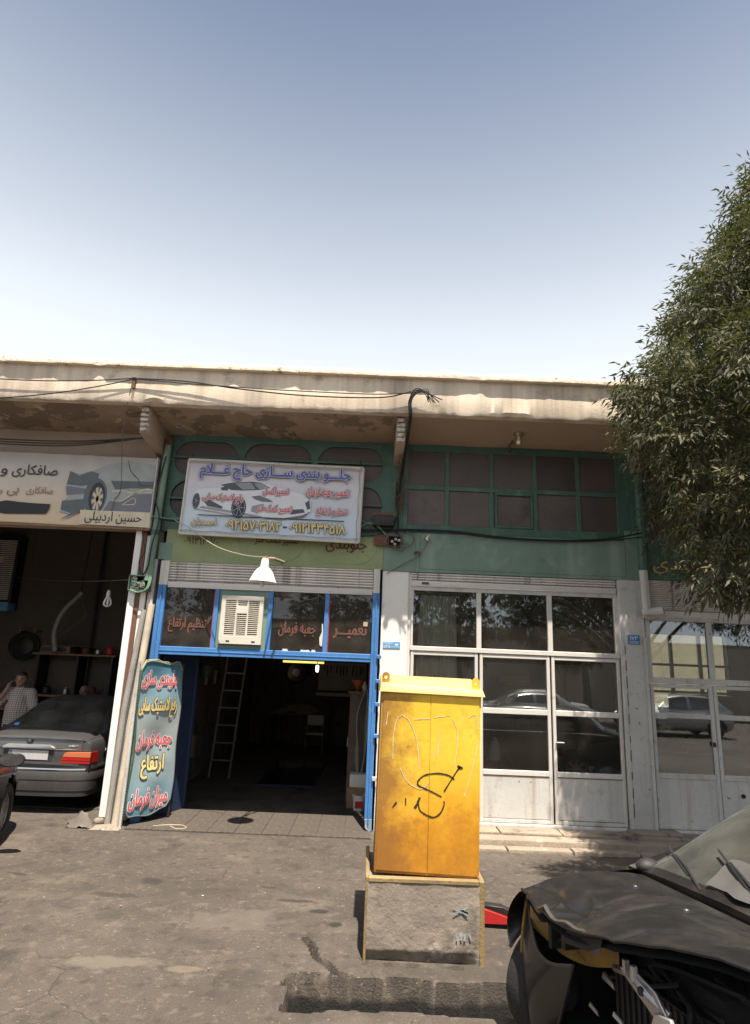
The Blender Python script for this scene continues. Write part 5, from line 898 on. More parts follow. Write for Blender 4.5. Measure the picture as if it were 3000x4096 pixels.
def wheel(parent, x, y, z, r, w, sg, spokes=9, steer=0, rimm='alloy'):
    M = Matrix.Translation((x, y, z)) @ Matrix.Rotation(steer, 4, 'Z')
    t = MB().lathe([(r * .66, -w / 2), (r * .9, -w / 2), (r * .97, -w * .42), (r, -w * .3), (r, w * .3), (r * .97, w * .42), (r * .9, w / 2), (r * .66, w / 2), (r * .62, w * .3), (r * .62, -w * .3), (r * .66, -w / 2)], (0, 0, 0), 36, 'y').xf(M)
    mb = MB(); f_ = sg * w * .36
    mb.lathe([(r * .66, -sg * w * .4), (r * .645, f_), (r * .6, f_ * 1.05), (r * .58, f_ * .3), (r * .55, -f_)], (0, 0, 0), 30, 'y')
    for k in range(spokes):
        a = 2 * math.pi * k / spokes; u = Vector((math.cos(a), 0, math.sin(a))); v = Vector((-u.z, 0, u.x)); d = Vector((0, f_, 0))
        p = [u * r * .08 - v * .028, u * r * .08 + v * .028, u * r * .62 + v * .017, u * r * .62 - v * .017]
        mb.hexa([q + d * .55 for q in p] + [q + d * (.95 if i < 2 else 1.0) for i, q in enumerate(p)])
    mb.lathe([(0, f_ * 1.05), (r * .13, f_ * 1.02), (r * .15, f_ * .6)], (0, 0, 0), 16, 'y')
    o = mb.xf(M).build('wheel', rimm, parent); t.build('tyre', 'tyre', o)
    MB().lathe([(0, f_ * .15), (r * .58, f_ * .15)], (0, 0, 0), 20, 'y').xf(M).build('brake_disc', 'dark_metal', o); return o
SEDAN = [(0, .72, .34, .62, .66, .58), (.12, .80, .26, .68, .73, .66), (.8, .85, .22, .82, .875, .70), (1.25, .857, .22, .89, .95, .71), (1.95, .857, .22, .915, 1.345, .57), (2.5, .857, .22, .925, 1.405, .57), (3.0, .857, .22, .935, 1.395, .56), (3.25, .857, .22, .94, 1.36, .55), (3.88, .855, .22, .945, 1.005, .70), (4.15, .85, .24, .94, .985, .71), (4.36, .838, .27, .925, .962, .71), (4.40, .83, .30, .905, .945, .70)]
CFG_SEDAN = dict(windshield=(1.30, 1.93), rear=(3.30, 3.84), side=[(1.62, 2.42), (2.50, 3.22)])
HATCH = [(0, .66, .36, .62, .66, .52), (.10, .76, .27, .68, .73, .60), (.55, .83, .22, .80, .86, .68), (.95, .845, .22, .90, .96, .70), (1.65, .845, .22, .93, 1.38, .58), (2.2, .845, .22, .945, 1.44, .585), (2.9, .845, .22, .955, 1.42, .57), (3.3, .84, .22, .96, 1.36, .55), (3.68, .82, .26, .95, 1.02, .66), (3.78, .80, .32, .90, .95, .62)]
CFG_HATCH = dict(windshield=(1.0, 1.62), rear=(3.34, 3.66), side=[(1.42, 2.25), (2.33, 3.2)])
# ---- grey sedan backed out of the left bay
carpaint('paint_grey', (.13, .128, .13), .55, .36, .3, (.22, .19, .165))
pg = thing('sedan_car', 'dusty dark grey sedan standing nose-in in the left bay', 'car', (-4.56, 13.40, 0), R(-90), local=True)
shell(pg, SEDAN, 'paint_grey', [(.82, .30, .305), (3.50, .30, .305)], CFG_SEDAN)
for x in (.82, 3.50):
    for sg in (1, -1): wheel(pg, x, sg * .72, .305, .305, .185, sg, 12)
def sweep_bumper(parent, name, m, prof, path):
    mb = MB(); n = len(prof); P = [Vector(p) for p in path]; vs = []
    for i, p in enumerate(P):
        t = (P[min(i + 1, len(P) - 1)] - P[max(i - 1, 0)]).normalized(); nr = Vector((t.y, -t.x, 0)); vs += [tuple(p + nr * a + Vector((0, 0, z))) for a, z in prof]
    return mb.add(vs, [(i * n + k, (i + 1) * n + k, (i + 1) * n + (k + 1) % n, i * n + (k + 1) % n) for i in range(len(P) - 1) for k in range(n)] + [tuple(range(n)), tuple((len(P) - 1) * n + k for k in range(n))]).build(name, m, parent)
path = cat_rom([(3.82, -.855, 0), (4.1, -.86, 0), (4.33, -.83, 0), (4.43, -.70, 0), (4.47, -.4, 0), (4.48, 0, 0), (4.47, .4, 0), (4.43, .70, 0), (4.33, .83, 0), (4.1, .86, 0), (3.82, .855, 0)], 5)
mat('bumper_grey', (.060, .056, .055), .5, .2, var=.15, vs=3, bump=.05, spots=[((.13, .11, .095), .6, 3, .2)])
bp = sweep_bumper(pg, 'rear_bumper', 'bumper_grey', [(-.06, .235), (.005, .225), (.012, .29), (.02, .295), (.03, .40), (.028, .425), (.035, .43), (.035, .52), (.02, .55), (-.06, .55)], path)
sweep_bumper(bp, 'chrome_strip', 'chrome', [(-.03, .545), (.03, .545), (.036, .56), (.03, .576), (-.03, .582)], path); sweep_bumper(bp, 'lower_strip', 'chrome', [(.0, .295), (.018, .295), (.018, .31), (0, .31)], path[8:-8])
RX = 4.405
def rp(name, pts, m, d0=0, d1=.02, parent=pg, bev=.004): return MB().prism_x(pts, RX + d0, RX + d1).build(name, m, parent, bev)
lid = rp('boot_lid', [(-.70, .605), (.70, .605), (.715, .93), (.35, .948), (0, .953), (-.35, .948), (-.715, .93)], 'paint_grey', -.03, .012, bev=.012)
rp('lid_lip', [(-.71, .925), (.71, .925), (.70, .948), (.35, .963), (0, .968), (-.35, .963), (-.70, .948)], 'paint_grey', -.02, .028, lid, .008)
for sg in (1, -1):
    y = lambda v: sg * v
    l = rp('tail_lamp', [(y(.445), .635), (y(.49), .75), (y(.52), .775), (y(.845), .785), (y(.85), .635)], 'lamp_red', 0, .028, bev=.006)
    rp('indicator', [(y(.475), .715), (y(.49), .752), (y(.52), .777), (y(.846), .787), (y(.848), .715)], 'lamp_amber', .002, .032, l, .004); rp('lamp_rib', [(y(.46), .673), (y(.849), .673), (y(.849), .678), (y(.46), .678)], 'black_plastic', .026, .031, l, 0)
    rp('lamp_surround', [(y(.425), .615), (y(.48), .775), (y(.52), .80), (y(.845), .805), (y(.85), .615)], 'black_plastic', -.02, .006, l, .003)
    MB().hexa([(4.18, sg * .862, .64), (4.40, sg * .835, .64), (4.40, sg * .80, .64), (4.18, sg * .82, .64), (4.22, sg * .858, .78), (4.395, sg * .833, .785), (4.39, sg * .80, .785), (4.22, sg * .82, .78)]).build('lamp_return', 'lamp_red', l, .006)
rp('lid_bar', [(-.70, .80), (.70, .80), (.71, .822), (-.71, .822)], 'chrome', .008, .022, lid, .004)
rp('handle_bar', [(-.36, .80), (.36, .80), (.35, .83), (.28, .862), (-.28, .862), (-.35, .83)], 'alloy', .0, .045, lid, .01)
rp('plate_recess', [(-.33, .645), (.33, .645), (.34, .80), (-.34, .80)], 'black_plastic', .006, .014, lid, .003)
mat('plate_white', (.42, .41, .42), .4, var=.15, vs=3, bump=0); mat('plate_band', (.10, .13, .30), .4, var=.1, bump=0)
npl = rp('number_plate', [(-.27, .665), (.27, .665), (.27, .785), (-.27, .785)], 'plate_white', .012, .022, lid, .003); rp('plate_band', [(-.265, .67), (-.22, .67), (-.22, .78), (-.265, .78)], 'plate_band', .022, .024, npl, 0)
em = rp('emblem', [(-.035, .875), (.035, .875), (.038, .93), (.03, .942), (-.03, .942), (-.038, .93)], 'black_plastic', .02, .036, lid, .004)
rp('emblem_figure', [(-.020, .885), (-.006, .895), (.0, .882), (.008, .896), (.022, .888), (.012, .905), (.026, .915), (.012, .918), (.016, .935), (.003, .924), (-.008, .936), (-.010, .920), (-.025, .922), (-.014, .908)], 'chrome', .036, .040, em, 0)
text(lid, 'PARS', (.53, .66, .845, .868), lambda u, v, d: (RX + .013 + d, u, v), 'chrome', .02, name='badge')
rp('badge', [(.38, .86), (.39, .86), (.392, .895), (.382, .895)], 'chrome', .012, .018, lid, 0)
MB().box(3.95, 4.03, .853, .866, .73, .80).build('fuel_recess', 'blackish', pg, .004); MB().ball((3.99, .866, .765), (.02, .006, .022), 7, 5).build('fuel_cap', 'worn_white_metal', pg)
B('parcel_shelf', 3.3, 3.86, -.64, .64, .93, .955, 'seat_cloth', pg, .01)
for y in (-.36, .36): MB().ball((3.28, y, 1.10), (.07, .17, .11), 12, 8).build('headrest', 'seat_cloth', pg)
B('rear_seat', 3.0, 3.25, -.62, .62, .5, 1.02, 'seat_cloth', pg, .05)
for y0, y1, m in ((-.02, .13, 'red_paint'), (.2, .3, 'paper'), (.34, .47, 'paper')): B('shelf_box', 3.72, 3.82, y0, y1, .955, .99, m, pg, .005)
MB().ball((3.78, .57, .985), (.03, .035, .035), 7, 5).build('soft_toy', 'cable_cream', pg)
MB().sheet(lambda u, v: (3.80 - .05 * v, -.60 + .07 * u - .0 * v, 1.026 + .035 * v), 1, 1).build('sticker', 'plate_sky', pg)
MB().tube([(4.30, -.45, .2), (4.46, -.45, .19)], .025, 10).build('exhaust', 'rust', pg)
# ---- black car at the left edge
carpaint('paint_black', (.012, .012, .014), .2, .25, .05, (.14, .12, .1))
HD = math.atan2(.97, -.25)                            # heading of the nose
nose = Vector((-5.02, 8.16, 0)); bc = thing('hatchback_car', 'glossy black car cut off by the left picture edge', 'car', nose, HD + math.pi, local=True)
shell(bc, HATCH, 'paint_black', [(.72, .31, .31), (3.15, .31, .31)], CFG_HATCH)
for x in (.72, 3.15):
    for sg in (1, -1): wheel(bc, x, sg * .725, .31, .31, .19, sg, 10)
for sg in (1, -1):
    h = MB().sheet(lambda u, v: (.06 + .50 * u, sg * (.60 + .22 * math.sin(1.4 * u)) , .60 + .10 * u + .13 * v * (1 - .3 * u)), 10, 5).build('headlamp', 'lamp_clear', bc)
    mm = MB().lathe([(0, -.07), (.06, -.06), (.095, 0), (.10, .05), (.09, .055)], (0, 0, 0), 18, 'x').xf(Matrix.Translation((1.42, sg * .97, .97)) @ Matrix.Scale(.72, 4, (0, 0, 1)) @ Matrix.Scale(1.35, 4, (0, 1, 0))).build('door_mirror', 'paint_black', bc)
    MB().lathe([(0, .051), (.088, .051)], (0, 0, 0), 18, 'x').xf(Matrix.Translation((1.42, sg * .97, .97)) @ Matrix.Scale(.72, 4, (0, 0, 1)) @ Matrix.Scale(1.35, 4, (0, 1, 0))).build('mirror_glass', 'chrome', mm); MB().tube([(1.40, sg * .80, .93), (1.42, sg * .90, .94)], .025, 6).build('mirror_arm', 'black_plastic', mm)
    B('door_handle', 2.05, 2.2, sg * .85 - .015, sg * .85 + .015, .80, .825, 'chrome', bc, .005)
# ---- wrecked dark car at the lower right
carpaint('paint_wreck', (.016, .015, .0145), .2, .38, .45, (.060, .050, .042))
MATS['paint_wreck'].node_tree.nodes['Principled BSDF'].inputs['Coat Weight'].default_value = .25
mat('wreck_ochre', (.30, .165, .035), .7, var=.3, vs=6, bump=.2, spots=[((.03, .025, .02), .58, 7, .08)])
wk = thing('wrecked_car', 'dusty dark wrecked car with crumpled bonnet and missing headlamp', 'car', (.95, 4.05, 0), R(16), local=True)
WY = -.72
WSEC = [(.80, .86, .22, .90, .945, .74), (1.0, .86, .22, .92, 1.04, .70), (1.75, .86, .22, .94, 1.375, .60), (2.3, .86, .22, .955, 1.42, .59), (3.0, .86, .22, .965, 1.40, .58), (3.4, .85, .22, .97, 1.33, .56), (3.8, .84, .24, .96, 1.04, .66), (4.0, .82, .30, .92, .98, .64)]
shell(wk, WSEC, 'paint_wreck', [(3.2, .30, .30)], dict(windshield=(.86, 1.72), rear=(3.45, 3.76), side=[(1.35, 2.3), (2.38, 3.25)]), yoff=WY)
HF = [(0, .0, .85), (.06, .0, .835), (.25, -.035, .80), (.54, -.02, .815), (.8, .03, .87), (1.05, .09, .935), (1.3, .15, .985), (1.46, .2, 1.0)]   # w, u, z of the buckled front edge
CREASES = [[(.02, .12), (.10, .2), (.20, .2), (.28, .25), (.30, .5), (.31, .8)], [(.05, .02), (.12, .07), (.18, .16), (.20, .02)], [(.30, .05), (.33, .2), (.38, .34), (.42, .7)], [(.18, .4), (.26, .33), (.33, .24), (.36, .1)], [(.55, .02), (.58, .2), (.66, .3), (.8, .34)]]
def ridge(a, b):
    h = 0
    for i, c in enumerate(CREASES):
        d = 9
        for (x0, y0), (x1, y1) in zip(c[:-1], c[1:]):
            vx, vy = (x1 - x0) * 1.46, (y1 - y0) * .75; px, py = (a - x0) * 1.46, (b - y0) * .75; t = min(1, max(0, (px * vx + py * vy) / (vx * vx + vy * vy + 1e-9))); d = min(d, math.hypot(px - t * vx, py - t * vy))
        h += (.011 if i % 2 else -.012) * math.exp(-(d / .020) ** 2) + (.006 if i % 2 else -.004) * math.exp(-(d / .07) ** 2)
    return h
def hoodpt(a, b):
    w = 1.46 * a; ws = [p[0] for p in HF]; uf = float(np.interp(w, ws, [p[1] for p in HF])); zf = float(np.interp(w, ws, [p[2] for p in HF]))
    ur = .78 - .10 * math.sin(math.pi * a); zr = .915 + .03 * math.sin(math.pi * a); wr = w * .90 + .09
    bul = .055 * math.sin(math.pi * b) * (1 - .4 * a) + .012 * math.sin(math.pi * a) - .03 * math.exp(-((a - .28) / .06) ** 2) * math.exp(-((b - .25) / .2) ** 2) + .012 * math.exp(-((a - .2 - .3 * b) / .025) ** 2) * (1 - b) + .020 * float(fbm(a * 7, b * 4, 3)) * (1 - b) ** .5 + .010 * abs(math.sin(9 * a + 3 * b)) * (1 - b) ** 2
    return (uf + (ur - uf) * b, -(w + (wr - w) * b), zf + (zr - zf) * b + bul + ridge(a, b))
hd = MB().sheet(hoodpt, 120, 70).build('bonnet', 'paint_wreck', wk, smooth=50)
MB().sheet(lambda a, b: tuple(Vector(hoodpt(a, b)) - Vector((-.01, 0, .018 + .03 * (1 - b)))), 24, 10).build('inner_skin', 'underbody', hd)
MB().tube([hoodpt(i / 40, 0) for i in range(41)], .009, 6).build('folded_edge', 'paint_wreck', hd)
mat('bent_edge', (.085, .074, .065), .6, .3, var=.25, vs=8)
MB().tube([tuple(Vector(hoodpt(.16 + .26 * i / 12, .012)) + Vector((-.004, 0, .008 + .01 * math.sin(i)))) for i in range(13)], .013, 6).build('torn_edge', 'bent_edge', hd)
for a, b in ((.22, .72), (.52, .70)): q = hoodpt(a, b); MB().ball((q[0], q[1], q[2] + .004), (.018, .014, .01), 8, 5).build('washer_nozzle', 'chrome', hd)
MB().sheet(lambda u, v: (.0 + .03 * v - .0, -(.42 + .30 * u), .735 + .06 * u + .075 * v), 8, 2).build('grille_edge', 'dark_metal', wk)
# front right corner: wing, torn bumper skin, empty lamp housing
def wing(a, b):                                        # a along the side, b upwards
    u = -.02 + .86 * a; zt = .84 + .08 * a + .03 * math.sin(math.pi * a); zlow = .295 + math.sqrt(max(.004, .36 ** 2 - (u - .27) ** 2)) if abs(u - .27) < .36 else .30 ; z = zlow + (zt - zlow) * b
    w = -.15 * math.sin(math.pi * (.12 + .62 * (1 - b))) + .02 * b + .06 * (1 - a) ** 4 * 0
    return (u, -(w - .01 + .05 * b ** 3), z)
MB().sheet(wing, 24, 10).build('front_wing', 'paint_wreck', wk)
MB().tube([wing(i / 24, 0) for i in range(25)], .01, 6).build('arch_lip', 'paint_wreck', wk)
def bskin(a, b):                                       # torn bumper corner: a sideways, b up
    w = -.10 + .60 * a * (.45 + .55 * b); top = .80 - .26 * math.sin(min(1, a * 1.25) * math.pi * .5) + .22 * max(0, a - .45); low = .10 + .10 * a
    u = .10 * (1 - a) ** 3 - .02 * math.sin(math.pi * a) - .05 * math.sin(math.pi * b) * (1 - a) + .10 * (1 - b) * a
    return (u, -w, low + (top - low) * b)
bk = MB().sheet(bskin, 30, 20).build('bumper_corner', 'paint_wreck', wk, smooth=60)
MB().tube([bskin(i / 30, 1) for i in range(31)], .009, 6).build('torn_edge', 'bent_edge', bk); MB().tube([bskin(1, i / 10) for i in range(11)], .010, 6).build('torn_edge', 'black_plastic', bk); MB().tube([bskin(0, i / 10) for i in range(11)], .012, 6).build('torn_edge', 'wreck_ochre', bk)
def cav(a, b): w = .02 + .50 * a; z0 = bskin((w + .1) / .6, 1)[2]; z1 = float(np.interp(w, [p[0] for p in HF], [p[2] for p in HF])); return (.16 + .1 * a - .12 * (1 - a) ** 3, -w, z0 - .03 + (z1 - z0) * b)
hs = MB().sheet(cav, 14, 6).build('lamp_housing', 'wreck_ochre', wk)
B('lamp_bracket', .05, .16, -.22, -.19, .62, .80, 'black_plastic', hs, .004); B('lamp_bracket', .06, .17, -.34, -.30, .66, .74, 'black_plastic', hs, .004); MB().tube([(.08, -.1, .8), (.1, -.2, .66), (.12, -.34, .7)], .012, 6).build('lamp_wire', 'cable_black', hs)
MB().sheet(lambda a, b: (.02 + .05 * a, -(.015 + .13 * a), .80 - .02 * a + .045 * b - .02 * a * b), 6, 3).build('corner_plate', 'wreck_ochre', wk)
wheel(wk, .27, .14, .295, .30, .19, 1, 8, R(14)); wheel(wk, .27, 2 * WY - .02, .295, .30, .19, -1, 8, R(18))
for sg in (1, -1): wheel(wk, 3.2, WY + sg * .72, .30, .30, .19, sg, 8)
# engine bay: dark block, radiator support and bright bent brackets
B('engine_block', .40, .72, -1.05, -.45, .3, .72, 'underbody', wk, .04); B('bay_wall', .74, .80, -1.45, -.05, .25, .90, 'underbody', wk, 0); B('bay_floor', .1, .8, -1.4, -.1, .2, .26, 'underbody', wk, 0); B('inner_wing', .3, .8, -.12, -.08, .26, .8, 'underbody', wk, 0)
rs_ = MB().tube(cat_rom([(.16, -.62, .69), (.13, -.78, .725), (.12, -.9, .70), (.15, -1.0, .66)], 6), [.018] * 19, 6).build('radiator_support', 'steel', wk)
MB().prism_x([(-.70, .735), (-.82, .76), (-.95, .73), (-1.02, .66), (-1.05, .60), (-.98, .60), (-.90, .64), (-.76, .70)], .12, .135).build('bent_bracket', 'steel', rs_, .004); MB().prism_x([(-.96, .66), (-1.06, .68), (-1.10, .60), (-.92, .57)], .10, .12).build('bent_bracket', 'aluminium', rs_, .004)
for y, z in ((-.875, .705), (-1.03, .63)): MB().lathe([(0, -.006), (.018, -.006), (.02, .004), (0, .008)], (.105, y, z), 12, 'x').build('bolt', 'dark_metal', rs_)
B('support_pin', .10, .13, -.775, -.755, .73, .79, 'steel', rs_, .003); B('support_pin', .10, .13, -.83, -.81, .72, .785, 'aluminium', rs_, .003)
MB().hexa([(.03, -1.05, .615), (.03, -1.45, .72), (.12, -1.45, .72), (.12, -1.05, .615), (.03, -1.05, .66), (.03, -1.45, .80), (.12, -1.45, .80), (.12, -1.05, .66)]).build('cross_member', 'steel', rs_, .008); MB().tube([(-.02, -1.0, .60), (-.03, -1.28, .66)], .016, 7).build('bumper_strip', 'chrome', rs_)
MB().box(.30, .33, -1.1, -.42, .32, .62).build('radiator', 'dark_metal', wk, .004)
for k in range(16): B('radiator_fin', .288, .30, -1.09 + k * .042, -1.075 + k * .042, .33, .61, 'black_plastic', wk, 0)
for i, (x, y, z, s) in enumerate(((.14, -.58, .60, .05), (.10, -.70, .50, .04), (.16, -1.20, .58, .06), (.12, -.48, .44, .04), (.06, -1.12, .52, .05), (.2, -.9, .52, .05))):
    MB().hexa([(x, y - s, z), (x + s * .4, y - s, z - s * .2), (x + s * .5, y + s, z + s * .3), (x, y + s, z + s * .2), (x - s * .1, y - s * .8, z + s * .6), (x + s * .3, y - s * .7, z + s * .5), (x + s * .4, y + s * .9, z + s * .8), (x, y + s * .7, z + s * .9)]).build('torn_metal', ['steel', 'aluminium', 'black_plastic'][i % 3], wk, .004)
MB().sheet(lambda a, b: (.05 + .30 * a, .06 - .12 * a * 0 - .10 * b, .36 + .40 * b), 4, 4).build('inner_liner', 'underbody', wk)
for k in range(16): MB().tube(cat_rom([(.3 + random.random() * .3, -.3 - random.random() * .9, .45 + random.random() * .3) for _ in range(4)], 5), .012, 6).build('hose', 'black_rubber', wk)
# windscreen furniture
for base, tip in (((.82, -.50, .955), (.99, -.13, 1.01)), ((.80, -.98, .97), (1.02, -.52, 1.075))):
    a, b = Vector(base), Vector(tip); w_ = MB().tube([a, a.lerp(b, .5) + Vector((0, 0, .03)), b + Vector((0, 0, .02))], [.009, .008, .006], 6).build('wiper', 'black_plastic', wk); MB().tube([a.lerp(b, .35) + Vector((0, .02, .012)), b + (b - a) * .25 + Vector((0, .02, .02))], .008, 5).build('wiper_blade', 'black_rubber', w_)
MB().sheet(lambda u, v: (.84 + .24 * v + .02 * math.sin(9 * u), -.52 - .42 * u + .05 * v, .975 + .105 * v + .012 * float(fbm(u * 6, v * 6, 3)) + .02), 12, 8).build('paper_sheet', mat('shaded_paper', (.07, .066, .064), .9, var=.15), wk)  # paper colour darkened to stand in for the tree's shade
B('cowl', .72, .92, -1.42, -.03, .86, .905, 'black_plastic', wk, .01); B('dashboard', .95, 1.25, -1.35, -.1, .80, .95, 'black_plastic', wk, .03)
for y in (-.42, -1.02): B('seat', 1.9, 2.1, y - .22, y + .22, .5, 1.15, 'seat_cloth', wk, .05)
mm = MB().ball((.86, -.03, .945), (.075, .06, .045), 12, 8).build('door_mirror', 'black_plastic', wk)
# ---- cars parked inside and across the street, seen through and in the glass
carpaint('paint_slate', (.10, .115, .135), .4, .3); carpaint('paint_white', (.62, .61, .58), 0, .35); carpaint('paint_silver', (.36, .36, .36), .6, .35)
def parked(name, label, loc, rz, secs, cfg, paint, wh, L, zc=0, group=None):
    c = thing(name, label, 'car', loc, rz, group, local=True); shell(c, secs, paint, [(wh[0], .3, .3), (wh[1], .3, .3)], cfg, ns=.1, nk=3)
    for x in wh:
        for sg in (1, -1): wheel(c, x, sg * .72, .3, .3, .18, sg, 8)
    for sg in (1, -1):
        B('headlamp', .02, .2, sg * .56 - .14, sg * .56 + .14, .58, .68, 'lamp_clear', c, .02); B('tail_lamp', L - .12, L - .0, sg * .58 - .14, sg * .58 + .14, .66, .8, 'lamp_red', c, .01); MB().ball((cfg['windshield'][0] + .3, sg * .93, .98), (.06, .09, .06), 9, 6).build('door_mirror', paint, c)
    return c
parked('hatchback_car', 'slate grey car standing inside behind the right glazed doors', (3.15, 10.05, .135), 0, HATCH, CFG_HATCH, 'paint_slate', (.72, 3.15), 3.78)
parked('sedan_car', 'white car parked in sunny yard beyond the far right shop', (4.6, 16.4, 0), 0, SEDAN, CFG_SEDAN, 'paint_white', (.82, 3.5), 4.4)
# ------------------------------------------------------------------ people
mat('skin', (.30, .165, .115), .6, var=.1, vs=8, bump=.05); mat('hair_dark', (.02, .016, .013), .8, var=.2); mat('hair_grey', (.16, .14, .13), .9, var=.2); mat('trousers', (.03, .03, .036), .9, var=.1); mat('grey_shirt', (.22, .21, .20), .9, var=.1); mat('eye_dark', (.02, .015, .012), .3, bump=0); mat('lip', (.24, .10, .08), .6, bump=0)
def plaid():
    m = mat('plaid_shirt', (.5, .46, .42), .9, var=.05, bump=.1); nt = m.node_tree; N = nt.nodes; L = nt.links; p = N['Principled BSDF']; cur = p.inputs['Base Color'].links[0].from_socket
    tc = N.new('ShaderNodeTexCoord')
    for dr, c, f in (('X', (.20, .12, .09), 19.), ('Z', (.16, .12, .15), 19.)):
        w = N.new('ShaderNodeTexWave'); w.wave_type = 'BANDS'; w.bands_direction = dr; w.inputs['Scale'].default_value = f / 2; w.inputs['Distortion'].default_value = .6; w.inputs['Detail'].default_value = 1; L.new(tc.outputs['Object'], w.inputs['Vector'])
        r = N.new('ShaderNodeMapRange'); r.inputs[1].default_value = .45; r.inputs[2].default_value = .62; r.inputs[4].default_value = .62; L.new(w.outputs['Fac'], r.inputs[0])
        x = N.new('ShaderNodeMix'); x.data_type = 'RGBA'; L.new(r.outputs[0], x.inputs[0]); L.new(cur, x.inputs[6]); x.inputs[7].default_value = (*c, 1); cur = x.outputs[2]
    L.new(cur, p.inputs['Base Color'])
plaid()
def blob(name, prims, m, parent, voxel=.012, smooth=4):
    """one continuous surface grown from tapered capsules ((p, r), (q, s)) and ellipsoids (c, (rx, ry, rz))"""
    mb = MB()
    for a in prims:
        if isinstance(a[0], tuple) and isinstance(a[0][0], tuple):
            for (p, r), (q, s) in zip(a[:-1], a[1:]): mb.tube([p, q], [r, s], 12); mb.ball(p, r, 12, 8); mb.ball(q, s, 12, 8)
        else: mb.ball(a[0], a[1], 16, 12)
    o = mb.build(name, m, parent)
    r = o.modifiers.new('remesh', 'REMESH'); r.mode = 'VOXEL'; r.voxel_size = voxel; sm_ = o.modifiers.new('smooth', 'SMOOTH'); sm_.iterations = smooth; sm_.factor = .5
    dg = bpy.context.evaluated_depsgraph_get(); me = bpy.data.meshes.new_from_object(o.evaluated_get(dg)); o.modifiers.clear(); old = o.data; o.data = me; me.shade_smooth()
    if not me.materials: me.materials.append(MATS[m])
    return o
def hand(w, d, up, s=1):
    """palm and five separate curled fingers from wrist w toward d; up = back of the hand"""
    d = Vector(d).normalized(); n = Vector(up); n = (n - d * n.dot(d)).normalized(); sd = d.cross(n) * s; w = Vector(w); T = lambda v: tuple(v); out = []
    out.append(((T(w), .027), (T(w + d * .05), .034)))
    for k, (o, l) in enumerate(((-.030, .07), (-.010, .082), (.011, .077), (.030, .060))):
        a = w + d * .07 + sd * o; b = a + d * l * .5 - n * .012; c = b + d * l * .28 - n * .03; out.append(((T(w + d * .045 + sd * o * .8), .016), (T(a), .0105), (T(b), .0095), (T(c), .008)))
    a = w + d * .025 - sd * .03; out.append(((T(a), .015), (T(a + d * .03 - sd * .02 - n * .012), .011), (T(a + d * .062 - sd * .016 - n * .026), .009)))
    return out
def head(c, fwd, tilt=0):
    c = Vector(c); f = Vector(fwd).normalized(); s = Vector((-f.y, f.x, 0)); u = Vector((0, 0, 1)); T = lambda a, b, d: tuple(c + s * a + f * b + u * d)
    rx = abs(s.x) * .076 + abs(f.x) * .094; ry = abs(s.y) * .076 + abs(f.y) * .094
    return [(T(0, -.01, .02), (rx, ry, .10)), (T(0, .022, -.045), (.056, .062, .07)), ((T(0, .09, .012), .011), (T(0, .108, -.018), .015)), (T(.075, -.005, 0), (.014, .022, .032)), (T(-.075, -.005, 0), (.014, .022, .032)), (T(.032, .082, .03), (.022, .014, .010)), (T(-.032, .082, .03), (.022, .014, .010)), (T(0, .075, -.088), (.026, .02, .018))], T
def face(p, T):
    for a in (.031, -.031): MB().ball(T(a, .0855, .012), (.013, .008, .007), 8, 6).build('eye', 'eye_dark', p); MB().ball(T(a, .09, .036), (.021, .008, .005), 8, 5).build('eyebrow', 'hair_dark', p)
    MB().ball(T(0, .089, -.058), (.023, .008, .007), 8, 5).build('mouth', 'lip', p)
mx_, my_ = -5.86, 10.95
pn = thing('person', 'man in checked short-sleeved shirt holding a phone to his ear', 'person', (mx_, my_, .014))
h, T = head((mx_ + .0, my_ - .04, 1.60), (.12, -1, 0))
P_ = lambda x, y, z: (mx_ + x, my_ + y, z)
sh_r, el_r, wr_r = P_(-.19, .0, 1.40), P_(-.34, -.12, 1.15), P_(-.15, -.14, 1.47); sh_l, el_l, wr_l = P_(.19, .0, 1.40), P_(.27, .02, 1.12), P_(.26, -.10, .90)
legs = [((P_(sx * .09, 0, .92), .10), (P_(sx * .10, -.01, .5), .068), (P_(sx * .10, .02, .09), .045)) for sx in (-1, 1)] + [((P_(sx * .10, .04, .05), .04), (P_(sx * .11, -.14, .045), .032)) for sx in (-1, 1)]
body = h + [((P_(0, -.02, 1.52), .056), (P_(0, 0, 1.42), .066)), ((P_(-.10, 0, 1.38), .085), (P_(.10, 0, 1.38), .085)), ((P_(0, 0, 1.33), .135), (P_(0, -.02, 1.12), .145), (P_(0, 0, .95), .135)), ((sh_r, .062), (el_r, .045), (wr_r, .030)), ((sh_l, .062), (el_l, .045), (wr_l, .030))] + hand(wr_r, (.25, .12, 1), (-1, -.3, 0)) + hand(wr_l, (-.05, -.2, -1), (1, 0, 0), -1) + legs
bo = blob('body', body, 'skin', pn, .0095, 3); face(bo, T)
mid = lambda a, b, t: tuple(Vector(a).lerp(Vector(b), t))
blob('shirt', [((P_(-.11, .0, 1.385), .095), (P_(.11, .0, 1.385), .095)), ((P_(0, 0, 1.34), .155), (P_(0, -.025, 1.12), .172), (P_(0, 0, .95), .165), (P_(0, 0, .86), .165)), ((P_(-.06, 0, 1.15), .145), (P_(-.06, 0, .9), .15)), ((P_(.06, 0, 1.15), .145), (P_(.06, 0, .9), .15)), ((sh_r, .082), (mid(sh_r, el_r, .75), .080)), ((sh_l, .082), (mid(sh_l, el_l, .75), .080)), ((P_(-.03, -.03, 1.44), .07), (P_(.03, -.03, 1.44), .07))], 'plaid_shirt', pn, .012, 4)
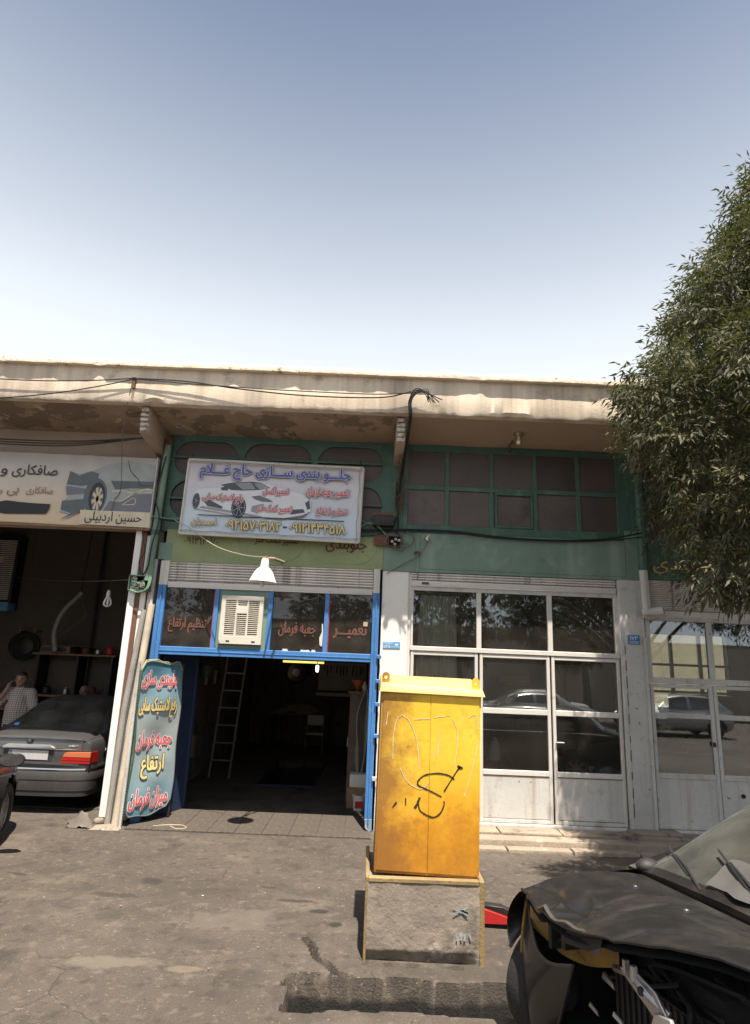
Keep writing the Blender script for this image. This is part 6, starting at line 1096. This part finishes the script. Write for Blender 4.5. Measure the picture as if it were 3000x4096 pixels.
blob('trousers', [((P_(-.05, 0, .9), .155), (P_(.05, 0, .9), .155))] + [((P_(sx * .09, 0, .85), .115), (P_(sx * .10, -.01, .5), .088), (P_(sx * .10, .02, .1), .078)) for sx in (-1, 1)], 'trousers', pn, .014, 4)
for sx in (-1, 1): blob('shoe', [((P_(sx * .10, .05, .045), .05), (P_(sx * .11, -.17, .035), .042))], 'black_plastic', pn, .012, 3)
blob('hair', [(T(0, -.03, .06), (.083, .092, .085)), (T(0, .02, .095), (.07, .06, .035)), (T(.06, -.02, .03), (.022, .045, .05)), (T(-.06, -.02, .03), (.022, .045, .05))], 'hair_dark', bo, .010, 3)
ph = tag(MB().box(-.018, .018, -.008, .008, -.06, .06).xf(Matrix.Translation((mx_ - .095, my_ - .075, 1.575)) @ Matrix.Rotation(R(12), 4, 'Y')).build('mobile_phone', 'black_plastic', None, .004), 'dark mobile phone held at the ear of checked-shirt man', 'phone')
qx, qy = -5.45, 12.75
pn2 = thing('person', 'balding man bending forward behind the grey sedan', 'person', (qx, qy, .014)); Q = lambda x, y, z: (qx + x, qy + y, z)
h, T = head(Q(0, -.30, 1.36), (.1, -1, 0))
body = h + [((Q(0, -.25, 1.29), .055), (Q(0, -.15, 1.24), .065)), ((Q(-.1, -.12, 1.22), .085), (Q(.1, -.12, 1.22), .085)), ((Q(0, -.1, 1.18), .135), (Q(0, .08, 1.02), .145), (Q(0, .15, .9), .14)), ((Q(-.19, -.13, 1.22), .062), (Q(-.24, -.3, .98), .045), (Q(-.14, -.46, .86), .03)), ((Q(.19, -.13, 1.22), .062), (Q(.24, -.3, .98), .045), (Q(.14, -.46, .86), .03))] + hand(Q(-.14, -.46, .86), (.2, -.5, -.4), (0, -.3, 1)) + hand(Q(.14, -.46, .86), (-.2, -.5, -.4), (0, -.3, 1), -1) + [((Q(sx * .09, .15, .88), .10), (Q(sx * .1, .08, .48), .068), (Q(sx * .1, .16, .07), .045)) for sx in (-1, 1)]
bo = blob('body', body, 'skin', pn2, .011, 3); face(bo, T)
blob('shirt', [((Q(-.11, -.12, 1.22), .098), (Q(.11, -.12, 1.22), .098)), ((Q(0, -.1, 1.18), .155), (Q(0, .08, 1.02), .165), (Q(0, .14, .88), .16)), ((Q(-.19, -.13, 1.22), .08), (Q(-.225, -.25, 1.05), .075)), ((Q(.19, -.13, 1.22), .08), (Q(.225, -.25, 1.05), .075))], 'grey_shirt', pn2, .013, 4)
blob('trousers', [((Q(-.05, .14, .88), .15), (Q(.05, .14, .88), .15))] + [((Q(sx * .09, .14, .85), .115), (Q(sx * .1, .08, .48), .09), (Q(sx * .1, .15, .08), .08)) for sx in (-1, 1)], 'trousers', pn2, .014, 4)
blob('hair', [(T(.066, -.035, .0), (.018, .045, .05)), (T(-.066, -.035, .0), (.018, .045, .05)), (T(0, -.085, .0), (.06, .02, .05))], 'hair_grey', bo, .010, 3)
# ------------------------------------------------------------------ left bay contents
t = thing('wall_cooler', 'dark louvred cooler unit high on the left bay wall', 'cooler', (-7.95, 13.4, 2.9)); B('case', -8.28, -7.66, 13.3, 13.6, 2.92, 4.5, 'dark_metal', t, .01)
sl = None
for k in range(30):
    z = 3.12 + k * .043
    if sl is None: sl = MB().box(-8.22, -7.72, 13.285, 13.30, 0, .022).build('louvre', 'shutter_metal', t, 0, loc=(0, 0, z))
    else: link('louvre', sl.data, t, (0, 0, z))
B('badge', -8.15, -7.95, 13.27, 13.284, 3.9, 4.02, 'paper', t, 0); B('drip_tray', -8.3, -7.64, 13.2, 13.5, 2.88, 3.06, 'plate_sky', t, .01)
t = thing('spare_tyre', 'black tyre hung on hooks against the left bay wall', 'tyre', (-7.28, 13.4, 1.9)); M_ = Matrix.Translation((-7.28, 13.45, 2.18)) @ Matrix.Rotation(R(38), 4, 'Z')
MB().lathe([(.19, -.09), (.27, -.1), (.29, -.06), (.29, .06), (.27, .1), (.19, .09), (.17, 0), (.19, -.09)], (0, 0, 0), 28, 'y').xf(M_).build('tyre', 'tyre', t)
for x in (-7.36, -7.05): MB().tube([(x, 13.6, 2.50), (x + .02, 13.3, 2.46), (x + .03, 13.28, 2.56)], .015, 6).build('hook', 'wood', t)
t = thing('wall_shelf', 'wooden wall shelf loaded with car parts in the left bay', 'shelf', (-6.3, 13.4, 2.0)); B('board', -6.9, -5.2, 13.1, 13.6, 2.02, 2.06, 'wood', t, .004)
for x in (-6.8, -6.0, -5.3): B('support', x, x + .04, 13.15, 13.58, .014, 2.02, 'dark_metal', t, .003)
B('board', -6.9, -5.2, 13.1, 13.6, 1.2, 1.24, 'wood', t, .004)
t = thing('cardboard_box', 'flat cardboard carton on the wall shelf in left bay', 'box', (-6.4, 13.3, 2.06)); B('carton', -6.72, -6.12, 13.05, 13.5, 2.062, 2.20, 'cardboard', t, .006); B('printed_band', -6.70, -6.20, 13.043, 13.05, 2.09, 2.17, 'ink_dark', t, 0); MB().prism_z([(-6.6, 12.95), (-6.0, 13.0), (-5.7, 13.45), (-6.3, 13.5)], 2.205, 2.215).build('lid_flap', 'cardboard', t)
for i, (x, z, r, m, lb) in enumerate([(-5.9, 2.14, .08, 'rust', 'rusty round part next to the carton on left bay shelf'), (-5.65, 2.12, .06, 'steel', 'dull steel pot on the left bay shelf'), (-5.4, 2.15, .09, 'red_paint', 'red oil can on the right end of left bay shelf'), (-6.6, 1.33, .09, 'dark_metal', 'dark brake drum on the lower left bay shelf'), (-6.2, 1.31, .07, 'steel', 'silver hub on the lower left bay shelf'), (-5.7, 1.34, .10, 'rust', 'rusty drum on the lower left bay shelf')]):
    tag(MB().lathe([(0, -r), (r * .8, -r), (r, -r * .8), (r, r * .5), (r * .5, r * .8), (r * .45, r), (0, r)], (x, 13.3, z), 14).build('spare_part', m), lb, 'car part')
t = thing('hung_bumper', 'long car trim hanging from a cord in the left bay', 'car part', (-6.2, 12.9, 2.0))
MB().tube(cat_rom([(-6.35, 12.9, 2.1), (-6.42, 12.9, 2.5), (-6.30, 12.9, 2.9), (-6.05, 12.9, 3.2), (-5.98, 12.9, 3.3)], 6), .05, 8).build('trim', 'grey_pipe', t); MB().tube(cat_rom([(-6.0, 12.9, 3.3), (-5.9, 12.9, 3.0), (-5.85, 12.9, 2.8), (-6.3, 12.9, 2.4)], 6), .012, 6).build('cord_loop', 'cable_grey', t); MB().tube([(-6.0, 12.9, 3.25), (-5.95, 12.9, 4.75)], .012, 5).build('cord', 'cable_black', t)
tag(MB().tube([(-5.92, 13.5, .014), (-5.92, 13.5, 4.75)], .03, 8).build('wall_pipe', 'dark_metal'), 'dark vertical pipe on the back wall of left bay', 'pipe')
t = thing('hanging_bulb', 'white unlit spiral bulb hanging from a wire in left bay', 'bulb', (-4.0, 9.5, 2.8)); MB().lathe([(0, .10), (.02, .10), (.03, .07), (.034, .02), (.03, .0), (0, 0)], (-4.0, 9.5, 2.93), 12).build('bulb_base', 'white_plastic', t)
for k in range(6):
    a = 2 * math.pi * k / 6; MB().tube(cat_rom([(-4.0 + .018 * math.cos(a), 9.5 + .018 * math.sin(a), 2.935), (-4.0 + .05 * math.cos(a), 9.5 + .05 * math.sin(a), 2.86), (-4.0 + .05 * math.cos(a), 9.5 + .05 * math.sin(a), 2.81), (-4.0 + .012 * math.cos(a), 9.5 + .012 * math.sin(a), 2.785)], 5), .010, 6).build('bulb_tube', 'enamel', t)
MB().tube([(-4.0, 9.5, 3.03), (-4.0, 9.5, 3.2)], .004, 4).build('drop_wire', 'cable_black', t); MB().tube(sag((-7.6, 13.3, 3.6), (-3.3, 9.0, 3.17), .06, 10), .008, 5).build('line_wire', 'cable_grey', t)
t = thing('covered_machine', 'dark slate sheet draped over machinery behind the sedan', 'cover', (-4.2, 12.9, 0)); MB().sheet(lambda u, v: (-5.0 + 1.6 * u, 13.0 - .15 * v + .5 * (1 - v) * 0, .014 + (1.2 + .75 * u) * v + .03 * float(fbm(u * 5, v * 4, 3))), 14, 10).build('sheet', 'trousers', t); B('machine', -4.9, -3.4, 13.05, 13.5, .014, 1.3, 'dark_metal', t, .02)
t = thing('workbench', 'cluttered dark workbench at the back of left bay', 'workbench', (-7.2, 12.9, 0)); B('bench_top', -8.3, -6.95, 12.7, 13.4, .95, 1.0, 'wood', t, .005)
for x in (-8.25, -7.05):
    for y in (12.75, 13.3): B('leg', x, x + .06, y, y + .06, .014, .95, 'dark_metal', t, .003)
for i in range(6): tag(MB().hexa([(x := -8.2 + i * .2, 12.85, 1.0), (x + .16, 12.8, 1.0), (x + .16, 13.1, 1.0), (x, 13.1, 1.0), (x + .03, 12.9, 1.12 + .05 * (i % 3)), (x + .12, 12.88, 1.15 + .06 * (i % 2)), (x + .13, 13.05, 1.14), (x + .02, 13.06, 1.12)]).build('bench_tool', ['dark_metal', 'steel', 'rust'][i % 3], None, .006), ['dark','shiny','rusty'][i % 3] + ' metal part ' + ('toward the wall end' if i < 3 else 'toward the sedan end') + ' of cluttered workbench', 'car part', 'parts on the workbench')
# ------------------------------------------------------------------ middle garage contents
t = thing('ladder', 'aluminium ladder leaning on the left wall of the open garage', 'ladder', (-2.5, 11.7, 0)); a0, a1, b0, b1 = Vector((-2.78, 11.9, .014)), Vector((-2.42, 11.9, .014)), Vector((-2.50, 11.5, 2.75)), Vector((-2.16, 11.5, 2.75))
for p, q in ((a0, b0), (a1, b1)): MB().tube([p, q], .022, 6).build('stile', 'aluminium', t)
for k in range(1, 9): MB().tube([a0.lerp(b0, k / 9), a1.lerp(b1, k / 9)], .014, 6).build('rung', 'aluminium', t)
t = thing('inspection_pit', 'open inspection pit with blue steel rim in garage floor', 'pit', (-1.35, 12.8, 0))
for x0, x1, y0, y1 in ((-1.88, -1.84, 11.40, 14.24), (-.86, -.82, 11.40, 14.24), (-1.84, -.86, 11.40, 11.45), (-1.84, -.86, 14.2, 14.25)): B('rim', x0, x1, y0, y1, .0, .03, 'shaded_blue_paint' if 'shaded_blue_paint' in MATS else mat('shaded_blue_paint', (.016, .035, .085), .6, var=.2), t, .003)  # blue paint darkened in its colour, standing in for indoor shade
t = thing('ceiling_tube_light', 'glowing yellow tube light at the back of garage', 'lamp', (-1.5, 14.5, 2.1)); mat('tube_glow', (.9, .7, .2), .4, emit=(1, .72, .16, .55), bump=0); MB().tube([(-1.95, 14.5, 2.075), (-1.02, 14.5, 2.075)], .022, 8).build('tube', 'tube_glow', t); B('batten', -1.98, -.99, 14.47, 14.53, 2.10, 2.15, 'white_plastic', t, .004)
for x in (-1.9, -1.1): MB().tube([(x, 14.5, 2.15), (x, 14.5, 3.6)], .006, 4).build('hanger', 'dark_metal', t)
t = thing('hanging_bulb', 'small lit white bulb hanging in the garage', 'bulb', (-1.06, 13.2, 1.9)); mat('bulb_glow', (.9, .9, .9), .4, emit=(1, .98, .95, 3.0), bump=0); MB().lathe([(0, -.08), (.022, -.075), (.03, -.03), (.028, .05), (0, .06)], (-1.06, 13.2, 1.97), 12).build('glass', 'bulb_glow', t); MB().tube([(-1.06, 13.2, 2.03), (-1.06, 13.2, 3.6)], .008, 5).build('cord', 'cable_black', t)
t = thing('wheel_cover', 'silver wheel trim hung on the back wall of garage', 'wheel trim', (-1.9, 16.85, 1.5)); MB().lathe([(0, -.05), (.10, -.06), (.12, -.03), (.22, -.06), (.27, -.03), (.28, 0)], (-1.9, 16.86, 1.80), 26, 'y').build('disc', 'steel', t)
t = thing('tool_board', 'pale board of hand tools above a shelf in garage', 'tool board', (-.7, 16.6, 1.3)); B('board', -1.3, -.05, 16.8, 16.88, 1.38, 2.1, 'paper', t, .004); B('shelf', -1.32, -.0, 16.4, 16.88, 1.26, 1.34, 'white_paint', t, .006)
for k in range(14):
    x = -1.25 + k * .085; l = random.uniform(.12, .3); MB().tube([(x, 16.78, 2.02), (x + random.uniform(-.02, .02), 16.78, 2.02 - l)], .012, 5).build('tool', random.choice(['dark_metal', 'steel', 'blackish']), t)
t = thing('steel_cabinet', 'tall grey steel cabinet at the right side of garage', 'cabinet', (-.15, 10.7, 0)); B('carcass', -.28, .12, 10.4, 11.1, .014, 1.62, 'grimy_wall', t, .01); B('door', -.285, -.28, 10.45, 11.05, .1, 1.55, 'dark_metal', t, .003); B('handle', -.30, -.285, 10.5, 10.52, .8, .95, 'steel', t, .003); B('worktop', -.31, .13, 10.36, 11.12, 1.62, 1.66, 'wood', t, .004)
t = thing('hanging_hose', 'pale air hose looped beside the blue right post', 'hose', (-.05, 10.2, .4))
for k in range(5): MB().tube(cat_rom([(-.02, 10.25 - k * .02, 1.72), (-.10 - .012 * k, 10.22 - k * .02, 1.3), (-.15 + .01 * k, 10.2 - k * .02, .7), (-.10, 10.2 - k * .02, .45 - .02 * k), (-.03, 10.2 - k * .02, .6), (-.01 + .008 * k, 10.22 - k * .02, 1.2), (0, 10.25 - k * .02, 1.70)], 8), .011, 6).build('coil', 'cable_grey' if k % 2 else 'grey_pipe', t)
t = tag(B('red_signboard', .0, .06, 10.15, 10.2, 1.72, 2.15, 'red_paint', None, .01), 'red metal panel high beside the blue right post', 'panel')
t = thing('red_funnel', 'orange red plastic funnel on the steel cabinet', 'funnel', (-.16, 10.5, 1.66)); MB().lathe([(.02, 0), (.03, .06), (.10, .16), (.105, .17), (.095, .165), (.02, .06)], (-.17, 10.5, 1.662), 16).build('cone', 'orange_plastic', t)
for i, (x, z, m, lb) in enumerate([(-.05, 1.72, 'white_plastic', 'white plastic bottle on the steel cabinet'), (.03, 1.73, 'rust', 'brown oil can on the steel cabinet')]): tag(MB().lathe([(0, -.06), (.04, -.06), (.042, .03), (.02, .06), (.018, .085), (0, .085)], (x, 10.48, z), 12).build('bottle', m), lb, 'bottle')
t = thing('paint_bucket', 'white paint bucket on floor behind the blue right post', 'bucket', (-.06, 9.85, 0)); MB().lathe([(0, 0), (.085, 0), (.10, .2), (.105, .2), (.105, .21), (.095, .21), (.08, .02)], (-.06, 9.85, .015), 18).build('pail', 'white_plastic', t); B('label', -.12, .0, 9.742, 9.755, .06, .15, 'red_paint', t, 0)
t = thing('battery_box', 'grey battery case stacked at right wall of the garage', 'box', (-.1, 10.1, .3)); B('case', -.22, .08, 9.95, 10.25, .3, .48, 'white_plastic', t, .01); B('stand', -.25, .1, 9.92, 10.3, .014, .30, 'wood', t, .006)
t = thing('wall_bag', 'grubby plastic bag hanging on the left garage wall', 'bag', (-2.9, 11.4, .3)); MB().sheet(lambda u, v: (-2.98 + .05 * math.sin(math.pi * u), 11.0 + .55 * u, .42 + .36 * v + .02 * math.sin(6 * u)), 10, 8).build('bag_body', 'cloth_grey', t); MB().tube(cat_rom([(-2.96, 11.05, .78), (-2.96, 11.25, 1.05), (-2.96, 11.5, .78)], 6), .008, 5).build('strap', 'cable_black', t)
t = thing('wall_bucket', 'dark bucket hanging on the left garage wall', 'bucket', (-2.85, 11.3, 1.7)); MB().lathe([(0, 0), (.085, 0), (.11, .2), (.1, .2), (.08, .02)], (-2.86, 11.3, 1.76), 16).build('pail', 'dark_green', t); MB().tube([(-2.86, 11.3, 1.95), (-2.86, 11.3, 2.5)], .006, 4).build('cord', 'cable_black', t)
t = thing('garage_table', 'dark table heaped with parts at the back of garage', 'table', (-1.6, 16.3, 0)); B('top', -2.4, -.9, 16.0, 16.7, .8, .84, 'wood', t, .004)
for x in (-2.35, -1.0):
    for y in (16.05, 16.6): B('leg', x, x + .05, y, y + .05, .014, .8, 'dark_metal', t, 0)
MB().sheet(lambda u, v: (-2.35 + 1.3 * u, 16.05 + .5 * v, .845 + .22 * math.sin(math.pi * u) * math.sin(math.pi * v) + .08 * float(fbm(u * 6, v * 5, 3))), 18, 10).build('heap', 'cloth_grey', t)
t = thing('chair', 'simple metal chair in front of the back table', 'chair', (-1.2, 15.4, 0)); B('seat', -1.42, -1.0, 15.2, 15.6, .44, .47, 'white_paint', t, .01); B('backrest', -1.42, -1.0, 15.58, 15.61, .62, .85, 'white_paint', t, .01)
for x in (-1.41, -1.02):
    for y in (15.22, 15.58): MB().tube([(x, y, .014), (x, y, .45 if y < 15.4 else .85)], .012, 6).build('leg', 'steel', t)
for y0, lb in ((11.9, 'old printed notice pinned low on the left garage wall'), (12.6, 'second notice pinned further in on the left garage wall')): tag(B('notice', -3.018, -3.012, y0, y0 + .18, 1.6, 1.85, 'paper', None, 0), lb, 'notice')
# blue side door leaf folded behind the standing banner
t = thing('folded_door', 'shade-darkened blue steel door leaf folded back behind standing banner', 'door', (-2.8, 9.2, 0))
MB().hexa([(-2.86, 8.85, .02), (-2.82, 8.83, .02), (-2.52, 9.55, .02), (-2.56, 9.57, .02), (-2.86, 8.85, 2.1), (-2.82, 8.83, 2.1), (-2.52, 9.55, 2.1), (-2.56, 9.57, 2.1)]).build('leaf', 'shaded_blue_paint', t, .005); MB().tube([(-2.55, 9.5, 0.05), (-2.55, 9.5, 2.08)], .02, 6).build('edge_bar', 'shaded_blue_paint', t)  # the leaf's shade is put into its blue colour
# ------------------------------------------------------------------ right shop contents
t = thing('curtain', 'grey pleated curtain tied behind the right shop glass', 'curtain', (.9, 9.1, 1.6)); MB().sheet(lambda u, v: (.64 + (.62 - .12 * v) * u + .06 * v, 8.88 + .03 * math.sin(2 * math.pi * 8 * u + 2 * v) + .01 * math.sin(30 * u), 1.52 + 1.56 * v), 120, 12).build('cloth', mat('curtain_cloth', (.80, .75, .66), .95, var=.12, vs=4, bump=.2), t); MB().tube([(.55, 8.88, 3.1), (1.5, 8.88, 3.1)], .012, 6).build('rod', 'dark_metal', t)
t = thing('orange_drum', 'orange brown drum behind the right shop glass', 'drum', (1.85, 9.5, .135)); MB().lathe([(0, 0), (.16, 0), (.165, .02), (.16, .3), (.165, .32), (.16, .34), (.16, .7), (0, .7)], (1.85, 9.5, .135), 20).build('shell', 'rust', t)
t = thing('jerrycan', 'white plastic jerrycan standing on the orange drum', 'jerrycan', (1.86, 9.45, .84)); MB().lathe([(0, 0), (.075, 0), (.08, .02), (.08, .2), (.06, .25), (.03, .27), (.03, .31), (0, .31)], (1.86, 9.45, .837), 16).build('can', 'white_plastic', t); MB().lathe([(0, 0), (.035, 0), (.035, .05), (0, .05)], (1.86, 9.45, 1.145), 12).build('cap', 'rust', t)
t = thing('air_conditioner', 'white indoor air conditioner on back wall of right shop', 'air conditioner', (2.9, 13.3, 1.9)); B('casing', 2.7, 3.3, 13.2, 13.4, 1.80, 1.98, 'white_plastic', t, .02); B('outlet', 2.74, 3.26, 13.19, 13.2, 1.82, 1.84, 'dark_metal', t, 0)
t = thing('wall_cupboard', 'brown wooden cupboards high on the right shop wall', 'cupboard', (4.0, 12.9, 2.8)); B('carcass', 3.6, 5.0, 12.6, 13.4, 2.75, 3.55, 'wood', t, .006)
for a in (3.62, 4.31): B('door', a, a + .67, 12.58, 12.6, 2.78, 3.52, 'wood', t, .004); 
for a in (4.24, 4.36): B('handle', a, a + .02, 12.56, 12.58, 2.85, 2.95, 'dark_metal', t, 0)
t = thing('pendant_lamp', 'white cylindrical pendant lamp hanging in the right shop', 'lamp', (3.7, 10.3, 2.75)); MB().lathe([(0, .12), (.05, .12), (.06, .1), (.06, -.06), (.05, -.06), (.05, .09)], (3.85, 10.3, 2.82), 16).build('shade', 'white_plastic', t); MB().tube([(3.85, 10.3, 2.94), (3.85, 10.3, 3.62)], .005, 4).build('cord', 'cable_black', t)
t = thing('brown_crate', 'tall brown carton stack behind the far right glass', 'box', (6.0, 10.6, .135)); B('carton', 5.55, 6.5, 11.2, 11.9, .135, 1.78, 'cardboard', t, .01); B('tape', 5.98, 6.04, 11.195, 11.2, .2, 1.75, 'paper', t, 0)
for i, (x, m, lb) in enumerate([(1.0, 'dark_metal', 'dark machine on the right shop floor near curtain'), (2.4, 'rust', 'rusty machine frame at the back of right shop')]): 
    t = thing('machine', lb, 'machine', (x, 12.4, .135)); B('machine_body', x - .3, x + .35, 12.2, 12.9, .135, 1.05 + .2 * i, m, t, .03); MB().lathe([(0, 0), (.12, 0), (.14, .2), (.06, .25), (0, .25)], (x, 12.5, 1.05 + .2 * i), 14).build('motor', 'dark_metal', t); B('foot', x - .34, x + .39, 12.16, 12.94, .135, .2, 'dark_metal', t, .01)
# back window of the far right shop and the sunny yard beyond
bw_ = thing('yard_window', 'grey framed windows in back of the far right shop', 'window', (6.0, 13.45, .95))
for x in np.arange(5.15, 7.7, .61): B('mullion', x, x + .06, 13.42, 13.5, .95, 3.0, 'worn_white_metal', bw_, .004)
for z in (.95, 1.75, 2.3, 2.95): B('transom', 5.15, 7.6, 13.41, 13.51, z, z + .05, 'worn_white_metal', bw_, .004)
for i, x in enumerate(np.arange(5.21, 7.2, .61)): B('pane', x, x + .55, 13.455, 13.46, 1.0, 2.95, 'window_glass', bw_, 0)
struct(B('terrain', 3.9, 12, 13.7, 21, -.06, .01, 'step_concrete', None, 0))
yw_ = thing('yard_wall', 'sunlit cream wall across the yard behind far right shop', 'wall', (7, 20, 0)); mat('yard_cream', (.62, .53, .40), .9, var=.08, bump=.2); B('wall_face', 2, 16, 20, 20.3, 0, 4.6, 'yard_cream', yw_, 0); B('coping', 2, 16, 19.9, 20.4, 4.6, 4.75, 'step_concrete', yw_, .02); B('plinth', 2, 16, 19.95, 20.0, 0, .5, 'step_concrete', yw_, .01)
# ------------------------------------------------------------------ the other side of the street, mirrored in the glass
mat('far_wall', (.42, .36, .29), .9, var=.12, vs=.6, bump=.3); mat('far_white', (.6, .57, .52), .85, var=.08, vs=.6)
ow = thing('boundary_wall', 'long plain wall on the far side of the street', 'wall', (0, -15, 0)); B('wall_face', -22, 24, -15.3, -15, 0, 3.6, 'far_wall', ow, 0); B('coping', -22, 24, -15.36, -14.94, 3.6, 3.75, 'step_concrete', ow, .02)
for i, x in enumerate(range(-20, 24, 5)): B('pier', x, x + .4, -15.06, -14.9, 0, 3.6, 'far_wall', ow, .01)
oh = thing('opposite_house', 'pale flat roofed house behind the far street wall', 'house', (4, -20, 0)); wl_ = B('wall', -6, 9, -26, -20, 0, 4.3, 'far_white', oh, 0); B('roof', -6.2, 9.2, -26.2, -19.8, 4.3, 4.5, 'step_concrete', oh, .02)
for x in (-4.5, -1.5, 1.5, 4.5, 7): w_ = B('window', x, x + 1.3, -20.03, -19.98, 2.2, 3.4, 'dark_pane', oh, 0); B('sill', x - .08, x + 1.38, -20.0, -19.85, 2.13, 2.2, 'step_concrete', w_, .01)
def far_tree(x, y, s, seed, label):
    t = thing('street_tree', label, 'tree', (x, y, 0), group='trees across the street'); rr_ = random.Random(seed); lb = []
    for _ in range(16): a = rr_.uniform(0, 6.28); q = rr_.uniform(.2, 1); lb.append((x + 1.9 * s * q * math.cos(a), y + 1.7 * s * q * math.sin(a), 3.7 * s + rr_.uniform(-1.3, 1.9) * s, rr_.uniform(.6, .9) * s, rr_.uniform(.5, .7) * s))
    foliage(lb, 30, seed, (.22, .07), 7, 'crown', t); MB().tube(cat_rom([(x, y, -.05), (x + .05, y, 1.2), (x - .05, y, 2.6 * s), (x, y, 4 * s)], 5), [.2] * 4 + list(np.linspace(.18, .05, 12)), 10).build('trunk', 'bark', t)
    for l in lb[:9]: MB().tube([(x, y, 2.2 * s), tuple(Vector((x, y, 2.8 * s)).lerp(Vector(l[:3]), .5)), l[:3]], [.07, .05, .015], 6).build('branch', 'bark', t)
far_tree(-7.5, -10.5, 1.1, 21, 'leafy tree across the street at the left end'); far_tree(-1.8, -11, 1.0, 22, 'leafy tree across the street behind the camera'); far_tree(3.8, -9.5, 1.15, 23, 'broad leafy tree across street mirrored in the right doors'); far_tree(9.5, -10.5, 1.1, 24, 'leafy tree across the street at the right end')
parked('sedan_car', 'white sedan parked across the street mirrored in door glass', (3.6, -6.6, 0), 0, SEDAN, CFG_SEDAN, 'paint_white', (.82, 3.5), 4.4); parked('sedan_car', 'silver sedan parked nearest the camera across the street', (2.9, -3.8, 0), 0, SEDAN, CFG_SEDAN, 'paint_silver', (.82, 3.5), 4.4); parked('hatchback_car', 'silver hatchback parked across the street at right', (9.3, -6.4, 0), 0, HATCH, CFG_HATCH, 'paint_silver', (.72, 3.15), 3.78)
